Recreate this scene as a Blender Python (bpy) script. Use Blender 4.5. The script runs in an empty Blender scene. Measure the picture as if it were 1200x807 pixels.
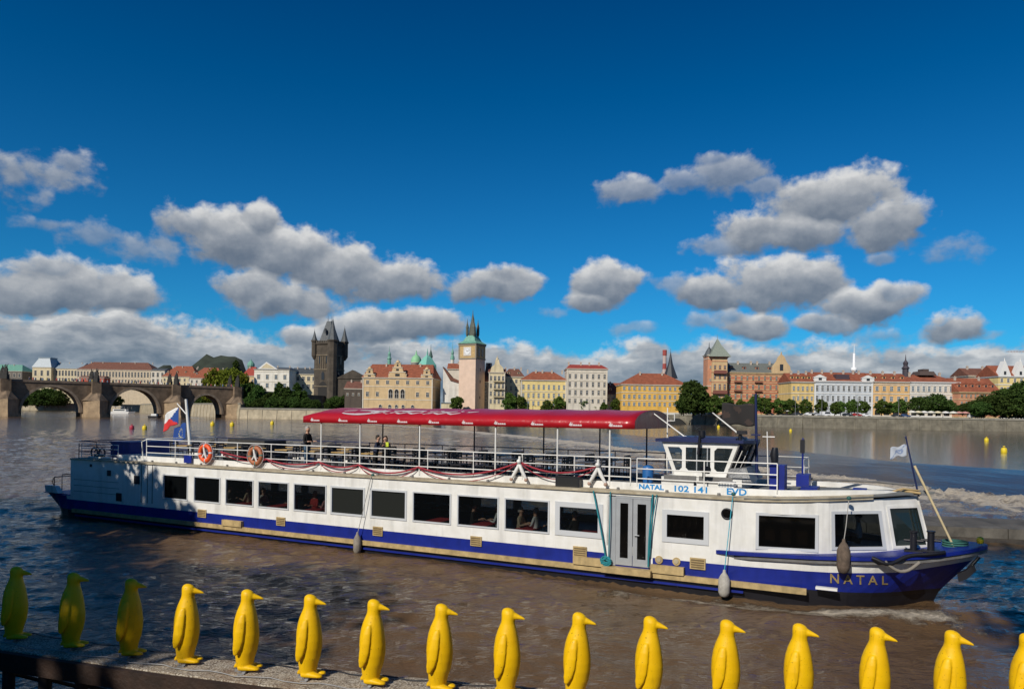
import bpy, bmesh, math, random
import numpy as np
from mathutils import Vector, Matrix
R = math.radians
rnd = random.Random(7)

# ------------------------------------------------------------------ camera, sky, sun, exposure
PHI = R(0.9); FOC = 880.0; CAMH = 5.7; HX, HY = 600.0, 484.0
scn = bpy.context.scene
cam = bpy.data.cameras.new('camera'); camo = bpy.data.objects.new('camera', cam)
scn.collection.objects.link(camo); scn.camera = camo
cam.sensor_width = 36; cam.lens = FOC * 36 / 1200; cam.shift_y = (HY - 403.5) / 1200
cam.clip_start = 0.2; cam.clip_end = 20000
cP, sP = math.cos(PHI), math.sin(PHI)
camo.matrix_world = Matrix(((cP, -sP, 0, 0), (0, 0, -1, 0), (sP, cP, 0, CAMH), (0, 0, 0, 1)))
SUN_AZ = R(34)      # the light travels this far east of +Y
SUN_EL = R(37)
world = bpy.data.worlds.new('World'); scn.world = world; world.use_nodes = True
sun = bpy.data.lights.new('sun', 'SUN'); suno = bpy.data.objects.new('sun', sun)
scn.collection.objects.link(suno)
sun.energy = 4.9; sun.angle = R(0.5); sun.color = (1.0, 0.93, 0.82)
SUND = Vector((math.sin(SUN_AZ) * math.cos(SUN_EL), math.cos(SUN_AZ) * math.cos(SUN_EL), -math.sin(SUN_EL)))
suno.rotation_euler = SUND.to_track_quat('-Z', 'Y').to_euler(); suno.location = (-30, -40, 60)
scn.view_settings.view_transform = 'Standard'; scn.view_settings.look = 'None'
scn.view_settings.gamma = 1; scn.view_settings.exposure = -0.22
scn.view_settings.use_curve_mapping = False
scn.render.engine = 'CYCLES'; scn.cycles.max_bounces = 6; scn.cycles.transparent_max_bounces = 8
scn.cycles.caustics_reflective = False; scn.cycles.caustics_refractive = False


class NT:
    """small node tree writer"""
    def __init__(s, tree):
        s.t = tree
    def n(s, typ, **k):
        nd = s.t.nodes.new(typ)
        for a, b in k.items():
            setattr(nd, a, b)
        return nd
    def link(s, a, b):
        s.t.links.new(a, b)
    def put(s, sock, v):
        if isinstance(v, bpy.types.NodeSocket): s.t.links.new(v, sock)
        else: sock.default_value = v
    def m(s, op, a, b=None, c=None, clamp=False):
        nd = s.n('ShaderNodeMath', operation=op, use_clamp=clamp)
        s.put(nd.inputs[0], a)
        if b is not None: s.put(nd.inputs[1], b)
        if c is not None: s.put(nd.inputs[2], c)
        return nd.outputs[0]
    def v(s, op, a, b=None, c=None):
        nd = s.n('ShaderNodeVectorMath', operation=op)
        s.put(nd.inputs[0], a)
        if b is not None: s.put(nd.inputs[1], b)
        if c is not None: s.put(nd.inputs[2], c)
        return nd.outputs[1] if op in ('LENGTH', 'DOT_PRODUCT') else nd.outputs[0]
    def mr(s, v, a, b, c=0.0, d=1.0, interp='LINEAR'):
        nd = s.n('ShaderNodeMapRange', interpolation_type=interp)
        s.put(nd.inputs[0], v); nd.inputs[1].default_value = a; nd.inputs[2].default_value = b
        nd.inputs[3].default_value = c; nd.inputs[4].default_value = d
        return nd.outputs[0]
    def noise(s, vec, scale, detail=4, rough=.5, dist=0, col=False, dim='3D'):
        nd = s.n('ShaderNodeTexNoise', noise_dimensions=dim)
        if vec is not None: s.put(nd.inputs['Vector'], vec)
        nd.inputs['Scale'].default_value = scale; nd.inputs['Detail'].default_value = detail
        nd.inputs['Roughness'].default_value = rough; nd.inputs['Distortion'].default_value = dist
        return nd.outputs['Color'] if col else nd.outputs['Fac']
    def mix(s, f, a, b, mode='MIX'):
        nd = s.n('ShaderNodeMix', data_type='RGBA', blend_type=mode)
        s.put(nd.inputs[0], f)
        for i, v in ((6, a), (7, b)):
            if isinstance(v, (tuple, list)): v = (*v[:3], 1)
            s.put(nd.inputs[i], v)
        return nd.outputs[2]
    def ramp(s, f, stops):
        nd = s.n('ShaderNodeValToRGB'); s.put(nd.inputs[0], f)
        e = nd.color_ramp.elements
        while len(e) < len(stops): e.new(.5)
        for el, (p, c) in zip(e, stops):
            el.position = p; el.color = (*c, 1)
        return nd.outputs[0]


def azel(px, py):
    x = (px - HX) / FOC; y = -(py - HY) / FOC
    X, Z = x * cP - y * sP, x * sP + y * cP
    return math.atan2(X, 1), math.asin(Z / math.sqrt(X * X + 1 + Z * Z))

# cumulus of that afternoon: direction (given where they stand over the skyline), half sizes, weight
CLOUDS = [(48, 200, 62, 26, .62), (20, 205, 45, 30, .62), (75, 190, 30, 18, .5), (50, 226, 30, 18, .42), (110, 275, 70, 18, .36), (60, 262, 40, 10, .34), (175, 292, 60, 22, .42),
          (85, 338, 120, 34, 1), (150, 350, 60, 26, .95), (30, 345, 70, 34, .95), (60, 318, 60, 22, .8),
          (270, 275, 80, 38, 1), (308, 258, 34, 30, .95), (345, 300, 75, 40, 1), (225, 265, 45, 26, .8), (185, 285, 45, 20, .55),
          (300, 335, 75, 30, .9), (335, 352, 60, 26, .85), (390, 315, 50, 30, .85),
          (455, 327, 68, 28, 1), (415, 312, 45, 24, .85), (580, 336, 52, 25, 1), (592, 328, 36, 18, .85),
          (708, 332, 45, 27, 1), (690, 350, 36, 17, .9), (640, 365, 30, 10, .3), (780, 335, 40, 18, .45),
          (490, 380, 72, 24, 1), (425, 388, 70, 24, 1), (360, 395, 60, 20, .9),
          (733, 221, 38, 17, .62), (865, 198, 48, 22, .62), (802, 212, 38, 11, .45), (895, 218, 40, 14, .5), (842, 185, 22, 10, .45),
          (975, 238, 88, 42, 1), (1035, 262, 66, 32, 1), (905, 272, 60, 24, .85), (950, 275, 90, 26, .95), (832, 286, 36, 14, .55),
          (905, 332, 92, 36, 1), (835, 343, 58, 24, .95), (960, 325, 42, 26, .85), (788, 338, 40, 20, .5), (885, 380, 42, 20, .85), (862, 372, 30, 12, .6),
          (1012, 356, 62, 26, 1), (970, 376, 40, 15, .8), (1040, 345, 36, 18, .8),
          (1117, 382, 48, 21, 1), (1125, 283, 36, 24, .33), (1035, 301, 30, 11, .5), (820, 378, 32, 12, .5), (740, 383, 34, 9, .34), (1040, 393, 50, 10, .35), (1165, 390, 30, 8, .4)]


def build_sky():
    nt = world.node_tree; nt.nodes.clear()
    g = bpy.data.node_groups.new('cloud_field', 'ShaderNodeTree')
    g.interface.new_socket('P', in_out='INPUT', socket_type='NodeSocketVector')
    g.interface.new_socket('F', in_out='OUTPUT', socket_type='NodeSocketFloat')
    g.interface.new_socket('HW', in_out='OUTPUT', socket_type='NodeSocketVector')
    G = NT(g); gi = G.n('NodeGroupInput').outputs[0]; go = G.n('NodeGroupOutput')
    w1 = G.v('SUBTRACT', G.noise(gi, 14, 3, .6, col=True), (.5, .5, .5))
    P = G.v('MULTIPLY_ADD', w1, (.05, .03, 0), gi)
    acc = None
    for (px, py, rx, ry, w) in CLOUDS:
        a, e = azel(px, py)
        rx *= .94; ry *= .92
        if w < .9: k = 1.25 * w ** -.5; rx *= k; ry *= k
        ca = math.cos(a)
        irx, iry = FOC / (rx * ca * ca), FOC / (ry * ca)
        q = G.v('MULTIPLY_ADD', P, (irx, iry, 0), (-a * irx, -e * iry, 0))
        val = G.m('MULTIPLY_ADD', G.v('LENGTH', q), -.95, w * .98 + .08)
        hv = G.v('MULTIPLY_ADD', q, (0, 1, 0), (0, 0, w))
        if acc is None: acc, hw = val, hv; continue
        tq = G.m('MULTIPLY_ADD', G.m('SUBTRACT', val, acc), 2.2, .5, clamp=True)
        hw = G.v('MULTIPLY_ADD', G.v('SUBTRACT', hv, hw), tq, hw)
        acc = G.m('SMOOTH_MAX', acc, val, .18)
        P = G.v('MULTIPLY_ADD', hw, (1e-9, 0, 0), P)      # keeps the chain in order, so that few values are alive at once
    # long bank of cloud low over the horizon
    sp = G.n('ShaderNodeSeparateXYZ'); G.link(P, sp.inputs[0])
    lf = G.noise(G.v('MULTIPLY', gi, (1, .3, 1)), 5, 2, .5)
    top = G.m('MULTIPLY_ADD', lf, .055, G.mr(sp.outputs[0], -.45, .1, .078, .070))
    band = G.m('MULTIPLY', G.m('SUBTRACT', top, sp.outputs[1]), 22)
    band = G.m('MINIMUM', band, .62)
    cc = G.n('ShaderNodeCombineXYZ'); lay = G.noise(G.v('MULTIPLY', P, (.45, 1.5, 1)), 26, 4, .55)
    hb = G.m('MULTIPLY_ADD', G.m('SUBTRACT', sp.outputs[1], top), 16, .75)
    G.link(G.m('ADD', G.m('MAXIMUM', hb, -.35), G.m('MULTIPLY', G.m('SUBTRACT', lay, .5), 3.2)), cc.inputs[1]); cc.inputs[2].default_value = 1
    tq = G.m('MULTIPLY_ADD', G.m('SUBTRACT', band, acc), 2.2, .5, clamp=True)
    hw = G.v('MULTIPLY_ADD', G.v('SUBTRACT', cc.outputs[0], hw), tq, hw)
    acc = G.m('SMOOTH_MAX', acc, band, .15)
    G.link(acc, go.inputs[0]); G.link(hw, go.inputs[1])
    g2 = bpy.data.node_groups.new('cloud_detail', 'ShaderNodeTree')
    g2.interface.new_socket('P', in_out='INPUT', socket_type='NodeSocketVector')
    g2.interface.new_socket('D', in_out='OUTPUT', socket_type='NodeSocketFloat')
    G = NT(g2); gi = G.n('NodeGroupInput').outputs[0]; go = G.n('NodeGroupOutput')
    wv = G.v('MULTIPLY_ADD', G.v('SUBTRACT', G.noise(gi, 30, 3, .6, col=True), (.5, .5, .5)), (.022, .022, 0), gi)
    vo = G.n('ShaderNodeTexVoronoi', feature='SMOOTH_F1', voronoi_dimensions='2D'); G.link(wv, vo.inputs['Vector'])
    vo.inputs['Scale'].default_value = 24; vo.inputs['Smoothness'].default_value = .35
    vo.inputs['Detail'].default_value = 1.5; vo.inputs['Roughness'].default_value = .55; vo.normalize = True
    D = G.m('MULTIPLY', G.m('SUBTRACT', G.noise(G.v('MULTIPLY', gi, (1, 1.2, 1)), 13, 9, .60, .1), .5), 1.85)
    D = G.m('MULTIPLY_ADD', G.m('SUBTRACT', .36, vo.outputs['Distance']), .60, D)
    D = G.m('MULTIPLY_ADD', G.m('SUBTRACT', G.noise(G.v('MULTIPLY', gi, (1, 1.5, 1)), 46, 4, .55), .5), .45, D)
    G.link(D, go.inputs[0])
    W = NT(nt)
    tc = W.n('ShaderNodeTexCoord').outputs['Generated']
    s3 = W.n('ShaderNodeSeparateXYZ'); W.link(tc, s3.inputs[0])
    az = W.m('ARCTAN2', s3.outputs[0], W.m('ABSOLUTE', s3.outputs[1])); el = W.m('ARCSINE', s3.outputs[2])
    cb = W.n('ShaderNodeCombineXYZ'); W.link(az, cb.inputs[0]); W.link(el, cb.inputs[1])
    def grp(gr, off=None):
        nd = W.n('ShaderNodeGroup'); nd.node_tree = gr
        W.link(W.v('ADD', cb.outputs[0], off) if off else cb.outputs[0], nd.inputs[0]); return nd
    n0 = grp(g); d0 = grp(g2).outputs[0]; d1 = grp(g2, (-.007, .012, 0)).outputs[0]
    f0 = W.m('ADD', n0.outputs[0], d0); f1 = W.m('ADD', W.m('MULTIPLY_ADD', n0.outputs[0], 1, -.12), d1)
    sh = W.n('ShaderNodeSeparateXYZ'); W.link(n0.outputs[1], sh.inputs[0]); hh = sh.outputs[1]; ww = sh.outputs[2]
    dens = W.m('MULTIPLY', W.mr(f0, .0, .42, 0, .96, 'SMOOTHSTEP'), W.mr(ww, .3, .85, .45, 1))
    lit = W.m('MULTIPLY_ADD', W.m('SUBTRACT', f0, f1), .55, W.mr(hh, -.7, .75, .12, .90))
    lit = W.m('SUBTRACT', lit, W.m('MULTIPLY', W.mr(f0, .35, 1.1), .14), clamp=True)
    ccol = W.ramp(lit, [(0, (.12, .165, .235)), (.25, (.20, .24, .30)), (.5, (.33, .365, .415)), (.75, (.52, .54, .565)), (1, (.82, .82, .81))])
    # low clouds sit in bluish air
    ccol = W.mix(W.mr(el, .10, .0, 0, .38), ccol, (.13, .25, .38))
    sky = W.n('ShaderNodeTexSky', sky_type='NISHITA', sun_disc=False, sun_elevation=SUN_EL, sun_rotation=SUN_AZ + math.pi,
              altitude=200, air_density=1.0, dust_density=0.25, ozone_density=3.0)
    skc = W.v('MULTIPLY', W.v('SCALE', sky.outputs[0]), (1, 1, 1))
    skc.node.inputs[0].links[0].from_node.inputs[3].default_value = 0.105
    # polarising filter of the photograph: deeper, greener blue
    skc = W.v('MULTIPLY', skc, (.04, .625, 1.06))
    grad = W.mr(el, 0, .55, 1.02, .60)
    g3 = W.n('ShaderNodeCombineXYZ')
    W.link(W.mr(el, 0, .4, 3.2, .0), g3.inputs[0]); W.link(W.mr(el, .0, .55, 1.12, .52), g3.inputs[1]); W.link(grad, g3.inputs[2])
    skc = W.v('MULTIPLY', skc, g3.outputs[0])
    colr = W.mix(dens, skc, ccol)
    # below the horizon: dull ground colour
    colr = W.mix(W.mr(s3.outputs[2], -.02, 0, 1, 0), colr, (.05, .05, .045))
    bg = W.n('ShaderNodeBackground'); W.link(colr, bg.inputs[0]); bg.inputs[1].default_value = 1.0
    out = W.n('ShaderNodeOutputWorld'); W.link(bg.outputs[0], out.inputs[0])
build_sky()
world.cycles.sampling_method = 'MANUAL'; world.cycles.sample_map_resolution = 512

# ------------------------------------------------------------------ helpers
def at(px, py, Y):
    """place at depth Y seen from the quay in that direction"""
    x = (px - HX) / FOC; y = -(py - HY) / FOC
    return Vector(((x * cP - y * sP) * Y, Y, CAMH + (x * sP + y * cP) * Y))
def zat(px, py, Y): return at(px, py, Y).z
def xat(px, py, Y): return at(px, py, Y).x

_M = {}
def mat(name, col, rough=.6, metal=0, var=0.0, vscale=2.0, bump=0.0, bscale=20, spec=.5, streak=0, coord='Object', tint=None, detail=5):
    """procedural painted / stone / metal surface with uneven tone"""
    if name in _M: return _M[name]
    m = bpy.data.materials.new(name); m.use_nodes = True; t = m.node_tree; t.nodes.clear(); N = NT(t)
    p = N.n('ShaderNodeBsdfPrincipled'); o = N.n('ShaderNodeOutputMaterial'); N.link(p.outputs[0], o.inputs[0])
    p.inputs['Roughness'].default_value = rough; p.inputs['Metallic'].default_value = metal
    p.inputs['Specular IOR Level'].default_value = spec
    tc = N.n('ShaderNodeTexCoord').outputs[coord]
    c = (*col, 1)
    if var:
        f = N.noise(tc, vscale, detail, .62)
        f = N.mr(f, .3, .7, 0, 1)
        lo = tuple(x * (1 - var) for x in col); hi = tuple(min(1, x * (1 + var * .6)) for x in col)
        if tint: lo = tint
        cc = N.mix(f, lo, hi)
        if streak:
            f2 = N.noise(N.v('MULTIPLY', tc, (1, 1, .12)), streak, 4, .6)
            cc = N.mix(N.mr(f2, .5, .75, 0, .5), cc, tuple(x * .45 for x in col))
        N.link(cc, p.inputs['Base Color'])
    else:
        p.inputs['Base Color'].default_value = c
    if bump:
        b = N.n('ShaderNodeBump'); b.inputs['Strength'].default_value = bump; b.inputs['Distance'].default_value = .05
        N.link(N.noise(tc, bscale, 5, .6), b.inputs['Height']); N.link(b.outputs[0], p.inputs['Normal'])
    _M[name] = m
    return m

def foliage(name, c0, c1, c2=None):
    m = bpy.data.materials.new(name); m.use_nodes = True; t = m.node_tree; t.nodes.clear(); N = NT(t)
    gn = N.n('ShaderNodeNewGeometry')
    oi = N.n('ShaderNodeObjectInfo')
    f = N.noise(N.n('ShaderNodeTexCoord').outputs['Object'], .5, 4, .6)
    col = N.mix(N.mr(f, .3, .7), c0, c1)
    col = N.mix(N.m('MULTIPLY', gn.outputs['Random Per Island'], .5), col, c2 or c1)
    hs = N.n('ShaderNodeHueSaturation'); N.link(col, hs.inputs['Color'])
    N.link(N.mr(oi.outputs['Random'], 0, 1, .75, 1.2), hs.inputs['Value']); N.link(N.mr(oi.outputs['Random'], 0, 1, .48, .515), hs.inputs['Hue'])
    d = N.n('ShaderNodeBsdfDiffuse'); tr = N.n('ShaderNodeBsdfTranslucent'); mx = N.n('ShaderNodeMixShader')
    N.link(hs.outputs[0], d.inputs[0]); N.link(hs.outputs[0], tr.inputs[0]); mx.inputs[0].default_value = .3
    N.link(d.outputs[0], mx.inputs[1]); N.link(tr.outputs[0], mx.inputs[2])
    o = N.n('ShaderNodeOutputMaterial'); N.link(mx.outputs[0], o.inputs[0]); return m

def glassy(name, col=(.012, .014, .016), rough=.06, alpha=.0):
    """tinted window glass; alpha = share one can look through"""
    m = bpy.data.materials.new(name); m.use_nodes = True; t = m.node_tree; t.nodes.clear(); N = NT(t)
    p = N.n('ShaderNodeBsdfPrincipled'); p.inputs['Base Color'].default_value = (*col, 1); p.inputs['Roughness'].default_value = rough
    o = N.n('ShaderNodeOutputMaterial')
    if alpha:
        tr = N.n('ShaderNodeBsdfTransparent'); tr.inputs[0].default_value = (.92, .95, .95, 1); mx = N.n('ShaderNodeMixShader')
        lw = N.n('ShaderNodeLayerWeight'); lw.inputs[0].default_value = .25
        f = N.m('SUBTRACT', alpha, N.m('MULTIPLY', lw.outputs['Fresnel'], alpha))
        N.link(f, mx.inputs[0]); N.link(p.outputs[0], mx.inputs[1]); N.link(tr.outputs[0], mx.inputs[2]); N.link(mx.outputs[0], o.inputs[0])
    else: N.link(p.outputs[0], o.inputs[0])
    _M[name] = m
    return m

class MB:
    """collects faces, then links them as ONE mesh object"""
    def __init__(s): s.v = []; s.f = []; s.mi = []; s.sm = []
    def add(s, vs, fs, mi=0, sm=False):
        o = len(s.v); s.v.extend([tuple(p) for p in vs]); s.f.extend([tuple(i + o for i in f) for f in fs])
        s.mi.extend([mi] * len(fs)); s.sm.extend([sm] * len(fs)); return s
    def box(s, x0, x1, y0, y1, z0, z1, mi=0):
        v = [(x, y, z) for z in (z0, z1) for y in (y0, y1) for x in (x0, x1)]
        return s.add(v, [(0, 2, 3, 1), (4, 5, 7, 6), (0, 1, 5, 4), (1, 3, 7, 5), (3, 2, 6, 7), (2, 0, 4, 6)], mi)
    def hexa(s, b, t, mi=0):
        """bottom 4 points and top 4 points, same order (counter-clockwise from above)"""
        return s.add(list(b) + list(t), [(3, 2, 1, 0), (4, 5, 6, 7), (0, 1, 5, 4), (1, 2, 6, 5), (2, 3, 7, 6), (3, 0, 4, 7)], mi)
    def cyl(s, p0, p1, r0, r1=None, n=8, mi=0, sm=True, caps=True):
        r1 = r0 if r1 is None else r1
        p0, p1 = Vector(p0), Vector(p1); d = (p1 - p0)
        if d.length < 1e-6: return s
        d.normalize(); a = d.orthogonal().normalized(); b = d.cross(a)
        v = [p + (a * math.cos(2 * math.pi * i / n) + b * math.sin(2 * math.pi * i / n)) * r for p, r in ((p0, r0), (p1, r1)) for i in range(n)]
        f = [(i, (i + 1) % n, n + (i + 1) % n, n + i) for i in range(n)]
        s.add(v, f, mi, sm)
        if caps: s.add(v[:n], [tuple(range(n))[::-1]], mi); s.add(v[n:], [tuple(range(n))], mi)
        return s
    def tube(s, pts, r, n=6, mi=0):
        pts = [Vector(p) for p in pts]; rings = []
        prev = None
        for i, p in enumerate(pts):
            d = (pts[min(i + 1, len(pts) - 1)] - pts[max(i - 1, 0)]).normalized()
            a = d.orthogonal().normalized() if prev is None else (prev - d * prev.dot(d)).normalized()
            prev = a; b = d.cross(a); rr = r[i] if isinstance(r, (list, tuple)) else r
            rings.append([p + (a * math.cos(2 * math.pi * k / n) + b * math.sin(2 * math.pi * k / n)) * rr for k in range(n)])
        return s.loft(rings, mi, True, True)
    def loft(s, rings, mi=0, sm=True, caps=True, closed=True):
        n = len(rings[0]); v = [p for r in rings for p in r]; f = []
        for j in range(len(rings) - 1):
            for i in range(n if closed else n - 1):
                f.append((j * n + i, j * n + (i + 1) % n, (j + 1) * n + (i + 1) % n, (j + 1) * n + i))
        s.add(v, f, mi, sm)
        if caps: s.add(rings[0], [tuple(range(n))[::-1]], mi); s.add(rings[-1], [tuple(range(n))], mi)
        return s
    def lathe(s, prof, c=(0, 0, 0), n=16, mi=0, sm=True):
        rings = [[(c[0] + r * math.cos(2 * math.pi * i / n), c[1] + r * math.sin(2 * math.pi * i / n), c[2] + z) for i in range(n)] for r, z in prof]
        return s.loft(rings, mi, sm, True)
    def prism(s, poly, y0, y1, mi=0):
        """polygon in x,z extruded along y"""
        n = len(poly); v = [(x, y0, z) for x, z in poly] + [(x, y1, z) for x, z in poly]
        f = [tuple(range(n)), tuple(range(n, 2 * n))[::-1]] + [(i, n + i, n + (i + 1) % n, (i + 1) % n) for i in range(n)]
        return s.add(v, f, mi)
    def slab(s, poly, z0, z1, mi=0):
        """polygon in x,y extruded up"""
        n = len(poly); v = [(x, y, z0) for x, y in poly] + [(x, y, z1) for x, y in poly]
        f = [tuple(range(n))[::-1], tuple(range(n, 2 * n))] + [(i, (i + 1) % n, n + (i + 1) % n, n + i) for i in range(n)]
        return s.add(v, f, mi)
    def torus(s, c, R_, r, axis='y', n=28, k=8, mifn=None, mi=0):
        rings = []
        for i in range(n):
            a = 2 * math.pi * i / n; ring = []
            for j in range(k):
                b = 2 * math.pi * j / k; rr = R_ + r * math.cos(b); h = r * math.sin(b)
                p = (rr * math.cos(a), h, rr * math.sin(a)) if axis == 'y' else (rr * math.cos(a), rr * math.sin(a), h)
                ring.append((c[0] + p[0], c[1] + p[1], c[2] + p[2]))
            rings.append(ring)
        for i in range(n):
            s.loft([rings[i], rings[(i + 1) % n]], mifn(i) if mifn else mi, True, False)
        return s
    def mesh(s, name, mats):
        me = bpy.data.meshes.new(name); me.from_pydata(s.v, [], s.f)
        if not isinstance(mats, (list, tuple)): mats = [mats]
        for m_ in mats: me.materials.append(m_)
        me.polygons.foreach_set('material_index', s.mi); me.polygons.foreach_set('use_smooth', s.sm)
        me.update(); return me
    def build(s, name, mats, parent=None, loc=None, **tags):
        o = bpy.data.objects.new(name, s.mesh(name, mats)); scn.collection.objects.link(o)
        if parent is not None: o.parent = parent
        if loc is not None: o.location = loc
        for a, b in tags.items(): o[a] = b
        return o
def weld(o, recalc=True):
    bm = bmesh.new(); bm.from_mesh(o.data); bmesh.ops.remove_doubles(bm, verts=bm.verts, dist=1e-4)
    if recalc: bmesh.ops.recalc_face_normals(bm, faces=bm.faces)
    bm.to_mesh(o.data); bm.free(); return o
def inst(name, me, parent=None, loc=(0, 0, 0), rz=0, sc=None, **tags):
    o = bpy.data.objects.new(name, me); scn.collection.objects.link(o); o.parent = parent; o.location = loc
    if rz: o.rotation_euler = (0, 0, rz)
    if sc: o.scale = sc if isinstance(sc, (tuple, list)) else (sc, sc, sc)
    for a, b in tags.items(): o[a] = b
    return o
def thing(name, label, cat, loc=(0, 0, 0), rz=0, group=None, sc=None):
    o = bpy.data.objects.new(name, None); scn.collection.objects.link(o); o.location = loc; o.rotation_euler = (0, 0, rz)
    o.empty_display_size = .2
    if sc: o.scale = (sc, sc, sc)
    o['label'] = label; o['category'] = cat
    if group: o['group'] = group
    return o
def copy_tree(o, parent=None):
    c = o.copy(); scn.collection.objects.link(c); c.parent = parent
    for ch in [x for x in scn.collection.objects if x.parent == o]: copy_tree(ch, c)
    return c

# ------------------------------------------------------------------ river, weir, banks
WFOOT = [(85, 10), (62, 26), (46, 40), (37, 51), (32.5, 60), (28, 75), (20, 114), (10, 158), (-2, 198), (-30, 270), (-70, 345), (-100, 470)]
WCREST = [(105, 10), (84, 30), (66, 48), (49, 66), (41, 79), (38.5, 100), (33, 130), (29, 161), (21, 205), (0, 275), (-45, 352), (-80, 480)]
BOAT_O = None
def cam_ground(px, py, z):
    d = at(px, py, 1.0) - Vector((0, 0, CAMH)); t = (z - CAMH) / d.z
    return Vector((0, 0, CAMH)) + d * t
_v = (at(-1110, 465, 1.0) - Vector((0, 0, CAMH))).normalized()
BB = -_v                                              # towards the bow
BN = Vector((-BB.y, BB.x, 0)).normalized()            # towards the far side
BK = BB.cross(BN)
BOAT_S0 = -32.95
BOAT_O = cam_ground(743, 679, .2) + BB * BOAT_S0      # near side of the stern, 0.2 above the water
BOAT_M = Matrix(((BB.x, BN.x, BK.x, BOAT_O.x), (BB.y, BN.y, BK.y, BOAT_O.y), (BB.z, BN.z, BK.z, BOAT_O.z), (0, 0, 0, 1)))
BOAT_RZ = math.atan2(BB.y, BB.x)
BOAT_I = BOAT_M.inverted()
BOAT_W = 5.3

def fbm(x, y, seed=0, octv=5, f0=1.0, gain=.5):
    """value noise with numpy"""
    out = np.zeros_like(x); amp = 1.0; f = f0
    for o in range(octv):
        rs = np.random.RandomState(seed + o * 17); tab = rs.rand(256, 256)
        xx = x * f + o * 13.7; yy = y * f + o * 7.3
        xi = np.floor(xx).astype(int); yi = np.floor(yy).astype(int); fx = xx - xi; fy = yy - yi
        fx = fx * fx * (3 - 2 * fx); fy = fy * fy * (3 - 2 * fy)
        a = tab[xi & 255, yi & 255]; b = tab[(xi + 1) & 255, yi & 255]; c = tab[xi & 255, (yi + 1) & 255]; d = tab[(xi + 1) & 255, (yi + 1) & 255]
        out += amp * ((a * (1 - fx) + b * fx) * (1 - fy) + (c * (1 - fx) + d * fx) * fy - .5); amp *= gain; f *= 2.03
    return out
def sstep(x, a, b):
    t = np.clip((x - a) / (b - a), 0, 1); return t * t * (3 - 2 * t)

def water_mat(name, base, bumps, rough=.08, foamcol=(.68, .59, .46), spec=.42):
    m = bpy.data.materials.new(name); m.use_nodes = True; t = m.node_tree; t.nodes.clear(); N = NT(t)
    p = N.n('ShaderNodeBsdfPrincipled'); o = N.n('ShaderNodeOutputMaterial'); N.link(p.outputs[0], o.inputs[0])
    geo = N.n('ShaderNodeNewGeometry').outputs['Position']
    at_ = N.n('ShaderNodeAttribute'); at_.attribute_name = 'foam'
    n1 = N.noise(geo, .09, 4, .6); n2 = N.noise(geo, .7, 5, .65)
    col = N.mix(N.mr(n1, .3, .7), tuple(c * .75 for c in base), tuple(c * 1.2 for c in base))
    col = N.mix(N.mr(n2, .45, .75, 0, .35), col, tuple(min(1, c * 1.5) for c in base))
    fn = N.noise(geo, 2.6, 8, .72)
    fm = N.m('MULTIPLY', at_.outputs['Fac'], 1.0)
    fac = N.mr(N.m('ADD', fm, N.m('MULTIPLY', N.m('SUBTRACT', fn, .5), 1.5)), .42, .85, 0, 1)
    fac = N.m('MULTIPLY', fac, N.mr(fm, .0, .12, 0, 1))
    fc2 = N.mix(N.mr(N.noise(geo, 5, 6, .7), .35, .65), tuple(c * .66 for c in foamcol), foamcol)
    N.link(N.mix(fac, col, fc2), p.inputs['Base Color'])
    N.link(N.m('MULTIPLY_ADD', fac, .5, rough), p.inputs['Roughness'])
    p.inputs['IOR'].default_value = 1.33; p.inputs['Specular IOR Level'].default_value = spec
    h = None
    for (sx, sy, sc, amp, det) in bumps:
        w = N.m('MULTIPLY', N.noise(N.v('MULTIPLY', geo, (sx, sy, 1)), sc, det, .6, .3), amp)
        h = w if h is None else N.m('ADD', h, w)
    h = N.m('MULTIPLY_ADD', N.m('MULTIPLY', fac, fn), .30, h)
    b = N.n('ShaderNodeBump'); b.inputs['Strength'].default_value = 1; b.inputs['Distance'].default_value = 1
    N.link(h, b.inputs['Height']); N.link(b.outputs[0], p.inputs['Normal'])
    return m
MUD = (.112, .068, .034)
M_RIVER = water_mat('river_water', MUD, [(1, 1.7, .8, .13, 6), (1, 1.5, 3.2, .042, 5), (1, 1.4, 9, .014, 3)], .05)
M_POOL = water_mat('pool_water', (.075, .055, .042), [(1, 1, .5, .035, 3), (1, 1, 3, .011, 4)], .10, spec=.5)
M_SLIDE = water_mat('weir_slide_water', (.05, .036, .03), [(1, .35, .45, .07, 4), (1, .5, 2.4, .016, 4)], .14, spec=.14)
M_SLIDE.node_tree.nodes['Principled BSDF'].inputs['IOR'].default_value = 1.17

def grid_obj(name, X, Y, Z, material, foam=None, **tags):
    ny, nx = X.shape; co = np.stack([X, Y, Z], -1).reshape(-1, 3)
    idx = np.arange(ny * nx).reshape(ny, nx)
    q = np.stack([idx[:-1, :-1], idx[:-1, 1:], idx[1:, 1:], idx[1:, :-1]], -1).reshape(-1, 4)
    me = bpy.data.meshes.new(name); me.vertices.add(len(co)); me.vertices.foreach_set('co', co.ravel())
    me.loops.add(q.size); me.loops.foreach_set('vertex_index', q.ravel().astype(np.int32))
    me.polygons.add(len(q)); me.polygons.foreach_set('loop_start', np.arange(0, q.size, 4, dtype=np.int32))
    me.polygons.foreach_set('use_smooth', np.ones(len(q), bool)); me.update(calc_edges=True); me.validate()
    if foam is not None:
        a = me.attributes.new('foam', 'FLOAT', 'POINT'); a.data.foreach_set('value', foam.ravel().astype(np.float32))
    me.materials.append(material)
    o = bpy.data.objects.new(name, me); scn.collection.objects.link(o)
    for k, v_ in tags.items(): o[k] = v_
    return o

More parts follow.
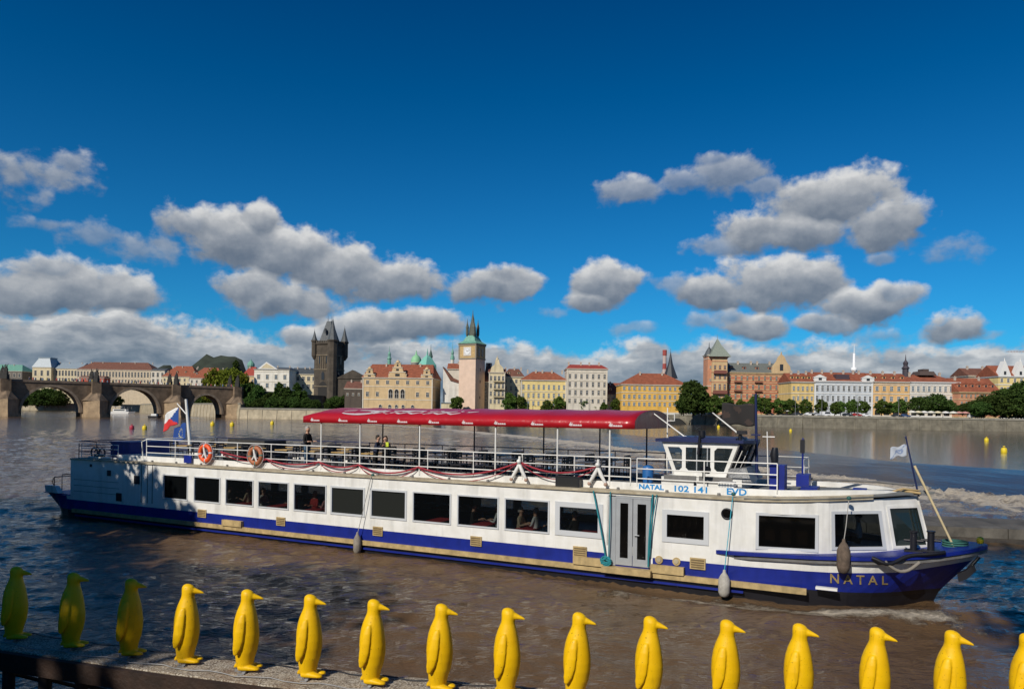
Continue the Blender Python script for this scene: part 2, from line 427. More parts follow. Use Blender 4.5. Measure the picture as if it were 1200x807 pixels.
def polyline_d(X, Y, pl):
    """distance to a polyline"""
    best = np.full(X.shape, 1e9)
    for (ax, ay), (bx, by) in zip(pl[:-1], pl[1:]):
        dx, dy = bx - ax, by - ay; t = np.clip(((X - ax) * dx + (Y - ay) * dy) / (dx * dx + dy * dy), 0, 1)
        best = np.minimum(best, np.hypot(X - ax - t * dx, Y - ay - t * dy))
    return best
def resample(pl, n):
    pl = np.array(pl, float); d = np.r_[0, np.cumsum(np.hypot(*np.diff(pl, axis=0).T))]
    # smooth parameter by chord length
    u = np.linspace(0, 1, n); return np.stack([np.interp(u * d[-1], d, pl[:, 0]), np.interp(u * d[-1], d, pl[:, 1])], -1)

def river_height(X, Y, S, T):
    h = .10 * fbm(X * .35 + Y * .1, Y * .55, 3, 3, 1.0) + .075 * fbm(X * 1.0 + .3 * Y, Y * 1.5, 11, 3, 1.2) + .045 * fbm(X * 3.1, Y * 4.2, 23, 3, 1.0)
    # wash from the hull and the bow wave spreading on the near side
    d = -T
    h += .09 * np.sin(d * 2.6 - S * .25) * np.exp(-np.maximum(d, 0) / 4.5) * ((d > 0) & (S > -5) & (S < 44))
    bow = np.exp(-((S - 41.2 + d * 1.1) / 1.6) ** 2) * np.exp(-np.maximum(d + 2, 0) / 5) * (d > -3.2)
    h += .20 * bow
    return h
def river_foam(X, Y, S, T):
    n = fbm(X * .9, Y * .9, 41, 4, 1.0)
    d = -T                                   # distance out from the near side
    f = np.zeros_like(X)
    ins = (S > 12) & (S < 43)
    f = np.maximum(f, ins * .50 * np.exp(-((d - .35) / .35) ** 2) * sstep(S, 18, 42))
    f = np.maximum(f, .95 * np.exp(-((d - .2 + .25 * (S - 40)) / .55) ** 2) * sstep(S, 36.5, 39) * (1 - sstep(S, 41.6, 43)))
    f = np.maximum(f, .72 * np.exp(-((d - .55 - .28 * (38 - S) * .6) / .45) ** 2) * sstep(S, 30.0, 34) * (1 - sstep(S, 38.2, 39.5)))
    f = np.maximum(f, .85 * np.exp(-((S + 1.2) / 1.6) ** 2) * np.exp(-((T - 1.2) / 2.2) ** 2))
    f = np.maximum(f, .6 * np.exp(-(np.abs(T - 2.6) / 2.0) ** 2) * (1 - sstep(S, -3, 0)) * np.exp(S.clip(-60, 0) / 22))
    wf = polyline_d(X, Y, WFOOT)
    # churned water below the weir
    f = np.maximum(f, (1.12 * np.exp(-(wf / 3.4) ** 2)) )
    f = np.maximum(f, (.78 + .7 * n) * np.exp(-(wf / 12.0) ** 2))
    far = sstep(Y, 95, 130)
    f = np.maximum(f, far * (.42 + .55 * fbm(X * .12, Y * .05, 77, 4, 1.0)) * np.exp(-(wf / 60.0) ** 2))
    f = f + .28 * n * (f > .05)
    return np.clip(f, 0, 1.2)

def boat_st(X, Y):
    a = np.array(BOAT_I); return a[0, 0] * X + a[0, 1] * Y + a[0, 3], a[1, 0] * X + a[1, 1] * Y + a[1, 3]

def build_river():
    # near water, modelled waves, as one sheet whose cells grow with distance and which runs on under the weir and to the banks
    ys = [-14.0]; st = .17
    while ys[-1] < 1010:
        y = ys[-1]; s_ = .17 if y < 24 else .17 * (max(y, 24) / 24) ** 1.35
        ys.append(y + min(s_, 14))
    ys = np.array(ys); nx = 520
    u = np.linspace(-1, 1, nx)
    Yg = np.repeat(ys[:, None], nx, 1)
    half = 26 + np.maximum(Yg, 0) * 1.02
    Xg = u[None, :] * half
    S, T = boat_st(Xg, Yg)
    fade = 1 - sstep(Yg, 120, 260)
    Z = river_height(Xg, Yg, S, T) * fade
    wf = polyline_d(Xg, Yg, WFOOT)
    Z += (.36 * np.exp(-(wf / 2.4) ** 2) + .20 * np.exp(-(wf / 9) ** 2)) * (fbm(Xg * 1.5, Yg * 1.5, 61, 5, 1.0, .65) + .35) * fade
    # nothing of it inside the hull or the weir body
    fm = river_foam(Xg, Yg, S, T)
    grid_obj('river', Xg, Yg, Z, M_RIVER, fm, kind='structure')
    sea = MB(); sea.slab([(-1400, -200), (1400, -200), (1400, 1500), (-1400, 1500)], -4, -.45)
    sea.build('river_bed', mat('river_bed', MUD, .3, var=.2), kind='structure')
    # upper pool with the smooth tongue of water that slides down the weir
    n = 260; A = resample(WFOOT, n); Bc = resample(WCREST, n)
    k = 26; tt = np.linspace(0, 1, k)[:, None]
    X = A[None, :, 0] * (1 - tt) + Bc[None, :, 0] * tt; Y = A[None, :, 1] * (1 - tt) + Bc[None, :, 1] * tt
    prof = -.12 + 1.32 * (1 - (1 - tt) ** 1.25) * 1.0
    Z = prof + 0 * X + .09 * fbm(X * .5, Y * .35, 5, 4) * (1 - sstep(tt, .7, 1)) + .04 * fbm(X * 2, Y * 1.5, 6, 3) * (1 - tt)
    F = .95 * np.exp(-(tt / .10) ** 2) + 0 * X + .3 * fbm(X * .8, Y * .8, 9, 4) * (tt < .3)
    grid_obj('weir_water', X, Y, Z, M_SLIDE, np.clip(F, 0, 1.2), kind='structure')
    top = resample(WCREST, n)
    XR = np.linspace(0, 1, 40)[:, None] ** 1.6
    ex = np.full(n, 900.0); ey = top[:, 1] * 1.0
    X = top[None, :, 0] * (1 - XR) + ex[None, :] * XR; Y = top[None, :, 1] + 0 * X
    Z = 1.2 + 0 * X
    grid_obj('upper_river', X, Y, Z, M_POOL, 0 * X, kind='structure')
build_river()

GZ = 6.75      # street level on the far bank
M_QUAY = mat('quay_stone', (.19, .17, .125), .85, var=.45, vscale=.35, bump=.4, bscale=3, streak=.5, coord='Object')
M_PAVE = mat('street_asphalt', (.10, .10, .095), .9, var=.2, vscale=.2)
M_CONC = mat('weir_concrete', (.105, .095, .078), .8, var=.5, vscale=.9, bump=.5, bscale=6, streak=1.2)
M_CONC_W = mat('wet_concrete', (.06, .05, .038), .35, var=.5, vscale=1.2, bump=.4, bscale=6)

SHORE = [(-1400, 950), (-470, 950), (-395, 800), (-330, 690), (-168, 464), (-140, 461), (-122, 460), (-108, 458), (-28, 462), (-8, 450), (58, 440), (95, 408), (131, 338), (232, 330), (560, 322)]
def build_banks():
    nq = MB(); nq.slab([(-300, -160), (300, -160), (300, 3.0), (-13.5, 3.0), (-19, 12), (-24.5, 22), (-31, 34), (-48, 52), (-90, 74), (-300, 110)], -3, 3.9)
    nq.build('near_quay', mat('near_quay_stone', (.16, .15, .13), .9, var=.4, vscale=.8, bump=.4, bscale=4), kind='structure')
    land = MB(); land.slab(SHORE + [(2600, 322), (2600, 3200), (-2600, 3200), (-2600, 950)], GZ - .4, GZ)
    land.build('city_ground', M_PAVE, kind='structure')
    # embankment wall that follows the shore, with coping and drain marks
    def wall(pl, name, label, zt, m):
        t = thing(name, label, 'embankment wall', (pl[0][0], pl[0][1], 0))
        b = MB(); c = MB()
        ox, oy = pl[0]
        for (ax, ay), (bx, by) in zip(pl[:-1], pl[1:]):
            ax -= ox; bx -= ox; ay -= oy; by -= oy
            d = Vector((bx - ax, by - ay, 0)).normalized(); n_ = Vector((d.y, -d.x, 0))
            def P(x, y, o, z): return (x + n_.x * o, y + n_.y * o, z)
            b.hexa([P(ax, ay, 1.2, -3), P(bx, by, 1.2, -3), P(bx, by, -.5, -3), P(ax, ay, -.5, -3)], [P(ax, ay, .1, zt - .8), P(bx, by, .1, zt - .8), P(bx, by, -.5, zt - .8), P(ax, ay, -.5, zt - .8)])
            zt_ = zt; zt = zt - .8
            c.hexa([P(ax, ay, .35, zt), P(bx, by, .35, zt), P(bx, by, -.6, zt), P(ax, ay, -.6, zt)], [P(ax, ay, .35, zt + .9), P(bx, by, .35, zt + .9), P(bx, by, -.6, zt + .9), P(ax, ay, -.6, zt + .9)])
            L = (Vector((bx - ax, by - ay)).length)
            nb = int(L / 9)
            for i in range(nb):
                q = (i + .5) / nb; x = ax + (bx - ax) * q; y = ay + (by - ay) * q
                b.hexa([P(x - d.x * .45, y - d.y * .45, 1.5, -3), P(x + d.x * .45, y + d.y * .45, 1.5, -3), P(x + d.x * .45, y + d.y * .45, .0, -3), P(x - d.x * .45, y - d.y * .45, .0, -3)],
                       [P(x - d.x * .45, y - d.y * .45, .45, zt - .3), P(x + d.x * .45, y + d.y * .45, .45, zt - .3), P(x + d.x * .45, y + d.y * .45, 0, zt - .3), P(x - d.x * .45, y - d.y * .45, 0, zt - .3)])
            zt = zt_
        b.build('wall_face', m, t); c.build('coping', mat('coping_stone', (.27, .25, .20), .8, var=.3, vscale=.5), t)
        return t
    wall(SHORE[8:], 'embankment_wall', 'long buttressed stone embankment wall below the row of town houses on the far bank', GZ, M_QUAY)
    wall(SHORE[4:9], 'quay_wall', 'pale stone quay wall below the trees beside the gothic bridge tower', GZ - .4, mat('pale_quay_stone', (.46, .39, .27), .85, var=.35, vscale=.3, bump=.3, bscale=3))
    wall(SHORE[:5], 'river_wall', 'distant pale river wall seen through the bridge arches', GZ + 2.6, mat('far_quay_stone', (.42, .36, .25), .85, var=.3, vscale=.2))
    # vaulted outlet in the embankment
    p = at(796, 496, 398); t = MB(); pts = [(-5.2, -.6)] + [(-5.2 + 10.4 * i / 12, 3.2 * math.sin(math.pi * i / 12) + .2) for i in range(13)] + [(5.2, -.6)]
    t.prism(pts, -.3, 1.8)
    o = t.build('culvert_mouth', mat('dark_vault', (.02, .02, .018), .9), None, (p.x, 405.2, 1.0), label='dark vaulted outlet at the foot of the embankment wall, behind the red canopy end', category='culvert')
    o.rotation_euler = (0, 0, R(-40))
    # low concrete guide wall between the river and the weir
    b = MB(); top = []
    pl = [(10.5, 38.2), (20.8, 35.6), (26, 34.6), (40, 31.5), (70, 24)]
    t = thing('weir_wall', 'low wet concrete guide wall just beyond the bow, below the weir', 'concrete wall', (20.8, 35.6, 0))
    jb = MB(); lo = MB(); cp = MB()
    for (ax, ay), (bx, by) in zip(pl[:-1], pl[1:]):
        d = Vector((bx - ax, by - ay)); L = d.length; d.normalize(); nb = max(1, round(L / 3.4)); nx, ny = -d.y, d.x
        for i in range(nb):
            a0, a1 = L * i / nb + .02, L * (i + 1) / nb - .02; w = rnd.uniform(-.04, .04); hz = .62 + rnd.uniform(-.03, .03)
            def P(a, o, z): return (ax + d.x * a + nx * o - 20.8, ay + d.y * a + ny * o - 35.6, z)
            cp.hexa([P(a0, .25 + w, -.2), P(a1, .25 + w, -.2), P(a1, 4.0, -.2), P(a0, 4.0, -.2)], [P(a0, .31 + w, hz), P(a1, .31 + w, hz), P(a1, 3.9, hz + .05), P(a0, 3.9, hz + .05)])
            a0 -= .02; a1 += .02
            lo.hexa([P(a0, -.15, -1), P(a1, -.15, -1), P(a1, 4.4, -1), P(a0, 4.4, -1)], [P(a0, 0, .16), P(a1, 0, .16), P(a1, 4.3, .16), P(a0, 4.3, .16)])
    cp.build('wall_block', M_CONC, t); lo.build('footing', M_CONC_W, t)
build_banks()

# ------------------------------------------------------------------ stone bridge
M_BRIDGE = mat('bridge_sandstone', (.20, .142, .092), .9, var=.6, vscale=.22, bump=.6, bscale=1.2, streak=.25)
M_PIER = mat('pier_sandstone', (.34, .245, .15), .9, var=.4, vscale=.25, bump=.5, bscale=1.2, streak=.3)
M_STATUE = mat('statue_stone', (.03, .028, .025), .8)
def build_bridge():
    A = Vector((-261, 400, 0)); Bp = Vector((-179, 470, 0)); Cp = Vector((-143, 606, 0))
    t = thing('stone_bridge', 'old sandstone arch bridge with statues on its parapets crossing the river at left', 'bridge', A)
    d = (Bp - A); L = d.length; d.normalize(); n = Vector((-d.y, d.x, 0))   # n = far side
    if n.x > 0: pass
    front = Vector((d.y, -d.x, 0))
    if front.dot(Vector((0, -1, 0))) < 0: front = -front
    W = 11.0; u0, u1 = -1.17 * L, 1.10 * L
    # arches (u-centre, half span)
    arches = [(c * L, hs * L) for c, hs in ((-1.03, .128), (-.65, .128), (-.265, .128), (.125, .128), (.515, .120), (.888, .086))]
    def soff(u, zt):
        for c, hs in arches:
            q = (u - c) / hs
            if abs(q) < 1: return 2.2 + (13.8 if hs > 10 else 11.6) * math.sqrt(1 - q * q)
        return -2.0
    us = sorted(set([u0, u1] + [c + hs * s * q for c, hs in arches for s in (-1, 1) for q in [0, .2, .38, .54, .68, .8, .89, .95, .985, 1.0, 1.0001]]))
    zt = lambda u: 18.4
    b = MB(); ring = MB()
    def P(u, v, z): q = d * u - front * v; return (q.x, q.y, z)
    for a, c in zip(us[:-1], us[1:]):
        za, zc = soff(a + 1e-4, 0), soff(c - 1e-4, 0)
        b.add([P(a, 0, za), P(c, 0, zc), P(c, 0, 18.4), P(a, 0, 18.4)], [(0, 1, 2, 3)])
        b.add([P(a, W, za), P(c, W, zc), P(c, W, 18.4), P(a, W, 18.4)], [(3, 2, 1, 0)])
        b.add([P(a, 0, za), P(c, 0, zc), P(c, W, zc), P(a, W, za)], [(3, 2, 1, 0)])
    b.add([P(u0, 0, 18.4), P(u1, 0, 18.4), P(u1, W, 18.4), P(u0, W, 18.4)], [(0, 1, 2, 3)])
    b.build('bridge_body', M_BRIDGE, t)
    for c, hs in arches:
        r = MB(); N_ = 26; i0 = []; 
        for i in range(N_ + 1):
            a = math.pi * i / N_; hh = 13.8 if hs > 10 else 11.6; i0.append((c - hs * math.cos(a), 2.2 + hh * math.sin(a), c - (hs + 1.3) * math.cos(a), 2.2 + (hh + 1.2) * math.sin(a)))
        for p, q in zip(i0[:-1], i0[1:]):
            r.hexa([P(p[0], -.25, p[1]), P(q[0], -.25, q[1]), P(q[0], .3, q[1]), P(p[0], .3, p[1])], [P(p[2], -.25, min(p[3], 18.2)), P(q[2], -.25, min(q[3], 18.2)), P(q[2], .3, min(q[3], 18.2)), P(p[2], .3, min(p[3], 18.2))])
        r.build('arch_ring', mat('ring_stone', (.27, .21, .15), .9, var=.4, vscale=.5), t)
    pp = MB()
    for v in (-.3, W - .5):
        pp.hexa([P(u0, v, 18.3), P(u1, v, 18.3), P(u1, v + .8, 18.3), P(u0, v + .8, 18.3)], [P(u0, v, 19.6), P(u1, v, 19.6), P(u1, v + .8, 19.6), P(u0, v + .8, 19.6)])
    pp.build('parapet', mat('parapet_stone', (.22, .165, .12), .9, var=.4, vscale=.4, bump=.4, bscale=2), t)
    centers = [-.84, -.457, -.07, .324, .72, 1.06]
    for k, c in enumerate(centers):
        u = c * L; w = 7.4
        p = MB()
        for (hw, out, z0, z1) in ((w * .92, 11, -2, 1.6), (w * .84, 10, 1.6, 9.0)):
            p.slab([P(u - hw, -.01, 0)[:2], P(u - hw * .75, -out * .45, 0)[:2], P(u, -out, 0)[:2], P(u + hw * .75, -out * .45, 0)[:2], P(u + hw, -.01, 0)[:2]][::1], z0, z1)
        p.build('pier', M_PIER, t)
        q = MB(); base = [P(u - 7.0, -.05, 9), P(u - 5.4, -4.4, 9), P(u, -9.6, 9), P(u + 5.4, -4.4, 9), P(u + 7.0, -.05, 9)]
        apex = [P(u - 2.0, -.05, 14), P(u - 2, -2.2, 13.4), P(u, -2.6, 13.4), P(u + 2, -2.2, 13.4), P(u + 2.0, -.05, 14)]
        q.loft([base, apex], 0, False, True)
        q.hexa([P(u - 2.3, -2.6, 9.2), P(u + 2.3, -2.6, 9.2), P(u + 2.3, .2, 9.2), P(u - 2.3, .2, 9.2)], [P(u - 2.3, -2.6, 19.7), P(u + 2.3, -2.6, 19.7), P(u + 2.3, .2, 19.7), P(u - 2.3, .2, 19.7)])
        q.build('buttress', M_BRIDGE, t)
        for v in (-1.3, W + .8):
            s_ = MB(); pos = P(u, v, 19.7)
            s_.box(-1.2, 1.2, -1.2, 1.2, 0, 2.2)
            for dx, h in ((-.7, 3.6), (.6, 4.2), (0, 5.4)):
                s_.lathe([(.75, 2.2), (.85, 2.9), (.5, 2.2 + h * .45), (.62, 2.2 + h * .68), (.22, 2.2 + h * .84), (.33, 2.2 + h * .92), (.1, 2.2 + h)], (dx, (k % 2) * .3 - .1, 0), 7)
            s_.cyl((.1, 0, 5.4), (1.3, -.2, 7.0 + (k % 3) * .4), .2, .12, 5)
            s_.build('statue', M_STATUE, t, pos)
    # the last stretch up to the tower, partly hidden by the bank trees
    d2 = (Cp - Bp); L2 = d2.length; d2.normalize(); f2 = Vector((d2.y, -d2.x, 0))
    o2 = Bp - A
    def Q(u, v, z): q = o2 + d2 * u - f2 * v; return (q.x, q.y, z)
    e = MB(); c2, h2 = L2 * .68, 13.0
    us = [8] + [c2 - h2 * math.cos(math.pi * i / 16) for i in range(17)] + [L2 + 10]
    s2 = lambda u: (4 + 10 * math.sqrt(max(0, 1 - ((u - c2) / h2) ** 2))) if abs(u - c2) < h2 else -2
    for i, (a, c) in enumerate(zip(us[:-1], us[1:])):
        za, zc = (-2, -2) if i in (0, len(us) - 2) else (s2(a), s2(c))
        ta, tc_ = 18.6 - 1.8 * a / L2, 18.6 - 1.8 * c / L2
        e.add([Q(a, 0, za), Q(c, 0, zc), Q(c, 0, tc_), Q(a, 0, ta)], [(0, 1, 2, 3)])
        e.add([Q(a, W, za), Q(c, W, zc), Q(c, W, tc_), Q(a, W, ta)], [(3, 2, 1, 0)])
        e.add([Q(a, 0, za), Q(c, 0, zc), Q(c, W, zc), Q(a, W, za)], [(3, 2, 1, 0)])
        e.add([Q(a, 0, ta), Q(c, 0, tc_), Q(c, W, tc_), Q(a, W, ta)], [(0, 1, 2, 3)])
    e.build('bridge_approach', M_BRIDGE, t)
    return A, d, front, L
BR_A, BR_D, BR_F, BR_L = build_bridge()

# ------------------------------------------------------------------ town houses
M_WG = glassy('window_glass_dark', (.03, .035, .042), .12)
M_WB = glassy('window_glass_blue', (.10, .14, .17), .15)
M_TRIM = mat('stucco_trim', (.62, .56, .45), .8, var=.15, vscale=.4)
M_WHT = mat('white_frame', (.75, .74, .70), .6)
M_TILE = mat('clay_tiles', (.275, .080, .038), .85, var=.35, vscale=.6, bump=.5, bscale=5)
M_TILE_D = mat('brown_tiles', (.17, .07, .045), .85, var=.35, vscale=.6, bump=.5, bscale=5)
M_TILE_R = mat('red_sheet_roof', (.34, .055, .035), .7, var=.2, vscale=.5)
M_SLATE = mat('slate_roof', (.075, .085, .09), .6, var=.3, vscale=.6)
M_SHEET = mat('grey_sheet_roof', (.28, .34, .38), .45, var=.15, vscale=.5)
M_COPPER = mat('green_copper', (.16, .36, .27), .6, var=.3, vscale=.8)
M_DARK = mat('dark_opening', (.018, .016, .014), .8)
def window_mesh(w, h, frame, glass, arch=False, surround=True):
    b = MB(); e = .13 * w
    z0, z1 = -h / 2, h / 2
    if surround:
        b.box(-w / 2 - e, -w / 2, -.10, .05, z0, z1, 0); b.box(w / 2, w / 2 + e, -.10, .05, z0, z1, 0)
        b.box(-w / 2 - e * 1.5, w / 2 + e * 1.5, -.22, .05, z1, z1 + e * 1.1, 0); b.box(-w / 2 - e * 1.4, w / 2 + e * 1.4, -.2, .05, z0 - e * .8, z0, 0)
    b.box(-w / 2, w / 2, -.03, .05, z0, z1, 1)
    b.box(-.05, .05, -.07, -.031, z0, z1, 2); b.box(-w / 2, -.052, -.07, -.032, z1 - h * .36, z1 - h * .36 + .09, 2); b.box(.052, w / 2, -.07, -.032, z1 - h * .36, z1 - h * .36 + .09, 2)
    if arch:
        n = 8; pts = [(w / 2 * math.cos(math.pi * i / n), z1 + w / 2 * math.sin(math.pi * i / n)) for i in range(n + 1)]
        b.prism(pts, -.235, .05, 1)
        for i in range(n):
            p, q = pts[i], pts[i + 1]; k = 1.28
            P2 = (p[0] * k, z1 + (p[1] - z1) * k); Q2 = (q[0] * k, z1 + (q[1] - z1) * k)
            b.prism([p, q, Q2, P2], -.26, .05, 0)
    return b.mesh('window', [frame, glass, M_WHT])

def roof_mb(w, dp, h, ov=.5, hip=0.0, z=0):
    b = MB(); x0, x1, y0, y1 = -ov, w + ov, -ov, dp + ov; ym = dp / 2
    b.add([(x0, y0, z), (x1, y0, z), (x1, y1, z), (x0, y1, z), (x0 + hip, ym, z + h), (x1 - hip, ym, z + h)], [(0, 1, 5, 4), (1, 2, 5), (2, 3, 4, 5), (3, 0, 4), (3, 2, 1, 0)])
    return b

def house(name, label, px0, px1, Y, eave, ridge, rows, cols, wall, roof, ww=2.2, wh=1.9, glass=None, frame=None, rot=0, dp=14, hip=0, base=None,
          courses=(), pil=False, chim=3, dorm=0, skip=None, arch_rows=(), group='town houses along the far bank', xs=None, cornice=True, gz=None, corner=None, ground=None, bands=None):
    """one town house; px/eave/rows are read off its facade at depth Y, everything is built at real size there"""
    pm = (px0 + px1) / 2; gz = GZ if gz is None else gz
    X0, X1 = xat(px0, eave, Y), xat(px1, eave, Y); w = (X1 - X0) / math.cos(R(rot)); ze = zat(pm, eave, Y) - gz; zr = zat(pm, ridge, Y) - gz
    sc = Y / FOC
    t = thing(name, label, 'building', (X0, Y, gz), R(rot), group)
    frame = frame or M_TRIM; glass = glass or M_WG
    b = MB(); b.box(0, w, 0, dp, 0, ze, 0)
    if cornice:
        b.box(-.25, w + .25, -.35, dp + .25, ze - .75, ze - .35, 1); b.box(-.5, w + .5, -.65, dp + .5, ze - .35, ze - .004, 1)
    for cy in courses:
        zz = zat(pm, cy, Y) - gz; b.box(-.1, w + .1, -.18, dp + .1, zz - .2, zz + .2, 1)
    for cy0, cy1, mi in (bands or ()):
        za, zb = zat(pm, cy1, Y) - gz, zat(pm, cy0, Y) - gz
        if zb > za: b.box(-.05, w + .05, -.05, .1, za, zb, mi)
    if pil:
        for x in (.0, w - .7): b.box(x, x + .7, -.22, -.001, 0, ze - .76, 1)
    b.box(-.15, w + .15, -.15, dp + .15, 0, .9, 1)
    b.build('wall', [wall, frame, M_TRIM, M_TILE_R], t)
    rb = roof_mb(w, dp, zr - ze, .6, hip)
    ro = rb.build('roof', roof, t, (0, 0, ze))
    for i in range(chim):
        x = w * (i + .5 + rnd.uniform(-.25, .25)) / chim; c = MB(); yy = dp * .42
        c.box(-.5, .5, -.35, .35, 0, 2.0); c.box(-.62, .62, -.47, .47, 2.0, 2.25); c.box(-.3, -.05, -.12, .12, 2.25, 2.7); c.box(.08, .33, -.12, .12, 2.25, 2.6)
        c.build('chimney', mat('chimney_render', (.5, .42, .34), .8, var=.3), ro, (x, yy, (zr - ze) * .84 - .6))
    for i in range(dorm):
        x = w * (i + .5) / dorm; c = MB(); hh = (zr - ze) * .28 + 1.5; yy = dp * .16
        c.box(-.8, .8, 0, 3, 0, hh * .5, 0); c.prism([(-1.0, hh * .5), (1.0, hh * .5), (0, hh * .5 + .8)], -.2, 3, 1); c.box(-.5, .5, -.06, 0, hh * .1, hh * .42, 2)
        c.build('dormer', [wall, roof, M_WG], ro, (x, yy, (zr - ze) * .32 - .2))
    meshes = {}
    for ri, row in enumerate(rows):
        ry, hpx = row if isinstance(row, tuple) else (row, wh / sc)
        z = zat(pm, ry, Y) - gz; h = hpx * sc
        for ci in range(cols if not xs else len(xs)):
            if skip and (ri, ci) in skip: continue
            x = (w * (ci + .5) / cols) if not xs else (xat(xs[ci], ry, Y) - X0) / math.cos(R(rot))
            key = (round(h, 2), ri in arch_rows)
            if key not in meshes: meshes[key] = window_mesh(ww * sc, h, frame, glass, ri in arch_rows)
            inst('window', meshes[key], t, (x, -.06, z))
    if ground:
        n = ground; g = MB()
        for i in range(n):
            x = w * (i + .5) / n; hw = w / n * .3
            g.prism([(x - hw, .95), (x + hw, .95), (x + hw, 3.0), (x + hw * .5, 3.7), (x - hw * .5, 3.7), (x - hw, 3.0)], -.2, .02)
        g.build('arcade_opening', M_DARK, t)
    return t, w, ze, zr
def W_(name, col, var=.14): return mat('stucco_' + name, col, .85, var=var, vscale=.35, bump=.2, bscale=4, streak=.4)
S_YEL = W_('yellow', (.72, .52, .20)); S_CREAM = W_('cream', (.66, .56, .36)); S_OCH = W_('ochre', (.72, .43, .09)); S_WHITE = W_('offwhite', (.66, .60, .50))
S_BLUE = W_('palegrey', (.55, .58, .60)); S_PINK = W_('salmon', (.55, .26, .15)); S_SAND = W_('sand', (.60, .43, .23)); S_ORANGE = W_('brick', (.50, .185, .105)); S_LEMON = W_('lemon', (.74, .58, .24))
G2 = 'houses behind the bridge'
def build_town():
    # left, behind the bridge
    Y = 990
    house('palace', 'dark palace with a pale green roof at the far left behind the bridge', -60, 26, Y, 434, 426, [(439, 4)], 14, W_('shade', (.16, .14, .12)), M_COPPER, 2.4, group=G2, dp=30, hip=10)
    house('palace', 'cream palace wing with pale sheet roof and tall windows behind the bridge', 46, 94, Y, 431.5, 424, [(437, 6), (444, 3)], 13, S_CREAM, M_SHEET, 2.0, group=G2, dp=30, hip=0, glass=M_WG, chim=4)
    t, w, ze, zr = house('pavilion', 'cream corner pavilion with a steep grey mansard roof behind the bridge', 38, 60, Y - 6, 430, 428.5, [(437, 6), (444, 3)], 3, S_CREAM, M_SHEET, 2.4, group=G2, dp=26, chim=0)
    m = MB(); m.loft([[(-.6, -.6, 0), (w + .6, -.6, 0), (w + .6, 26, 0), (-.6, 26, 0)], [(w * .22, 5, 12), (w * .8, 5, 12), (w * .8, 20, 12), (w * .22, 20, 12)]], 0, False)
    m.box(w * .18, w * .84, 4.5, 20.5, 12, 13.2, 0); m.build('mansard_roof', M_SHEET, t, (0, 0, ze))
    house('long_building', 'long cream building with a long brown tiled roof above the middle bridge arches', 90, 179, Y - 30, 433, 423.5, [(438.5, 6), (446, 3)], 24, W_('palecream', (.58, .48, .34)), M_TILE_D, 1.7, group=G2, dp=30, hip=14, chim=5, pil=True)
    house('pavilion', 'small white pavilion at the right end of the long brown roofed building', 177, 193, Y - 40, 434, 431, [(439, 5), (446, 4)], 3, S_WHITE, M_SLATE, 2.2, group=G2, dp=20, chim=0)
    house('house', 'wide house with a hipped orange tile roof right of the long building', 190, 231, 900, 441, 428, [(445, 3)], 7, S_CREAM, M_TILE, 1.8, group=G2, dp=26, hip=12, dorm=4)
    house('house', 'orange roofed house left of the yellow green willow', 222, 262, 860, 443, 430, [(447, 3)], 7, S_WHITE, M_TILE, 1.8, group=G2, dp=26, hip=12, dorm=3)
    house('house', 'small house under a red roof between the willow and the white palace', 284, 300, 700, 440, 429, [(446, 3)], 2, S_SAND, M_TILE_R, 1.8, group=G2, dp=20, hip=4, chim=1)
    house('low_building', 'low red building with tram red front behind the bridge parapet', 93, 122, 900, 442, 440, [(444.5, 2)], 8, W_('tramred', (.45, .08, .05)), M_TILE_D, 1.2, group=G2, chim=0)
    house('riverside_house', 'pale house seen through the second bridge arch', 138, 172, 985, 462, 456, [(466, 3), (472, 3)], 7, S_CREAM, M_TILE, 1.8, group=G2, chim=1, gz=3)
    # white palace with pediment
    Y = 655
    t, w, ze, zr = house('palace', 'white neoclassical palace with a triangular pediment beside the gothic bridge tower', 298, 339, Y, 432.5, 429, [(441.5, 5), (451.5, 5)], 4, W_('white', (.78, .74, .64)), M_SLATE, 3, wh=3.6, group=G2, dp=34, courses=(447, 435.5), chim=3, hip=4, glass=M_WB)
    pd = MB(); pd.prism([(3, 0), (w * .68, 0), (w * .355, 6.4)], -.9, 1.2, 0); pd.prism([(6, .7), (w * .60, .7), (w * .355, 5.2)], -.95, -.85, 1); pd.build('pediment', [M_WHT, S_CREAM], t, (0, 0, ze))
    house('palace_wing', 'shaded side wing of the white palace with a dark slate roof', 340, 371, 676, 438, 430, [(443.5, 4.6), (452.5, 4.6)], 5, S_CREAM, M_SLATE, 3, group=G2, dp=30, courses=(447,), chim=4, dorm=0)
    # museum
    Y = 476
    t, w, ze, zr = house('museum', 'ornate sand coloured museum with three stepped gables and a red tile roof', 425, 508, Y, 442.5, 425.5, [(448, 4), (462, 5)], 7, S_SAND, M_TILE, 3.0, group=None, rot=-5, dp=27, courses=(453.0, 468.2), xs=None, hip=3, chim=2,
                         skip=[(1, 2), (1, 3), (1, 4)], glass=M_WG, pil=True)
    mm = window_mesh(2.6, 4.3, M_TRIM, M_DARK, True)
    for q in (.405, .49, .575): inst('loggia_arch', mm, t, (w * q, -.08, zat(465, 462.5, Y) - GZ))
    mm = window_mesh(1.8, 1.6, M_TRIM, M_WG, True)
    for q in (.26, .395, .49, .585, .72): inst('window', mm, t, (w * q, -.08, zat(465, 477.4, Y) - GZ))
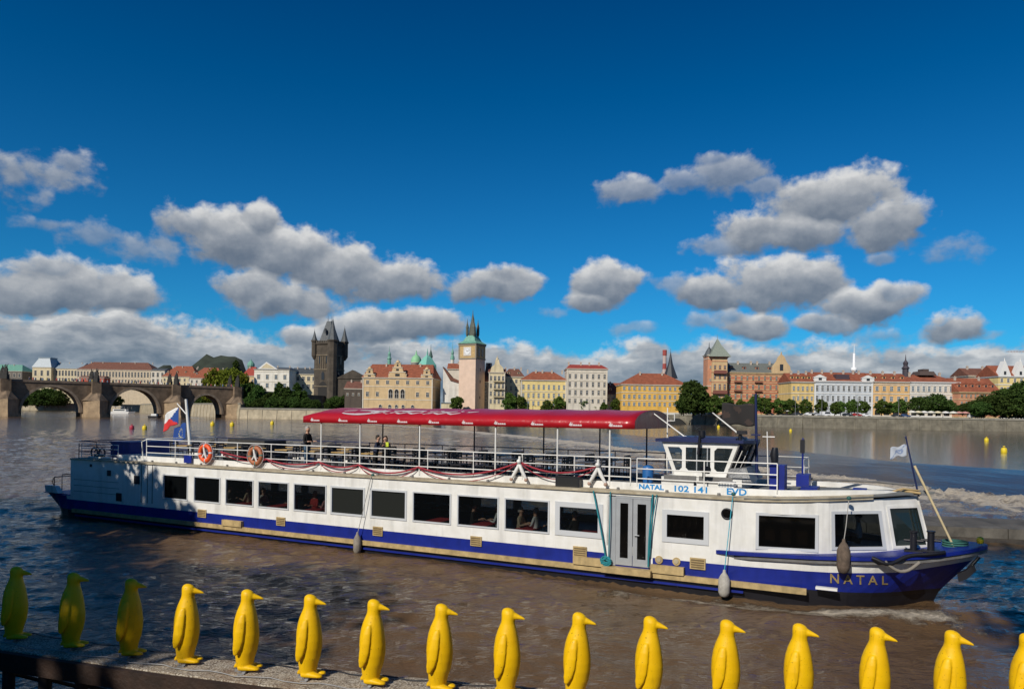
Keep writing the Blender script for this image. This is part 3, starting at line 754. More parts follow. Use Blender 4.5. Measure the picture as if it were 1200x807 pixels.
    def gable(cx, gw, gh, n):
        g = MB(); z = 0; ww_ = gw
        for i in range(n):
            h = gh * (.40 if i == 0 else .60 / (n - 1)); g.prism([(cx - ww_ / 2, z), (cx + ww_ / 2, z), (cx + ww_ * .40, z + h), (cx - ww_ * .40, z + h)], -.5, 1.1, 0)
            g.box(cx - ww_ * .44, cx + ww_ * .44, -.75, 1.2, z + h, z + h + .4, 1)
            if i == 0:
                for s_ in (-1, 1): g.lathe([(.25, 0), (.4, .4), (.1, 1.6), (.02, 2.2)], (cx + s_ * ww_ * .46, .2, z + h * .35), 6, 1)
            g.box(cx - ww_ * .12, cx + ww_ * .12, -.53, -.49, z + h * .25, z + h * .75, 2)
            z += h + .4; ww_ *= .62
        g.lathe([(ww_ * .5, 0), (ww_ * .5, .3), (ww_ * .3, 1.2), (.15, 1.6), (.02, 2.6)], (cx, .2, z), 8, 0)
        g.build('gable', [S_SAND, M_TRIM, M_WG], t, (0, 0, ze))
    gable(w * .5, w * .27, 8.2, 3); gable(w * .10, w * .17, 4.4, 2); gable(w * .915, w * .17, 4.4, 2)
    house('side_building', 'dark low building between the gothic tower and the museum', 404, 424, 520, 455, 446, [(462, 3)], 3, W_('darkbrown', (.09, .07, .055)), M_TILE_D, 2, group=G2, dp=20, chim=2)  # walls in plain dark brown stucco
    house('riverside_annex', 'low cream annex at the foot of the museum right wall', 517, 530, 474, 472, 471, [], 0, S_CREAM, M_SHEET, 2, group=None, dp=8, chim=0, cornice=False)
    # white mill house under the clock tower: gable end to the river
    Y = 482
    X0, X1 = xat(519, 460, Y), xat(538, 460, Y); t = thing('mill_house', 'white mill house with a sloping red roof in front of the clock tower', 'building', (X0, Y, GZ))
    w = X1 - X0; h0 = zat(528, 446, Y) - GZ; h1 = zat(528, 431, Y) - GZ
    b = MB(); b.prism([(0, 0), (w, 0), (w, h0 * .92), (w * .45, h0), (0, h1)], 0, 16); b.build('wall', W_('mill', (.72, .68, .60)), t)
    r = MB(); r.prism([(-.3, h1 + .1), (w * .45, h0 + .1), (w + .3, h0 * .92), (w + 6.8, h0 * .845), (w + 6.8, h0 * .845 + .35), (w * .55, h0 + 2.2), (-.3, h1 + .9)], -.5, 16.5)
    r.build('roof', M_TILE_D, t)
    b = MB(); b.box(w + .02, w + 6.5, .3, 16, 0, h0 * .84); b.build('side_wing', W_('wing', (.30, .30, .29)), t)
    house('clinker_house', 'pale house with white gable behind the mill left of the clock tower', 525, 541, 500, 432, 425, [], 0, S_WHITE, M_TILE, 2, group=None, dp=14, chim=1)
    # houses right of the clock tower
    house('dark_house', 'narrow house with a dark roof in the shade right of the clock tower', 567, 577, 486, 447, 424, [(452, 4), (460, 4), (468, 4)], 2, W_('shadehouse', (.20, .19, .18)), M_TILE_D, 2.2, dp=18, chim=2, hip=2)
    t, w, ze, zr = house('gabled_house', 'tall ornate cream house with balconies and a curved gable right of the clock tower', 573, 592, 478, 436, 431, [(443, 5), (452, 5), (461, 5), (470, 5)], 4, S_CREAM, M_TILE_D, 2.3, dp=18, courses=(447.5, 456.5, 465.5), chim=0, pil=True)
    g = MB(); g.prism([(w * .08, 0), (w * .92, 0), (w * .86, 3), (w * .66, 5), (w * .6, 8), (w * .4, 8), (w * .34, 5), (w * .14, 3)], -.4, 1.0); g.lathe([(.9, 0), (.8, .8), (.3, 1.4), (.02, 3)], (w / 2, .3, 8), 8); g.build('gable', S_CREAM, t, (0, 0, ze))
    for ry in (447.5, 456.5, 465.5):
        bal = MB(); z = zat(582, ry, 478) - GZ; bal.box(w * .3, w * .95, -1.3, -.2, z - .1, z + .15); bal.box(w * .3, w * .95, -1.32, -1.22, z + .95, z + 1.05)
        for i in range(9): bal.box(w * .3 + i * w * .65 / 8.1, w * .3 + i * w * .65 / 8.1 + .08, -1.3, -1.24, z + .15, z + .95)
        bal.build('balcony', M_DARK, t)
    house('mansard_house', 'cream house with brown mansard roof left of the long yellow building', 590, 614, 490, 441, 431, [(446.5, 4), (455, 5), (463, 5)], 4, S_CREAM, M_TILE_D, 2.2, dp=20, courses=(450.5,), dorm=2, chim=3, hip=4)
    house('yellow_house', 'long pale yellow house with an orange tile roof and skylights', 610.5, 664, 452, 445, 434.5, [(453.5, 5.2), (463.3, 5.2), (472.5, 5)], 9, S_LEMON, M_TILE, 2.0, glass=M_WB, dp=18, courses=(458.8, 468.2), chim=5, hip=8, ground=0, pil=True)
    house('white_house', 'tall five storey cream white corner house with a low red roof', 664.5, 712, 448, 431.8, 426.0, [(440.8, 5), (450.2, 5.4), (459.8, 5.2), (469.6, 4.5)], 7, S_WHITE, M_TILE_R, 2.3, dp=20, courses=(436, 446, 455.6, 465), chim=4, hip=3, pil=True)
    house('low_house', 'small house with an orange roof between the white corner house and the ochre building', 711, 730, 462, 462, 448, [(468, 4)], 4, S_WHITE, M_TILE, 2, dp=14, chim=1, dorm=2)
    house('ochre_house', 'long bright ochre building with a high red brown hip roof behind the trees', 728.5, 806, 432, 450.5, 436.2, [(455.2, 3.8), (464.8, 4.4), (473.5, 4.0)], 13, S_OCH, M_TILE, 2.3, dp=22, courses=(460, 469.3), chim=2, hip=12, glass=M_WB)
    # orange palace with corner tower
    Y = 400
    t, w, ze, zr = house('orange_palace', 'brick red and sand striped palace with dark mansard roof and balconies', 852, 927, Y, 436.5, 424, [(443.0, 5), (453.4, 5.2), (464.5, 6), (476, 6)], 11, S_ORANGE, mat('mansard_slate', (.16, .17, .15), .6, var=.3), 2.0, dp=20,
                         courses=(438.5, 448.3, 459, 471), chim=6, hip=2, dorm=5, frame=S_SAND, bands=[(440.0, 441.2, 1), (445, 446.2, 1), (450.6, 451.6, 1), (455.6, 456.8, 1), (461.5, 462.7, 1), (466.5, 467.7, 1)])
    g = MB(); cx = w * .845; g.prism([(cx - 5, 0), (cx + 5, 0), (cx + 4.6, 3.4), (cx + 2.6, 6), (cx + 1.5, 8.6), (cx, 10), (cx - 1.5, 8.6), (cx - 2.6, 6), (cx - 4.6, 3.4)], -.5, 1.2, 0)
    g.box(cx - .9, cx + .9, -.56, -.49, 1.2, 4.6, 1); g.lathe([(.35, 0), (.4, .5), (.05, 1.6)], (cx, .3, 10), 6, 0); g.build('gable', [S_SAND, M_WG], t, (0, 0, ze))
    for (qx, ry) in ((.17, 448.6), (.17, 459), (.49, 448.6), (.49, 459), (.845, 448.6), (.845, 459)):
        bal = MB(); z = zat(890, ry, Y) - GZ; x0, x1 = w * qx - 2, w * qx + 2; bal.box(x0, x1, -1.2, -.2, z, z + .25); bal.box(x0, x1, -1.22, -1.1, z + 1.1, z + 1.22)
        for i in range(9): bal.box(x0 + i * .48, x0 + i * .48 + .1, -1.2, -1.12, z + .25, z + 1.1)
        bal.build('balcony', M_DARK, t)
    tw, w2, ze2, zr2 = house('corner_tower', 'sand coloured corner tower with a steep grey green roof beside the brick red palace', 835, 852.5, Y - 4, 418, 417, [(430, 4), (441, 5), (453, 6), (466, 6)], 3, S_SAND, M_SLATE, 2.1, dp=11, courses=(423, 436, 447.5, 460), chim=0, cornice=True, frame=S_PINK)
    rf = MB(); rf.loft([[(-1.6, -1.6, 0), (w2 + 1.6, -1.6, 0), (w2 + 1.6, 12.6, 0), (-1.6, 12.6, 0)], [(w2 * .28, 3.2, 6.2), (w2 * .72, 3.2, 6.2), (w2 * .72, 7.8, 6.2), (w2 * .28, 7.8, 6.2)], [(w2 * .46, 5.2, 9.6), (w2 * .54, 5.2, 9.6), (w2 * .54, 5.8, 9.6), (w2 * .46, 5.8, 9.6)]], 0, False)
    rf.cyl((w2 / 2, 5.5, 9.5), (w2 / 2, 5.5, 12.2), .15, .05, 5); rf.build('pointed_roof', mat('greygreen_slate', (.24, .27, .22), .6, var=.25), tw, (0, 0, ze2 + .1))
    for ry, hw in ((436.5, .42), (460, .48)):
        bal = MB(); z = zat(843, ry, Y - 4) - GZ; bal.box(w2 * (.5 - hw), w2 * (.5 + hw), -1.5, -.2, z - .6, z + .2); bal.box(w2 * (.5 - hw), w2 * (.5 + hw), -1.5, -1.35, z + .2, z + 1.2); bal.build('balcony', mat('balcony_red', (.20, .07, .05), .8), tw)
    tt, w3, ze3, zr3 = house('turret', 'narrow stair turret with a small grey cone at the left edge of the corner tower', 829.5, 836, Y - 2, 415.5, 415, [(430, 3), (445, 3)], 1, S_PINK, M_SLATE, 1.4, dp=9, chim=0, courses=(420, 452))
    rf = MB(); rf.lathe([(2.6, 0), (1.6, 2.2), (.25, 4.4), (.1, 6.8)], (w3 / 2, 3.2, 0), 8); rf.build('cone_roof', M_SLATE, tt, (0, 0, ze3))
    # the row at right
    house('yellow_house', 'narrow yellow house right of the brick red palace', 927.5, 954, 372, 447, 436, [(455, 4.6), (466.5, 4.6), (476, 4)], 5, S_YEL, M_TILE, 2.0, glass=M_WB, dp=18, courses=(460.8,), chim=3, dorm=4, ground=5)
    t, w, ze, zr = house('grey_palace', 'pale blue grey palace with dark tall windows and two roof pediments', 954.5, 1023, 372, 446.5, 435, [(455, 6), (467, 6.4), (477.5, 4)], 11, S_BLUE, M_TILE, 2.4, dp=20, courses=(450.5, 461, 472), chim=6, pil=True, frame=M_WHT, ground=0)
    for q in (.09, .91):
        g = MB(); cx = w * q; g.box(cx - 3, cx + 3, -.5, 1, 0, 1.6, 0); g.prism([(cx - 3.4, 1.6), (cx + 3.4, 1.6), (cx, 3.1)], -.7, 1, 0); g.box(cx - .8, cx + .8, -.56, -.49, .3, 1.4, 1); g.build('pediment', [M_WHT, M_WG], t, (0, 0, ze))
    g = MB(); g.box(w * .39, w * .62, 1.5, 5, .8, 3.4); g.build('roof_window', mat('dark_shed', (.07, .05, .06), .5), t, (0, 0, ze))
    house('orange_house', 'warm orange yellow house between the pale grey palace and the cream house', 1023.5, 1066, 372, 447, 436.3, [(455.2, 5), (467.2, 5.2), (477, 4)], 5, W_('apricot', (.72, .45, .19)), M_TILE, 3.0, glass=M_WB, dp=18, courses=(450.5, 461.3, 473), chim=3, dorm=4, frame=S_WHITE, ground=4)
    t, w, ze, zr = house('cream_house', 'wide cream house with a small dark roof lantern', 1066.5, 1124, 372, 447.4, 438, [(455.6, 6), (467.2, 6), (477.5, 4)], 9, S_WHITE, M_TILE, 2.6, glass=M_WB, dp=20, courses=(450.8, 461.5, 473), chim=3, hip=7, frame=M_WHT, ground=6)
    g = MB(); g.loft([[(w * .3, 5, 3.6), (w * .66, 5, 3.6), (w * .66, 14, 3.6), (w * .3, 14, 3.6)], [(w * .34, 6, 5.6), (w * .62, 6, 5.6), (w * .62, 13, 5.6), (w * .34, 13, 5.6)]], 0, False); g.box(w * .42, w * .54, 7, 12, 5.6, 6.8); g.build('roof_lantern', mat('lantern_dark', (.08, .055, .045), .7), t, (0, 0, ze))
    house('salmon_house', 'low salmon pink house with a big red brown roof and white skylights', 1124.5, 1172, 366, 459.3, 442, [(463.8, 3.8), (472.2, 3.8), (480, 3)], 9, S_PINK, M_TILE, 1.9, dp=20, courses=(468,), chim=2, dorm=6, frame=S_SAND)
    house('back_house', 'grey gabled house with a brown roof rising behind the salmon house', 1135, 1168, 402, 440, 430.5, [(443, 2)], 2, W_('greygable', (.33, .29, .24)), M_TILE_D, 1.6, dp=16, chim=2)
    t, w, ze, zr = house('gabled_palace', 'cream palace with pointed white gables and red roof at the right edge of town', 1170, 1262, 384, 441, 427.5, [(446, 4.2), (456, 4)], 12, S_LEMON, M_TILE, 2.4, dp=18, chim=2, frame=M_WHT, courses=(451,))
    for q in (.075, .275, .6, .86):
        g = MB(); cx = w * q; g.prism([(cx - 3.2, 0), (cx + 3.2, 0), (cx + .25, 7.6), (cx - .25, 7.6)], -.6, 3, 0); g.box(cx - .6, cx + .6, -.66, -.59, .6, 2.4, 1); g.lathe([(.3, 0), (.25, .6), (.02, 1.8)], (cx, 0, 7.6), 6, 0); g.build('gable', [M_WHT, M_WG], t, (0, 0, ze))
    house('town_house', 'yellow town house beyond the right edge trees', 1262, 1340, 380, 446, 434, [(455, 5), (466, 5)], 9, S_YEL, M_TILE, 2.4, dp=18)
build_town()

# ------------------------------------------------------------------ towers and spires
M_GOTHIC = mat('gothic_sandstone', (.085, .068, .05), .9, var=.5, vscale=.18, bump=.6, bscale=1.2, streak=.3)
M_GOTHIC_L = mat('gothic_carving', (.19, .15, .10), .9, var=.4, vscale=.3)
def build_towers():
    # gothic bridge tower
    Y = 600; c0 = at(385, 482, Y); t = thing('bridge_tower', 'tall blackened gothic bridge tower with a steep slate roof and corner turrets', 'tower', (c0.x, Y, GZ))
    s = Y / FOC; hw = 8.4; ze = zat(386, 404, Y) - GZ; t.rotation_euler = (0, 0, R(-20))
    b = MB(); b.box(-hw, hw, -hw, hw, -4, ze, 0)
    for z in (ze * .34, ze * .60, ze * .82): b.box(-hw - .4, hw + .4, -hw - .4, hw + .4, z, z + .8, 1)
    # tracery blind panels and windows
    for k in range(7):
        x = -hw + 2.2 + k * (2 * hw - 4.4) / 6
        b.box(x - .25, x + .25, -hw - .45, -hw + .1, ze * .61, ze * .81, 1); b.box(hw - .1, hw + .45, x - .25, x + .25, ze * .61, ze * .81, 1)
    b.build('wall', [M_GOTHIC, M_GOTHIC_L], t)
    g = MB()
    for (w_, z0, z1, y) in ((4.4, 6.5, 17, -hw - .1),):
        g.prism([(-w_, z0), (w_, z0), (w_, z1), (w_ * .6, z1 + 3.4), (0, z1 + 5), (-w_ * .6, z1 + 3.4), (-w_, z1)], y, y + .6)
    g.build('gateway', M_DARK, t)
    for (x, z, w_, h) in ((0, ze * .45, 1.3, 5), (-3.4, ze * .70, .9, 5), (3.4, ze * .70, .9, 5)):
        q = MB(); q.prism([(-w_, 0), (w_, 0), (w_, h), (0, h + 1.6), (-w_, h)], -.2, .5, 0); q.build('window', M_WG, t, (x, -hw - .12, z))
        q2 = MB(); q2.prism([(-w_, 0), (w_, 0), (w_, h), (0, h + 1.6), (-w_, h)], -.2, .5, 0); o = q2.build('window', M_WG, t, (hw + .12, x, z)); o.rotation_euler = (0, 0, R(90))
    p = MB(); p.box(-hw - 1, hw + 1, -hw - 1, hw + 1, ze, ze + 1.0, 0)
    for i in range(12):
        x = -hw - 1 + i * (2 * hw + 2 - 1.0) / 11
        p.box(x, x + 1.0, -hw - 1, -hw - .3, ze + 1.0, ze + 2.6, 0); p.box(hw + .3, hw + 1, x, x + 1.0, ze + 1.0, ze + 2.6, 0)
    p.build('battlement', M_GOTHIC, t)
    r = MB(); zt = zat(389, 376.5, Y) - GZ
    r.loft([[(-hw * .68, -hw * .8, ze + .9), (hw * .68, -hw * .8, ze + .9), (hw * .68, hw * .8, ze + .9), (-hw * .68, hw * .8, ze + .9)], [(-2.0, -1.2, zt), (2.0, -1.2, zt), (2.0, 1.2, zt), (-2.0, 1.2, zt)]], 0, False)
    for x in (-1.7, 1.7): r.cyl((x, 0, zt), (x, 0, zt + 4.5), .22, .06, 5)
    ro = r.build('roof', M_SLATE, t)
    q = MB(); q.box(-.9, .9, -1, 1.4, 0, 1.8); q.prism([(-1.1, 1.8), (1.1, 1.8), (0, 3.4)], -1.2, 1.6); q.build('dormer', M_SLATE, ro, (0, -6.2, ze + 9))
    for (x, y, big) in ((hw, -hw, 1.35), (-hw, -hw, .75), (hw, hw, 1.0), (-hw, hw, .75)):
        q = MB(); rr = 2.9 * big; z0 = -4 if big > 1.2 else ze * .76
        q.lathe([(rr * (1 if big > 1.2 else .3), z0), (rr, z0 + 3), (rr, ze + 1.6), (rr + .5, ze + 1.8), (rr + .5, ze + 3.0)], (x, y, 0), 8, 0, False)
        q.lathe([(rr + .2, ze + 3.0), (rr * .55, ze + 8.2 * big), (.12, ze + 14.5 * big), (.05, ze + 16.5 * big)], (x, y, 0), 8, 1, False)
        q.build('turret', [M_GOTHIC, M_SLATE], t)
    b = MB(); b.box(0, 24, 0, 12, -3, 24); b.prism([(-1, 24), (25, 24), (12, 31)], -.5, 12.5); o = b.build('side_wing', M_GOTHIC, t, (hw + 3.6, -7, 0)); o.rotation_euler = (0, 0, R(22))
    # water tower with the clock
    Y = 478; c0 = at(552, 482, Y); t = thing('clock_tower', 'pale pink stone clock tower with a cluster of green and dark spires', 'tower', (c0.x, Y + 4, GZ), R(-27))
    ze = zat(552, 403, Y) - GZ; hw = 6.05; zc = zat(552, 420, Y) - GZ
    mst = mat('tower_pink_stone', (.68, .50, .38), .85, var=.12, vscale=.3, bump=.2, bscale=3)
    b = MB(); b.box(-hw, hw, -hw, hw, 0, ze, 0); b.box(-hw - .35, hw + .35, -hw - .35, hw + .35, zc - .5, zc + .3, 1); b.box(-hw - .5, hw + .5, -hw - .5, hw + .5, ze - 1, ze + .2, 1)
    b.box(-hw - .12, hw + .12, -hw - .12, hw + .12, zc + .3, ze - 1.0, 2)
    for sx in (-1, 1):
        b.box(sx * hw - .5, sx * hw + .5, -hw - .3, -hw + .5, zc + .3, ze - 1, 1)
    b.build('wall', [mst, mat('tower_stone_grey', (.28, .24, .18), .85, var=.3), mat('sgraffito_ochre', (.52, .36, .16), .85, var=.25, vscale=.9)], t)
    for k, (x, z) in enumerate([(0, .18), (0, .42), (0, .6)]):
        q = MB(); q.box(-.35, .35, -.1, .05, 0, 1.8); q.build('slit_window', M_DARK, t, (hw + .02, x, (ze) * z)).rotation_euler = (0, 0, R(90))
    for x in (-2.2, 2.2):
        q = MB(); q.prism([(-1.1, 0), (1.1, 0), (1.1, 4.4), (.6, 5.1), (-.6, 5.1), (-1.1, 4.4)], -.1, .05); q.build('window', M_WG, t, (hw + .17, x, zc + 1.4)).rotation_euler = (0, 0, R(90))
    ck = MB(); ck.box(-2.8, 2.8, -.2, 0, -2.8, 2.8, 0); ck.cyl((0, -.2, 0), (0, -.32, 0), 2.3, 2.3, 28, 1)
    for k in range(12):
        a = k * math.pi / 6; ck.cyl((1.75 * math.sin(a), -.34, 1.75 * math.cos(a)), (2.1 * math.sin(a), -.34, 2.1 * math.cos(a)), .12, .12, 4, 2)
    ck.cyl((0, -.36, 0), (-.9, -.36, .75), .15, .1, 4, 2); ck.cyl((0, -.36, 0), (1.5, -.36, .8), .13, .08, 4, 2)
    ck.build('clock', [mat('clock_surround', (.62, .57, .5), .7), mat('clock_dial', (.75, .75, .74), .5), M_DARK], t, (0, -hw - .12, (zc + ze) / 2 - .2))
    r = MB(); zt = zat(553, 362, Y) - GZ
    r.loft([[(-hw - 1, -hw - 1, ze + .2), (hw + 1, -hw - 1, ze + .2), (hw + 1, hw + 1, ze + .2), (-hw - 1, hw + 1, ze + .2)], [(-4.4, -4.4, ze + 2), (4.4, -4.4, ze + 2), (4.4, 4.4, ze + 2), (-4.4, 4.4, ze + 2)],
            [(-2.6, -2.6, ze + 5.6), (2.6, -2.6, ze + 5.6), (2.6, 2.6, ze + 5.6), (-2.6, 2.6, ze + 5.6)]], 0, False)
    r.lathe([(2.6, 5.5), (2.1, 11), (1.2, 14.5), (.7, 17.5), (.3, 19.5), (.08, zt - ze)], (0, 0, ze), 8, 1, False)
    ro = r.build('spire', [M_COPPER, mat('spire_dark', (.10, .11, .085), .7, var=.3)], t)
    for (x, y) in ((-2.5, -2.5), (2.5, -2.5), (2.5, 2.5), (-2.5, 2.5)):
        q = MB(); q.lathe([(.7, 5.2), (1.1, 6.6), (1.1, 10.6), (1.25, 10.7), (.7, 12.4), (.3, 14), (.05, 16.5)], (x, y, ze), 6, 0, False); q.build('spirelet', mat('spire_dark', (.1, .1, .1)), ro)
    # lesser spires
    def spire(name, label, px, ytop, ybase, Y, prof, mats):
        p = at(px, ybase, Y); zt = zat(px, ytop, Y) - p.z; t = thing(name, label, 'tower', (p.x, Y, p.z)); k = 0
        for nm, ring, m, n in prof:
            b = MB(); b.lathe([(r, z * zt) for r, z in ring], (0, 0, 0), n, 0, n > 10); b.build(nm, m, t)
        return t
    spire('church_tower', 'white round church tower with a bright green copper dome above the museum roof', 487.5, 410, 437, 700, [('wall', [(4.6, -.8), (4.6, .42), (5.1, .43), (5.1, .46)], S_WHITE, 14), ('dome', [(4.9, .46), (4.9, .56), (3.9, .68), (2.2, .76), (1, .79), (.6, .9), (.1, 1)], mat('bright_copper', (.25, .52, .28), .6, var=.2), 14)], None)
    spire('church_tower', 'dark green turret spire left above the museum roof', 456, 405, 437, 700, [('wall', [(1.7, -.8), (1.7, .5), (2.2, .52)], M_COPPER, 8), ('spire', [(2.2, .52), (1.2, .62), (1.4, .7), (.3, .8), (.08, 1)], M_COPPER, 8)], None)
    spire('church_tower', 'dark spire just right of the bright green dome', 504.5, 403, 437, 720, [('wall', [(1.6, -.8), (1.6, .55)], mat('darkgreen', (.05, .10, .08), .7), 8), ('spire', [(2.1, .55), (1.2, .68), (.3, .8), (.06, 1)], mat('darkgreen', (.05, .1, .08)), 8)], None)
    spire('church_roof', 'turquoise copper pyramid roof between the two church spires above the museum', 500.5, 408, 437, 690, [('roof', [(9, -.4), (8.4, .32), (4.2, .6), (.9, .72), (.1, 1)], mat('turquoise_copper', (.2, .5, .4), .6, var=.2), 4)], None)
    spire('church_tower', 'thin green spire left of the clock tower', 530, 399, 437, 640, [('wall', [(1.5, -.8), (1.5, .42)], S_WHITE, 8), ('spire', [(1.9, .42), (1.6, .5), (.9, .56), (1.2, .62), (.2, .75), (.05, 1)], M_COPPER, 8)], None)
    spire('church_tower', 'green cupola turret over the red roof left of the white palace', 294, 420, 436, 760, [('wall', [(3.4, -.8), (3.4, .45)], mat('cupola_green', (.10, .22, .16), .6), 10), ('dome', [(3.8, .45), (3.6, .62), (1.6, .8), (.7, .85), (.1, 1)], M_COPPER, 10)], None)
    spire('chimney_stack', 'red and white banded factory chimney behind the ochre building', 778.5, 410, 442, 700, [('shaft', [(2.6, -.5), (1.9, .3)], mat('stack_pale', (.5, .38, .34), .8), 10), ('band', [(1.95, .3), (1.8, .5)], mat('stack_red', (.33, .06, .05), .7), 10), ('upper_shaft', [(1.8, .5), (1.7, .8)], mat('stack_pale', (.5, .4, .4)), 10), ('rim', [(2.0, .8), (2.0, 1)], mat('stack_red', (.3, .06, .05)), 10)], None)
    spire('church_spire', 'black needle spire behind the ochre building', 785.5, 408, 440, 690, [('spire', [(7.0, -.1), (4.6, .15), (2.2, .42), (.9, .7), (.15, .88), (.08, 1)], mat('spire_black', (.03, .033, .04), .6), 8)], None)
    spire('church_spire', 'small dark onion spire over the orange roofs at right', 1061, 415, 440, 560, [('shaft', [(2.2, -.3), (2.2, .3), (3.0, .34), (1.5, .46), (1.9, .6), (.5, .72), (.1, 1)], mat('onion_dark', (.05, .04, .05), .6), 8)], None)
    spire('tv_tower', 'slender white transmitter tower on the skyline at right', 1000.5, 404, 440, 2400, [('shaft', [(4.6, -.5), (4.4, .12), (9.5, .13), (9.5, .26), (4.2, .27), (3.6, .72), (1.0, .73), (.5, 1)], mat('tv_white', (.8, .8, .8), .5), 12)], None)
    # crane on the right edge
    p = at(1262, 480, 520); t = thing('tower_crane', 'pale tower crane jib reaching in over the roofs at the right edge', 'crane', (p.x, 520, GZ))
    zc = zat(1200, 412.5, 520) - GZ; m = MB()
    for sx in (-1, 1):
        for sy in (-1, 1): m.box(sx - .12, sx + .12, sy - .12, sy + .12, 0, zc + 4)
    for k in range(int(zc / 2.5)): m.cyl((-1, -1, k * 2.5), (1, -1, k * 2.5 + 2.5), .08, .08, 4); m.cyl((1, -1, k * 2.5), (1, 1, k * 2.5 + 2.5), .08, .08, 4)
    mc = mat('crane_paint', (.55, .42, .36), .6); m.build('mast', mc, t)
    j = MB(); x1 = p.x - at(1179, 412, 520).x
    for yy, zz in ((-.7, 0), (.7, 0), (0, 1.6)): j.cyl((8, yy, zc + zz), (-x1, yy, zc + zz * .5 + .0), .16, .12, 4)
    for k in range(int(x1 / 2)):
        j.cyl((-k * 2, -.7, zc), (-k * 2 - 1, 0, zc + 1.5), .08, .08, 4); j.cyl((-k * 2 - 1, 0, zc + 1.5), (-k * 2 - 2, .7, zc), .08, .08, 4)
    j.build('jib', mc, t)
build_towers()
# wooded hill far behind the bridge
hl = MB(); nh = 40
rings = []
for j in range(7):
    q = j / 6; rings.append([(-1480 + 900 * i / nh, 2100 + 260 * q, 3 + q ** .6 * (8 + 158 * math.exp(-((i - 25 - 3 * math.sin(i)) / 7.5) ** 2) + 70 * math.exp(-((i - 8) / 9) ** 2) + rnd.uniform(0, 5))) for i in range(nh + 1)])
hl.loft(rings, 0, True, False, False); hl.build('hills', mat('hill_woods', (.035, .045, .028), .95, var=.5, vscale=.02), kind='structure')

# ------------------------------------------------------------------ trees
M_BARK = mat('bark', (.075, .055, .04), .9, var=.4, vscale=3)
F_DARK = foliage('leaves_dark', (.036, .072, .018), (.075, .13, .032), (.095, .155, .04))
F_MID = foliage('leaves_mid', (.055, .10, .02), (.11, .175, .038), (.14, .21, .048))
F_WILLOW = foliage('leaves_willow', (.10, .13, .016), (.19, .21, .028), (.22, .24, .035))
def crown_mesh(seed, rx, ry, rz, zc, nclump, nleaf, ls, cone=0.0, gap=.0):
    rs = np.random.RandomState(seed); P = []; 
    k = 0
    while k < nclump:
        v = rs.normal(size=3); v /= np.linalg.norm(v); r = rs.uniform(.45, 1) ** .6
        v = v * r; hz = (v[2] + 1) / 2; sh = 1 - cone * hz
        lump = 1 + .22 * math.sin(3.1 * v[0] + seed) + .16 * math.sin(5.3 * v[2] + 2.1 * v[1] + seed * 2)
        c = np.array([v[0] * rx * sh * lump, v[1] * ry * sh * lump, v[2] * rz * (1 + .1 * math.sin(4 * v[0] + seed)) + zc])
        cr = rs.uniform(.6, 1.25) * min(rx, rz) * .26
        q = rs.normal(size=(nleaf, 3)); q /= np.linalg.norm(q, axis=1)[:, None]; q *= (rs.uniform(.3, 1, (nleaf, 1)) ** .5) * cr
        q[:, 2] *= .75
        P.append(c + q); k += 1
    C = np.concatenate(P); n = len(C)
    a = rs.normal(size=(n, 3)); a /= np.linalg.norm(a, axis=1)[:, None]; b = rs.normal(size=(n, 3)); b -= a * (a * b).sum(1)[:, None]; b /= np.linalg.norm(b, axis=1)[:, None]
    s_ = ls * rs.uniform(.6, 1.35, (n, 1)); a *= s_; b *= s_ * .62
    V = np.stack([C - a, C - b, C + a, C + b], 1).reshape(-1, 3)
    me = bpy.data.meshes.new('crown'); me.vertices.add(len(V)); me.vertices.foreach_set('co', V.ravel())
    me.loops.add(n * 4); me.loops.foreach_set('vertex_index', np.arange(n * 4, dtype=np.int32)); me.polygons.add(n)
    me.polygons.foreach_set('loop_start', np.arange(0, n * 4, 4, dtype=np.int32)); me.update(calc_edges=True); me.validate()
    return me
def trunk_mesh(seed, h, r, spread, n=5):
    rr = random.Random(seed); b = MB(); lean = rr.uniform(-.05, .05) * h
    b.tube([(0, 0, -.2), (lean * .3, 0, h * .3), (lean, .02 * h, h * .75), (lean * 1.2, 0, h)], [r * 1.25, r, r * .6, r * .2], 7)
    for i in range(n):
        a = 2 * math.pi * i / n + rr.uniform(-.5, .5); z = h * rr.uniform(.35, .7)
        b.tube([(lean * z / h, 0, z), (math.cos(a) * spread * .5, math.sin(a) * spread * .5, z + h * .18), (math.cos(a) * spread, math.sin(a) * spread, z + h * rr.uniform(.25, .4))], [r * .45, r * .28, r * .08], 5)
    return b.mesh('trunk', M_BARK)
TREES = {}
def tree(kind, x, y, z, sc, label, group, rz=None, name='tree', sx=None):
    if kind not in TREES:
        fam, num = kind[:-1], int(kind[-1])
        spec = dict(lime=(3.0, 3.0, 3.5, 4.3, 110, 30, .32, .30, F_MID), round=(5.2, 5.2, 5.2, 6.0, 170, 36, .42, .15, F_DARK), broad=(7.2, 6.4, 6.2, 6.4, 210, 40, .5, .15, F_DARK),
                    willow=(6.2, 6.0, 6.4, 8.6, 170, 44, .46, .15, F_WILLOW), cone=(2.3, 2.3, 4.2, 5.4, 80, 30, .36, .75, F_DARK), shade=(4.8, 4.8, 5.4, 12.0, 150, 70, .26, .1, F_MID), tall=(4.6, 4.6, 5.0, 22.0, 150, 70, .28, .1, F_MID))[fam]
        cm = crown_mesh(num * 31 + len(fam), *spec[:8]); cm.materials.append(spec[8])
        TREES[kind] = (cm, trunk_mesh(num, spec[3] * .95, .05 * spec[3] * .8, spec[0] * .55))
    cm, tm = TREES[kind]
    t = thing(name, label, 'tree', (x, y, z), rz if rz is not None else rnd.uniform(0, 6.28), group)
    t.scale = (sc * (sx or 1), sc * (sx or 1), sc)
    inst('trunk', tm, t); inst('crown', cm, t)
    return t
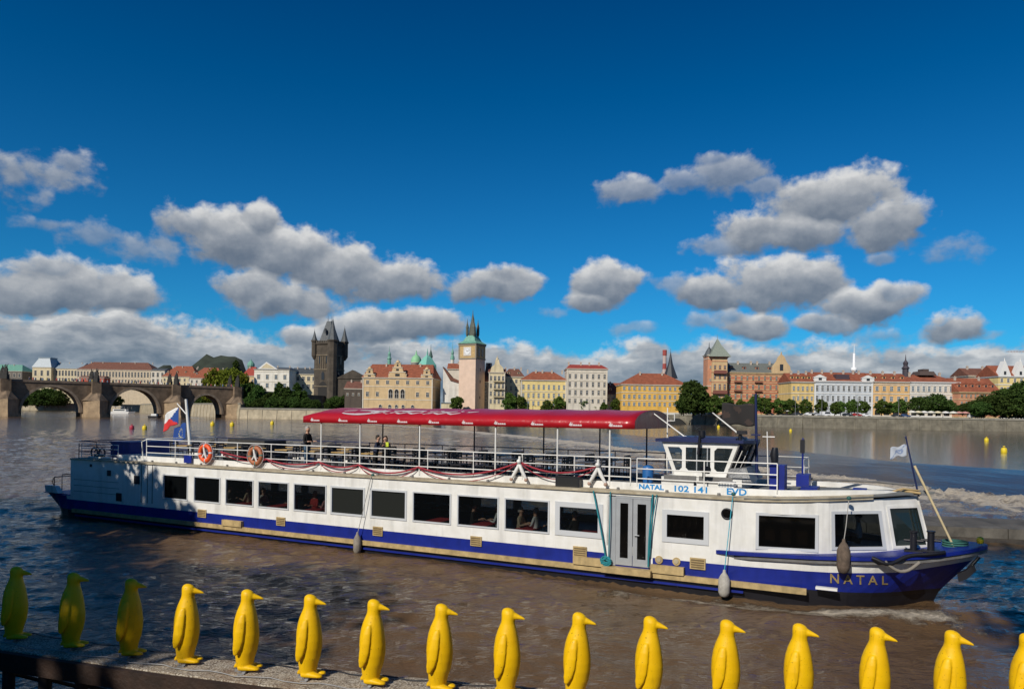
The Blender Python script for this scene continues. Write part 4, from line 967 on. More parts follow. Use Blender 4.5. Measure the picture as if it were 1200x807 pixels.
def build_trees():
    def put(kind, px, ytop, ybase, Y, label, group, wpx=None, name='tree'):
        p = at(px, ybase, Y); hh = {'lime': 8.0, 'round': 11.6, 'broad': 13.0, 'willow': 15.2, 'cone': 9.4}[kind[:-1]]; ww = {'lime': 6.2, 'round': 10.8, 'broad': 14.5, 'willow': 12.6, 'cone': 4.7}[kind[:-1]]
        h = zat(px, ytop, Y) - zat(px, ybase, Y); sc = h / hh
        sx = 1.12 * (wpx * Y / FOC) / (ww * sc) if wpx else 1
        gz = p.z
        return tree(kind, p.x, Y, gz, sc, label, group, name=name, sx=sx)
    g1 = 'embankment lime trees in front of the town houses'
    for i, (px, yt, w) in enumerate([(597, 459, 18), (610, 462, 14), (616, 470, 8), (642, 468.5, 14), (655, 463, 16), (668, 465, 15), (682, 463.5, 17), (695, 466, 14), (707, 471, 10), (722, 466, 15), (734, 465, 16), (744, 466, 15), (755, 463.5, 18), (768, 464, 18), (780, 463, 19), (791, 466, 14)]):
        put('lime%d' % (i % 4), px, yt, 484, 440 if px > 700 else 452, ['dark green clipped lime tree in front of the yellow and white houses', 'dark green lime tree in front of the long ochre building'][px > 715], g1, w)
    for i, (px, yt, w) in enumerate([(838, 462, 20), (852, 462, 18), (868, 466, 14), (884, 463, 18), (898, 465, 17), (912, 466, 18), (925, 466, 16), (943, 468, 15), (962, 467, 16), (978, 470, 13), (985, 468.5, 12), (998, 468.5, 15), (1012, 469, 14), (1033, 467, 17), (1044, 470, 11), (1056, 468, 16)]):
        put('lime%d' % (i % 4), px, yt, 486.5, 372 - (px > 930) * 22, ['green lime tree in front of the brick red palace', 'small green lime tree in front of the pale grey and orange houses'][px > 935], g1, w)
    g2 = 'large dark trees along the embankment'
    for i, (px, yt, w, k) in enumerate([(812, 443, 34, 'round1'), (822, 458, 26, 'round2'), (801, 462, 20, 'round3'), (1078, 463, 22, 'round1'), (1097, 460.5, 27, 'round2'), (1112, 468, 18, 'round3'), (1140, 468, 22, 'round1'), (1128, 473, 14, 'round2')]):
        put(k, px, yt, 487, 385 if px < 900 else 346, ['big dark round tree between the ochre building and the corner tower', 'dark round tree in front of the cream and salmon houses'][px > 900], g2, w)
    for i, (px, yt, w, k) in enumerate([(1165, 461, 36, 'broad1'), (1184, 453, 40, 'broad2'), (1205, 447, 44, 'broad3'), (1232, 446, 46, 'broad1'), (1150, 470, 24, 'broad2')]):
        put(k, px, yt, 488, 340, 'broad dark tree in the dense clump at the right edge of the embankment', g2, w)
    g3 = 'trees on the bank below the gothic tower'
    for i, (px, yt, w, yb) in enumerate([(255, 432, 26, 478), (270, 430.5, 28, 478), (283, 436, 22, 478), (244, 440, 18, 476)]):
        put('willow%d' % (i % 3), px, yt, yb, 610, 'bright yellow green willow tree at the end of the stone bridge', g3, w, 'willow_tree')
    for i, (px, yt, w, k) in enumerate([(290, 447, 26, 'round1'), (302, 450, 22, 'round2'), (287, 458, 24, 'round3'), (316, 459, 18, 'round2'), (327, 446, 17, 'cone1'), (336, 452, 18, 'cone2'), (348, 450, 18, 'cone3'), (356, 456, 14, 'cone1'), (322, 464, 20, 'round3'), (343, 462, 22, 'round1')]):
        put(k, px, yt, 481, 483, ['dark green tree on the bank in front of the white palace', 'narrow dark conifer like tree on the bank left of the gothic tower'][k[0] == 'c'], g3, w)
    for i, (px, yt, w) in enumerate([(393, 463, 22), (405, 462, 22), (412, 466, 14), (386, 468, 12)]):
        put('round%d' % (i % 3 + 1), px, yt, 482, 560, 'low dark bushy tree at the foot of the gothic bridge tower', g3, w)
    for i, (px, yt, w) in enumerate([(292, 464, 16), (305, 466, 18), (318, 465, 16), (331, 466, 18), (345, 465, 16), (358, 466, 16), (369, 467, 13)]):
        put('round%d' % (i % 3 + 1), px, yt, 482, 474, 'low bushy green tree behind the pale quay wall', g3, w)
    put('cone2', 276, 421, 440, 640, 'dark conifer top rising above the yellow green willows', g3, 10)
    put('lime2', 535, 463, 482, 468, 'small light green tree in front of the clock tower', g1, 16)
    g4 = 'distant trees seen through the bridge arches'
    for i, (px, yt, w) in enumerate([(42, 455, 22), (55, 454, 24), (68, 457, 20), (30, 460, 16), (135, 462, 14), (228, 462, 18), (240, 461, 20), (252, 464, 16), (233, 468, 18), (246, 470, 18)]):
        put('round%d' % (i % 3 + 1), px, yt, 477 if px < 200 else 484, 930 if px < 200 else 712, ['dark tree on the far bank seen through the left bridge arches', 'dark tree seen through the third arch of the stone bridge'][px > 200], g4, w)
    # quay trees of this bank, beside and behind the place one stands: they shade the left of the river
    # (x, y, height above water) of the spot each crown shades, crown height, size
    for i, (tx, ty, tz, h, sc_, k) in enumerate([(-24.0, 41.6, 1.4, 12.6, .72, 'shade1'), (-20.6, 39.9, 1.4, 12.4, .70, 'shade2'), (-28.5, 45, 1.0, 13, .78, 'shade3'), (-19.5, 32.5, 0, 15.5, .95, 'shade2'), (-26, 33, 0, 16, 1.0, 'shade1'), (-25, 39, 0, 15, .85, 'shade2'),
                                                 (-13.6, 16.1, 1.8, 20, 1.22, 'shade1'), (-14.2, 20.0, 0, 20, 1.2, 'shade3'), (-18, 17, 0, 20, 1.3, 'shade2'), (-21, 24, 0, 18, 1.1, 'shade3'), (-32, 28, 0, 17, 1.1, 'shade1')]):
        dh = (h - tz) / math.tan(SUN_EL); tree(k, tx - dh * math.sin(SUN_AZ), ty - dh * math.cos(SUN_AZ), h - 12 * sc_, sc_, 'leafy tree on the near quay, outside the picture', 'near quay trees')
    for i, (x, y, s, k) in enumerate([(-1.8, -8.9, 1, 'tall1'), (1.9, -2.4, 1, 'tall2'), (8, -9, 1, 'tall3'), (-40, -12, 1.4, 'shade2'), (-30, -18, 1.4, 'shade1')]):  # the last two are unseen additions that hold back skylight from behind
        tree(k, x, y, 3.8, s, 'leafy tree on the near quay, outside the picture', 'near quay trees')
build_trees()

# ------------------------------------------------------------------ street life on the far bank
def build_street():
    # parked cars and vans
    cols = [('white', (.75, .75, .75)), ('silver', (.45, .46, .48)), ('dark', (.03, .035, .045)), ('red', (.35, .03, .03)), ('blue', (.04, .08, .2))]
    def car_mesh(van):
        b = MB(); L, Wd = (5.2, 1.9) if van else (4.4, 1.75)
        if van: prof = [(-L / 2, .35), (L / 2, .35), (L / 2, 1.0), (L / 2 - .5, 1.2), (L / 2 - 1.2, 2.0), (-L / 2 + .1, 2.05), (-L / 2, 1.9)]
        else: prof = [(-L / 2, .35), (L / 2, .35), (L / 2, .75), (L / 2 - 1.1, .95), (L / 2 - 1.8, 1.42), (-L / 2 + 1.0, 1.45), (-L / 2 + .3, 1.0), (-L / 2, .9)]
        b.prism(prof, -Wd / 2, Wd / 2); return b
    glassm = M_WG; tyre = mat('tyre', (.02, .02, .02), .9)
    def car(name, label, cname, col, p, van=False):
        t = thing(name, label, 'van' if van else 'car', p, 0, 'vehicles parked along the far embankment')
        car_mesh(van).build('body', mat('car_' + cname, col, .3, metal=0), t)
        g = MB(); zt = 1.85 if van else 1.36; g.prism([(-1.0, .98), (.95 if not van else 1.7, .98), (.35 if not van else 1.3, zt), (-.75, zt)], -.9 - (.09 * van), .9 + (.09 * van)); g.build('side_window', glassm, t)
        for sx in (-1.35, 1.35):
            w = MB()
            for y in (-.86, .70): w.cyl((sx, y, .33), (sx, y + .16, .33), .33, .33, 10)
            w.build('wheel', tyre, t)
    spots = [(949, 0), (956, 1), (968, 0), (993, 2), (1004, 3), (1015, 0), (1051, 2), (1061, 4), (902, 1), (915, 0), (935, 2), (1141, 0), (1148, 1), (1177, 2), (1188, 1), (1195, 0), (820, 1), (838, 0), (860, 2), (744, 0), (690, 2), (640, 0)]
    for px, c in spots:
        Y = 345 if px > 930 else (375 if px > 850 else (420 if px > 790 else 450)); 
        if px < 700: Y = 462
        x = xat(px, 487, Y); van = px in (968, 1141, 838)
        nm, cl = cols[c]; car('parked_van' if van else 'parked_car', '%s %s parked behind the embankment wall %s' % (nm, 'van' if van else 'car', 'below the row of houses at right' if px > 1040 else 'in front of the grey and yellow palaces' if px > 930 else 'below the brick red palace' if px > 800 else 'by the ochre and white houses'), nm, cl, (x, Y, GZ), van)
    # market parasols
    for i, px in enumerate([1069, 1076, 1083, 1091, 1099, 1108, 1117, 1124, 1131, 1158, 1165, 878, 886, 894, 922]):
        Y = 340 if px > 1000 else 372; x = xat(px, 484, Y); c = [(.75, .72, .62), (.7, .62, .42), (.72, .70, .66)][i % 3] if px < 1120 else (.55, .28, .24)
        t = thing('parasol', ('%s café parasol under the trees in front of the cream house' % ('cream', 'sand', 'white')[i % 3]) if px < 1120 and px > 1000 else 'faded red café parasol under the trees by the salmon house' if px > 1000 else 'pale parasol behind the embankment wall below the brick red palace', 'parasol', (x, Y, GZ), 0, 'café parasols')
        b = MB(); b.cyl((0, 0, 0), (0, 0, 2.7), .06, .06, 5); b.build('pole', M_WHT, t)
        b = MB(); b.lathe([(1.9, 2.05), (1.95, 2.3), (1.0, 2.75), (.05, 3.0)], (0, 0, 0), 8, 0, False); b.build('canopy', mat('parasol%d' % (i % 3 + 3 * (px > 1120)), c, .8), t)
    # street lamps
    for px in (618, 690, 733, 892, 932, 963, 1005, 1053, 1105, 1148):
        Y = 344 if px > 930 else (378 if px > 850 else 447); x = xat(px, 486, Y)
        t = thing('street_lamp', 'tall thin street lamp on the far embankment %s' % ('in front of the yellow and white houses' if px < 800 else 'between the brick red palace and the trees' if px < 950 else 'before the right hand houses'), 'street lamp', (x, Y, GZ), 0, 'street lamps on the far embankment')
        b = MB(); b.tube([(0, 0, 0), (0, 0, 8.4), (.3, -.4, 9.0), (.9, -1.1, 9.1)], [.14, .09, .07, .06], 6); b.build('pole', mat('lamp_grey', (.2, .2, .2), .5), t)
        b = MB(); b.lathe([(.1, .1), (.28, 0), (.22, -.2)], (.95, -1.15, 9.1), 8); b.build('lamp_head', M_WHT, t)
    # people strolling over the bridge
    shirt = [mat('cloth%d' % i, c, .9) for i, c in enumerate([(.05, .06, .10), (.35, .05, .05), (.5, .5, .48), (.03, .03, .03), (.12, .2, .3), (.4, .32, .1)])]
    skin = mat('skin_far', (.45, .27, .18), .7)
    ms = []
    for c in shirt:
        b = MB(); b.lathe([(.12, .0), (.16, .45), (.22, .85), (.2, 1.0), (.27, 1.35), (.2, 1.5), (.07, 1.56)], (0, 0, 0), 8, 0); b.lathe([(.02, 1.52), (.09, 1.58), (.115, 1.68), (.09, 1.79), (.02, 1.84)], (0, 0, 0), 8, 1); ms.append(b.mesh('person', [c, skin]))
    for i in range(64):
        u = BR_L * (.02 + 1.06 * (i + rnd.random()) / 64); v = rnd.choice((1.0, 1.6, 2.6, 8.5)); q = BR_A + BR_D * u - BR_F * v
        inst('person', ms[i % 6], None, (q.x, q.y, 18.42), 0, 1.55, label='tiny person in %s clothes walking along the parapet of the stone bridge' % ['navy', 'red', 'pale grey', 'black', 'blue', 'mustard'][i % 6], category='person', group='people walking on the stone bridge')
    # buoys
    def buoy(px, py, z, col, lab, s=1.0):
        s *= .70
        p = cam_ground(px, py, z); t = thing('buoy', lab, 'buoy', (p.x, p.y, z), 0, 'mooring buoys on the river', s)
        b = MB(); b.lathe([(.25, -.5), (.58, -.35), (.64, .2), (.60, .75), (.50, 1.0), (.2, 1.08)], (0, 0, 0), 14); b.build('float', mat('buoy_' + col[0], col[1], .45, var=.15, vscale=1.5), t)
        b = MB(); b.lathe([(.10, 1.05), (.10, 1.25), (.24, 1.3), (.24, 1.42), (.05, 1.46)], (0, 0, 0), 8); b.build('lifting_eye', mat('buoy_' + col[0], col[1]), t)
    ye = ('yellow', (.78, .58, .02)); rd = ('red', (.42, .03, .06))
    buoy(154.5, 502.5, 0, rd, 'dark red river buoy, the leftmost one on the water behind the stern', 1.3)
    buoy(169.5, 503, 0, ye, 'yellow buoy beside the dark red one, behind the stern', 1.35)
    buoy(249, 498.5, 0, ye, 'yellow buoy right of the stern mast, left of its near twin', 1.6)
    buoy(272, 499, 0, ye, 'yellow buoy right of the stern mast, right of its near twin', 1.6)
    buoy(319, 497, 0, ye, 'yellow buoy on the water below the pale quay wall', 1.6)
    buoy(842, 501.3, 1.2, ye, 'small yellow buoy on the upper river behind the dark flag', 1.3)
    buoy(926.5, 505.5, 1.2, ye, 'small yellow buoy on the upper river right of the wheelhouse', 1.0)
    buoy(1156, 517, 1.2, ye, 'yellow buoy on the upper river at right, the farther of the two', 1.0)
    buoy(1176.5, 530, 1.2, ye, 'yellow buoy on the upper river at right, the nearer of the two', .92)
    # moored cruise boat beyond the second arch, small boat by the pier
    p = cam_ground(144, 484.5, 0); t = thing('moored_boat', 'white river boat moored far off, seen through the second bridge arch', 'boat', (p.x, min(p.y, 880), 0), 0)
    sc = min(p.y, 880) / FOC; t.location.x = xat(144, 480, min(p.y, 880)); L = 26 * sc
    b = MB(); b.loft([[(-L / 2, -2.5, 0), (L / 2 - 4, -2.5, 0), (L / 2, 0, 0), (L / 2 - 4, 2.5, 0), (-L / 2, 2.5, 0)], [(-L / 2, -2.7, 1.8), (L / 2 - 3, -2.7, 1.9), (L / 2 + 1.5, 0, 2.2), (L / 2 - 3, 2.7, 1.9), (-L / 2, 2.7, 1.8)]], 0, False); b.build('hull', M_WHT, t)
    b = MB(); b.box(-L / 2 + 2, L / 2 - 6, -2.2, 2.2, 1.9, 4.0, 0); b.box(-L / 2 + 3, L / 2 - 7, -2.26, 2.26, 2.5, 3.5, 1); b.box(-L / 2 + 2, L / 2 - 9, -2.3, 2.3, 5.8, 6.1, 0)
    for i in range(6): b.cyl((-L / 2 + 3 + i * 3, -2, 4), (-L / 2 + 3 + i * 3, -2, 5.8), .07, .07, 4)
    b.build('cabin', [M_WHT, M_WG], t)
    p = cam_ground(181, 489.5, 0); t = thing('small_boat', 'small dark motor boat passing under the second bridge arch', 'boat', (p.x, p.y, 0))
    b = MB(); b.loft([[(-3, -1, -.1), (2, -1, -.1), (3.2, 0, -.1), (2, 1, -.1), (-3, 1, -.1)], [(-3.2, -1.3, 1.1), (2.4, -1.3, 1.2), (4.2, 0, 1.5), (2.4, 1.3, 1.2), (-3.2, 1.3, 1.1)]], 0, False); b.build('hull', mat('boat_dark', (.03, .03, .035), .5), t)
    b = MB(); b.box(-1.5, 1.4, -.9, .9, 1.1, 2.3); b.build('cabin', M_WHT, t)
build_street()

# ------------------------------------------------------------------ people
M_SKIN = mat('skin', (.50, .29, .20), .6)
M_HAIR = mat('hair_dark', (.015, .011, .009), .7); M_HAIRG = mat('hair_grey', (.35, .33, .31), .7); M_HAIRB = mat('hair_brown', (.08, .04, .02), .7)
def skin_body(J, E_, rad, root, name='person'):
    me = bpy.data.meshes.new('skel'); me.from_pydata(J, E_, []); o = bpy.data.objects.new('skel', me); scn.collection.objects.link(o)
    sk = o.modifiers.new('s', 'SKIN'); ss = o.modifiers.new('u', 'SUBSURF'); ss.levels = 2; ss.render_levels = 2
    me.skin_vertices.new() if not me.skin_vertices else None
    for i, v in enumerate(me.skin_vertices[0].data): v.radius = (rad[i], rad[i]); v.use_root = (i == root)
    dg = bpy.context.evaluated_depsgraph_get(); out = bpy.data.meshes.new_from_object(o.evaluated_get(dg))
    bpy.data.objects.remove(o); out.name = name
    for p in out.polygons: p.use_smooth = True
    return out
def person_mesh(pose, mats, zones):
    """faces +x, left side +y. mats: skin, shirt, trousers, shoes"""
    sit = pose == 'sit'; pz = .50 if sit else .95
    J = []; Rr = []; E_ = []
    def j(p, r, par=None):
        J.append(p); Rr.append(r)
        if par is not None: E_.append((par, len(J) - 1))
        return len(J) - 1
    ln = {'sit': .02, 'stand': .0, 'lean': .22, 'hug': .10}[pose]
    pe = j((0, 0, pz), .145); sp = j((.01 + ln * .3, 0, pz + .2), .135, pe); ch = j((.01 + ln * .8, 0, pz + .42), .15, sp); nk = j((.015 + ln, 0, pz + .57), .055, ch)
    h0 = j((.03 + ln, 0, pz + .66), .078, nk); h1 = j((.035 + ln, 0, pz + .745), .093, h0); h2 = j((.02 + ln, 0, pz + .81), .072, h1)
    j((.135 + ln, 0, pz + .70), .012, h1)     # nose
    for sy in (-1, 1):
        for (dx, dz) in ((0, .71),): j((.02 + ln, sy * .098, pz + dz), .014, h1)
        sh = j((.0 + ln * .85, sy * .185, pz + .46), .062, ch)
        if pose == 'stand': el, wr, f = (.04, sy * .25, pz + .18), (.24, sy * .17, pz + .20), (1, 0, .1)
        elif pose == 'hug': el, wr, f = (.16, sy * .25, pz + .24), (.34, sy * .08, pz + .42), (1, -sy * .3, .3)
        elif pose == 'lean': el, wr, f = (ln + .12, sy * .26, pz + .18), (ln + .34, sy * .12, pz + .14), (1, -sy * .3, 0)
        else: el, wr, f = (.10, sy * .24, pz + .20), (.33, sy * .15, pz + .26), (1, -sy * .2, 0)
        e = j(el, .044, sh); w = j(wr, .028, e); f = Vector(f).normalized(); side = f.cross(Vector((0, 0, 1))).normalized(); wv = Vector(wr)
        pm = j(tuple(wv + f * .06), .032, w)
        for k in range(4):
            o_ = side * (k - 1.5) * .019; L_ = (.075, .09, .085, .065)[k]
            a = j(tuple(wv + f * .10 + o_), .0095, pm); j(tuple(wv + f * (.10 + L_ * .75) + o_ - Vector((0, 0, .02))), .008, a)
        a = j(tuple(wv + f * .05 + side * -sy * .035 + Vector((0, 0, .012))), .011, pm); j(tuple(wv + f * .085 + side * -sy * .05 + Vector((0, 0, .01))), .009, a)
        hp = j((0, sy * .10, pz - .05), .095, pe)
        if sit: kn, an, to = (.42, sy * .13, pz - .03), (.40, sy * .13, .08), (.55, sy * .15, .04)
        else: kn, an, to = (.02, sy * .11, .50), (-.02, sy * .12, .09), (.14, sy * .14, .04)
        k_ = j(kn, .062, hp); a_ = j(an, .042, k_); j(to, .035, a_)
    me = skin_body(J, E_, Rr, 0)
    for m_ in mats: me.materials.append(m_)
    wrs = [Vector(J[i]) for i in range(len(J))]
    hands = [Vector(p) for p, r in zip(J, Rr) if abs(r - .032) < 1e-6]
    for p in me.polygons:
        c = Vector(p.center); mi = 1
        if c.z > pz + .545: mi = 0
        elif any((c - h).length < .115 for h in hands): mi = 0
        elif c.z < .10 and not sit or (sit and c.z < .11): mi = 3
        elif (not sit and c.z < pz + .02) or (sit and (c.z < pz + .06 and (c.x > .1 or c.z < pz + .03))): mi = 2
        p.material_index = mi
    return me, (ln, pz)
def add_hair(t, info, m, long=False):
    ln, pz = info; b = MB(); n = 14; rings = []
    cx, cz = .012 + ln, pz + .765
    for i in range(8):
        a = -.35 + (math.pi / 2 + .35) * i / 7; r = math.cos(a)
        rings.append([(cx - .012 + .108 * r * math.cos(2 * math.pi * k / n) * (1.0 if math.cos(2 * math.pi * k / n) < 0 else .86 if a < .5 else 1), .100 * r * math.sin(2 * math.pi * k / n), cz + .112 * math.sin(a) - (.05 if math.cos(2 * math.pi * k / n) < .1 and a < .2 else 0)) for k in range(n)])
    b.loft(rings, 0, True, True)
    if long: b.loft([[(cx - .03 + .10 * math.cos(2 * math.pi * k / 10) * s_ - .02, .105 * s_ * math.sin(2 * math.pi * k / 10), cz + z) for k in range(10)] for z, s_ in ((.02, 1.0), (-.12, 1.05), (-.26, .8))], 0, True, True)
    # eyes and mouth as small dark dabs
    return b.build('hair', m, t)
def add_face(t, info):
    ln, pz = info; b = MB()
    for sy in (-1, 1): b.lathe([(.002, -.010), (.010, -.004), (.010, .004), (.002, .010)], (.118 + ln, sy * .032, pz + .735), 6)
    b.box(.108 + ln, .124 + ln, -.022, .022, pz + .652, pz + .660); b.build('eyes_and_mouth', M_HAIR, t)
_PM = {}
def person(loc, heading, pose, shirt, trousers, hair, label, group=None, long=False, sc=1.0):
    key = (pose, shirt, trousers)
    if key not in _PM: _PM[key] = person_mesh(pose, [M_SKIN, mat('cloth_%s' % shirt, CLOTH[shirt], .9, var=.15, vscale=6), mat('cloth_%s' % trousers, CLOTH[trousers], .9), mat('shoe', (.02, .018, .016), .6)], None)
    me, info = _PM[key]
    o = bpy.data.objects.new('person', me); scn.collection.objects.link(o); o.location = loc; o.rotation_euler = (0, 0, heading); o.scale = (sc, sc, sc)
    o['label'] = label; o['category'] = 'person'
    if group: o['group'] = group
    add_hair(o, info, hair, long); add_face(o, info)
    return o
CLOTH = dict(navy=(.015, .022, .05), black=(.012, .012, .013), jeans=(.06, .11, .17), red=(.40, .03, .03), white=(.65, .65, .63), grey=(.2, .2, .21), pink=(.5, .22, .22), blue=(.08, .16, .35), beige=(.45, .36, .25), yellow=(.6, .5, .08))

# ------------------------------------------------------------------ the river cruise boat
M_BW = mat('boat_white', (.79, .785, .765), .32, var=.10, vscale=1.6, streak=1.7, tint=(.70, .69, .64))
M_BB = mat('boat_blue', (.007, .020, .23), .42, var=.3, vscale=1.5, streak=1.5)
M_BK = mat('boat_black', (.010, .010, .014), .45, var=.3, vscale=2)
M_GOLD = mat('rail_ochre', (.46, .34, .16), .6, var=.35, vscale=3, streak=4)
M_BEIGE = mat('deck_beige', (.42, .37, .27), .75, var=.35, vscale=2.5, tint=(.28, .23, .15))
M_ALU = mat('aluminium', (.42, .44, .46), .4, metal=.3, var=.1, vscale=3)
M_GRIM = mat('grey_primer', (.16, .155, .15), .7, var=.3, vscale=3)
M_BGLASS = glassy('saloon_glass', (.006, .007, .008), .04, alpha=.68)
M_CGLASS = glassy('wheelhouse_glass', (.03, .04, .045), .04, alpha=.6)
M_NAVY = mat('navy_paint', (.012, .02, .085), .4, var=.15, vscale=3)
M_RED = mat('canopy_vinyl', (.40, .010, .018), .30, var=.12, vscale=.9, bump=.6, bscale=2.2)
M_LOGO = mat('logo_white', (.62, .55, .56), .5, var=.2, vscale=4)
M_DKGREY = mat('deck_grey', (.15, .155, .15), .7, var=.2, vscale=2)
def interp(x, pts): return float(np.interp(x, [p[0] for p in pts], [p[1] for p in pts]))
DECKP = [(-.15, 1.0), (.1, .35), (.5, .1), (1.2, 0), (36.5, 0), (38.5, .10), (39.6, .30), (40.5, .55), (41.3, .95), (41.9, 1.30), (42.5, 1.75), (42.9, 2.15), (43.12, 2.45), (43.2, 2.62)]
WATRP = [(-.15, 1.6), (.4, .9), (1.2, .35), (2.2, .1), (3, 0), (35.5, .02), (38, .2), (39.6, .5), (40.6, .82), (41.3, 1.15), (42.0, 1.6), (42.7, 2.2), (43.2, 2.62)]
DECKZ = [(-.2, .98), (2.6, .98), (30, 1.05), (35.6, 1.16), (38.2, 1.24), (40, 1.30), (41.5, 1.40), (43.2, 1.62)]
BLUEZ = [(-.2, .80), (36, .80), (39, .84), (41, .92), (43.2, 1.22)]
def hull_q(u, z): return min(1, max(0, z / interp(u, DECKZ))) ** 1.15
def hull_rake(u): q = min(1, max(0, (u - 38.5) / 4.7)); return 1.35 * q * q * (3 - 2 * q)
def hull_pt(u, z):
    """point of the near side shell; u is the station at deck level, the stem rakes back below it"""
    q = hull_q(u, z); return u - hull_rake(u) * (1 - q), interp(u, WATRP) * (1 - q) + interp(u, DECKP) * q
def hull_t(s, z):
    u = s
    for _ in range(12): u = min(43.2, s + hull_rake(u) * (1 - hull_q(u, z)))
    return hull_pt(u, z)[1]
def build_boat():
    root = thing('river_boat', 'long white and blue river cruise boat with dark windows, open upper deck and red canopy', 'boat')
    root.matrix_world = BOAT_M
    W = BOAT_W; C = W / 2
    # hull
    h = MB(); st = list(np.concatenate([[-.15, 0, .2, .5, .9, 1.4, 2.2, 3.2], np.arange(4.5, 35, 1.5), [35.5, 36.5, 37.5, 38.3, 39, 39.6, 40.1, 40.6, 41, 41.4, 41.8, 42.2, 42.6, 42.9, 43.08, 43.2]]))
    secs = []
    for s in st:
        dz = interp(s, DECKZ); bz = interp(s, BLUEZ); zs = [-.85, -.35, .12, .26, bz, dz]
        near = []
        for i, z in enumerate(zs):
            if i > 1: q_, t = hull_pt(s, z)
            else: q_, t = hull_pt(s, 0); t += (.05 if i == 1 else .8); q_ -= (.1 if i == 1 else .5) * hull_rake(s)
            near.append((q_, min(t, C), z))
        secs.append(near + [(p[0], W - p[1], p[2]) for p in near[::-1]])
    n = len(secs[0]); k = 6
    mats_ = [2, 2, 2, 1, 0]   # black below, then blue, then white
    for a, b in zip(secs[:-1], secs[1:]):
        for i in range(n - 1):
            mi = mats_[i] if i < 5 else (3 if i == 5 else mats_[10 - i])
            if i == 4 or i == 6: mi = 0 if a[0][0] > 2.0 else 1
            h.add([a[i], b[i], b[i + 1], a[i + 1]], [(0, 1, 2, 3)], mi, False)
    h.add(secs[0], [tuple(range(n))], 1); h.add(secs[-1], [tuple(range(n))[::-1]], 1)
    o = h.build('hull', [M_BW, M_BB, M_BK, M_BB], root); weld(o)
    # bow guard: blue strake with grey fender band under it, follows the deck edge
    g = MB()
    def strake(s0, s1, za, zb, out, mi, m_=30, dz0=0):
        for sgn in (0, 1):
            ri = []
            for i in range(m_ + 1):
                s = s0 + (s1 - s0) * i / m_; t = interp(s, DECKP); z = interp(s, DECKZ); o_ = out * min(1, (i + 1) / 3)
                f = lambda v: v if sgn == 0 else W - v
                tt = min(C, t + .06)
                ri.append([(s, f(t - o_), z + za), (s, f(t - o_), z + zb), (s, f(tt), z + zb), (s, f(tt), z + za)])
            g.loft(ri, mi, False, True)
    strake(35.65, 43.19, -.02, .09, .13, 0); strake(36.2, 43.19, -.14, -.02, .07, 1)
    o = g.build('bow_guard', [M_BB, M_GRIM], root); weld(o)
    fd = MB(); ss = np.linspace(35.7, 43.19, 26)
    fd.loft([[(s, interp(s, DECKP) - .02, interp(s, DECKZ) + .095), (s, W - interp(s, DECKP) + .02, interp(s, DECKZ) + .095)] for s in ss], 0, False, False, False); fd.build('foredeck', M_BB, root)
    b = MB(); b.box(0, 2.7, .15, W - .15, .99, 1.02); b.build('aft_deck', M_BB, root)
    # ochre rub rail and steps
    b = MB()
    for tt in ((-.10, .02), (W - .02, W + .10)):
        b.box(2.8, 38.35, tt[0], tt[1], .16, .34)
    for s0, s1 in ((13.75, 14.95), (30.8, 31.95), (33.55, 34.65)): b.box(s0, s1, -.16, -.004, .342, .60)
    b.box(31.9, 33.6, -.32, -.101, .20, .35); b.box(31.9, 33.6, -.32, .28, .352, .40)
    b.build('rub_rail', M_GOLD, root)
    b = MB(); b.box(38.6, 39.2, -.05, .14, .36, .43); b.build('draught_plate', M_BW, root)
    b = MB(); b.box(3, 36.5, -.06, -.003, -.02, .05); b.build('lower_strake', M_BB, root)
    # cabin walls with window openings
    wins = [(9.69 + 2.05 * i, 9.69 + 2.05 * i + 1.68) for i in range(11)]
    wins = [(9.68, 11.33), (11.78, 13.45), (13.83, 15.51), (15.83, 17.57), (17.90, 19.65), (19.92, 21.64), (21.97, 23.69), (24.02, 25.72), (26.05, 27.77), (28.06, 29.80), (30.08, 31.80)]
    PL = [(2.6, 0), (36.8, 0), (37.6, .10), (38.6, .38), (38.9, .52), (40.38, 1.62), (41.42, 2.65)]
    SHEER = lambda s: 2.86 + max(0, s - 37) * .045
    def wall_seg(b, s0, s1, z0, z1, far=False, th=.07):
        t0, t1 = interp(s0, PL), interp(s1, PL)
        if abs(s1 - s0) < 1e-4: return
        def f(t): return t if not far else W - t
        rk = lambda q: .24 * min(1, max(0, (q - 38.8) / 2.6))     # front panels rake
        P = lambda s, t, z, o: (s + rk(s) * (2.7 - z), f(t + o), z)
        bot = [P(s0, t0, z0, 0), P(s1, t1, z0, 0), P(s1, t1, z0, th), P(s0, t0, z0, th)]; top = [P(s0, t0, z1 if isinstance(z1, (int, float)) else z1[0], 0), P(s1, t1, z1 if isinstance(z1, (int, float)) else z1[1], 0), P(s1, t1, z1 if isinstance(z1, (int, float)) else z1[1], th), P(s0, t0, z1 if isinstance(z1, (int, float)) else z1[0], th)]
        if far: bot, top = bot[::-1], top[::-1]
        b.hexa(bot, top)
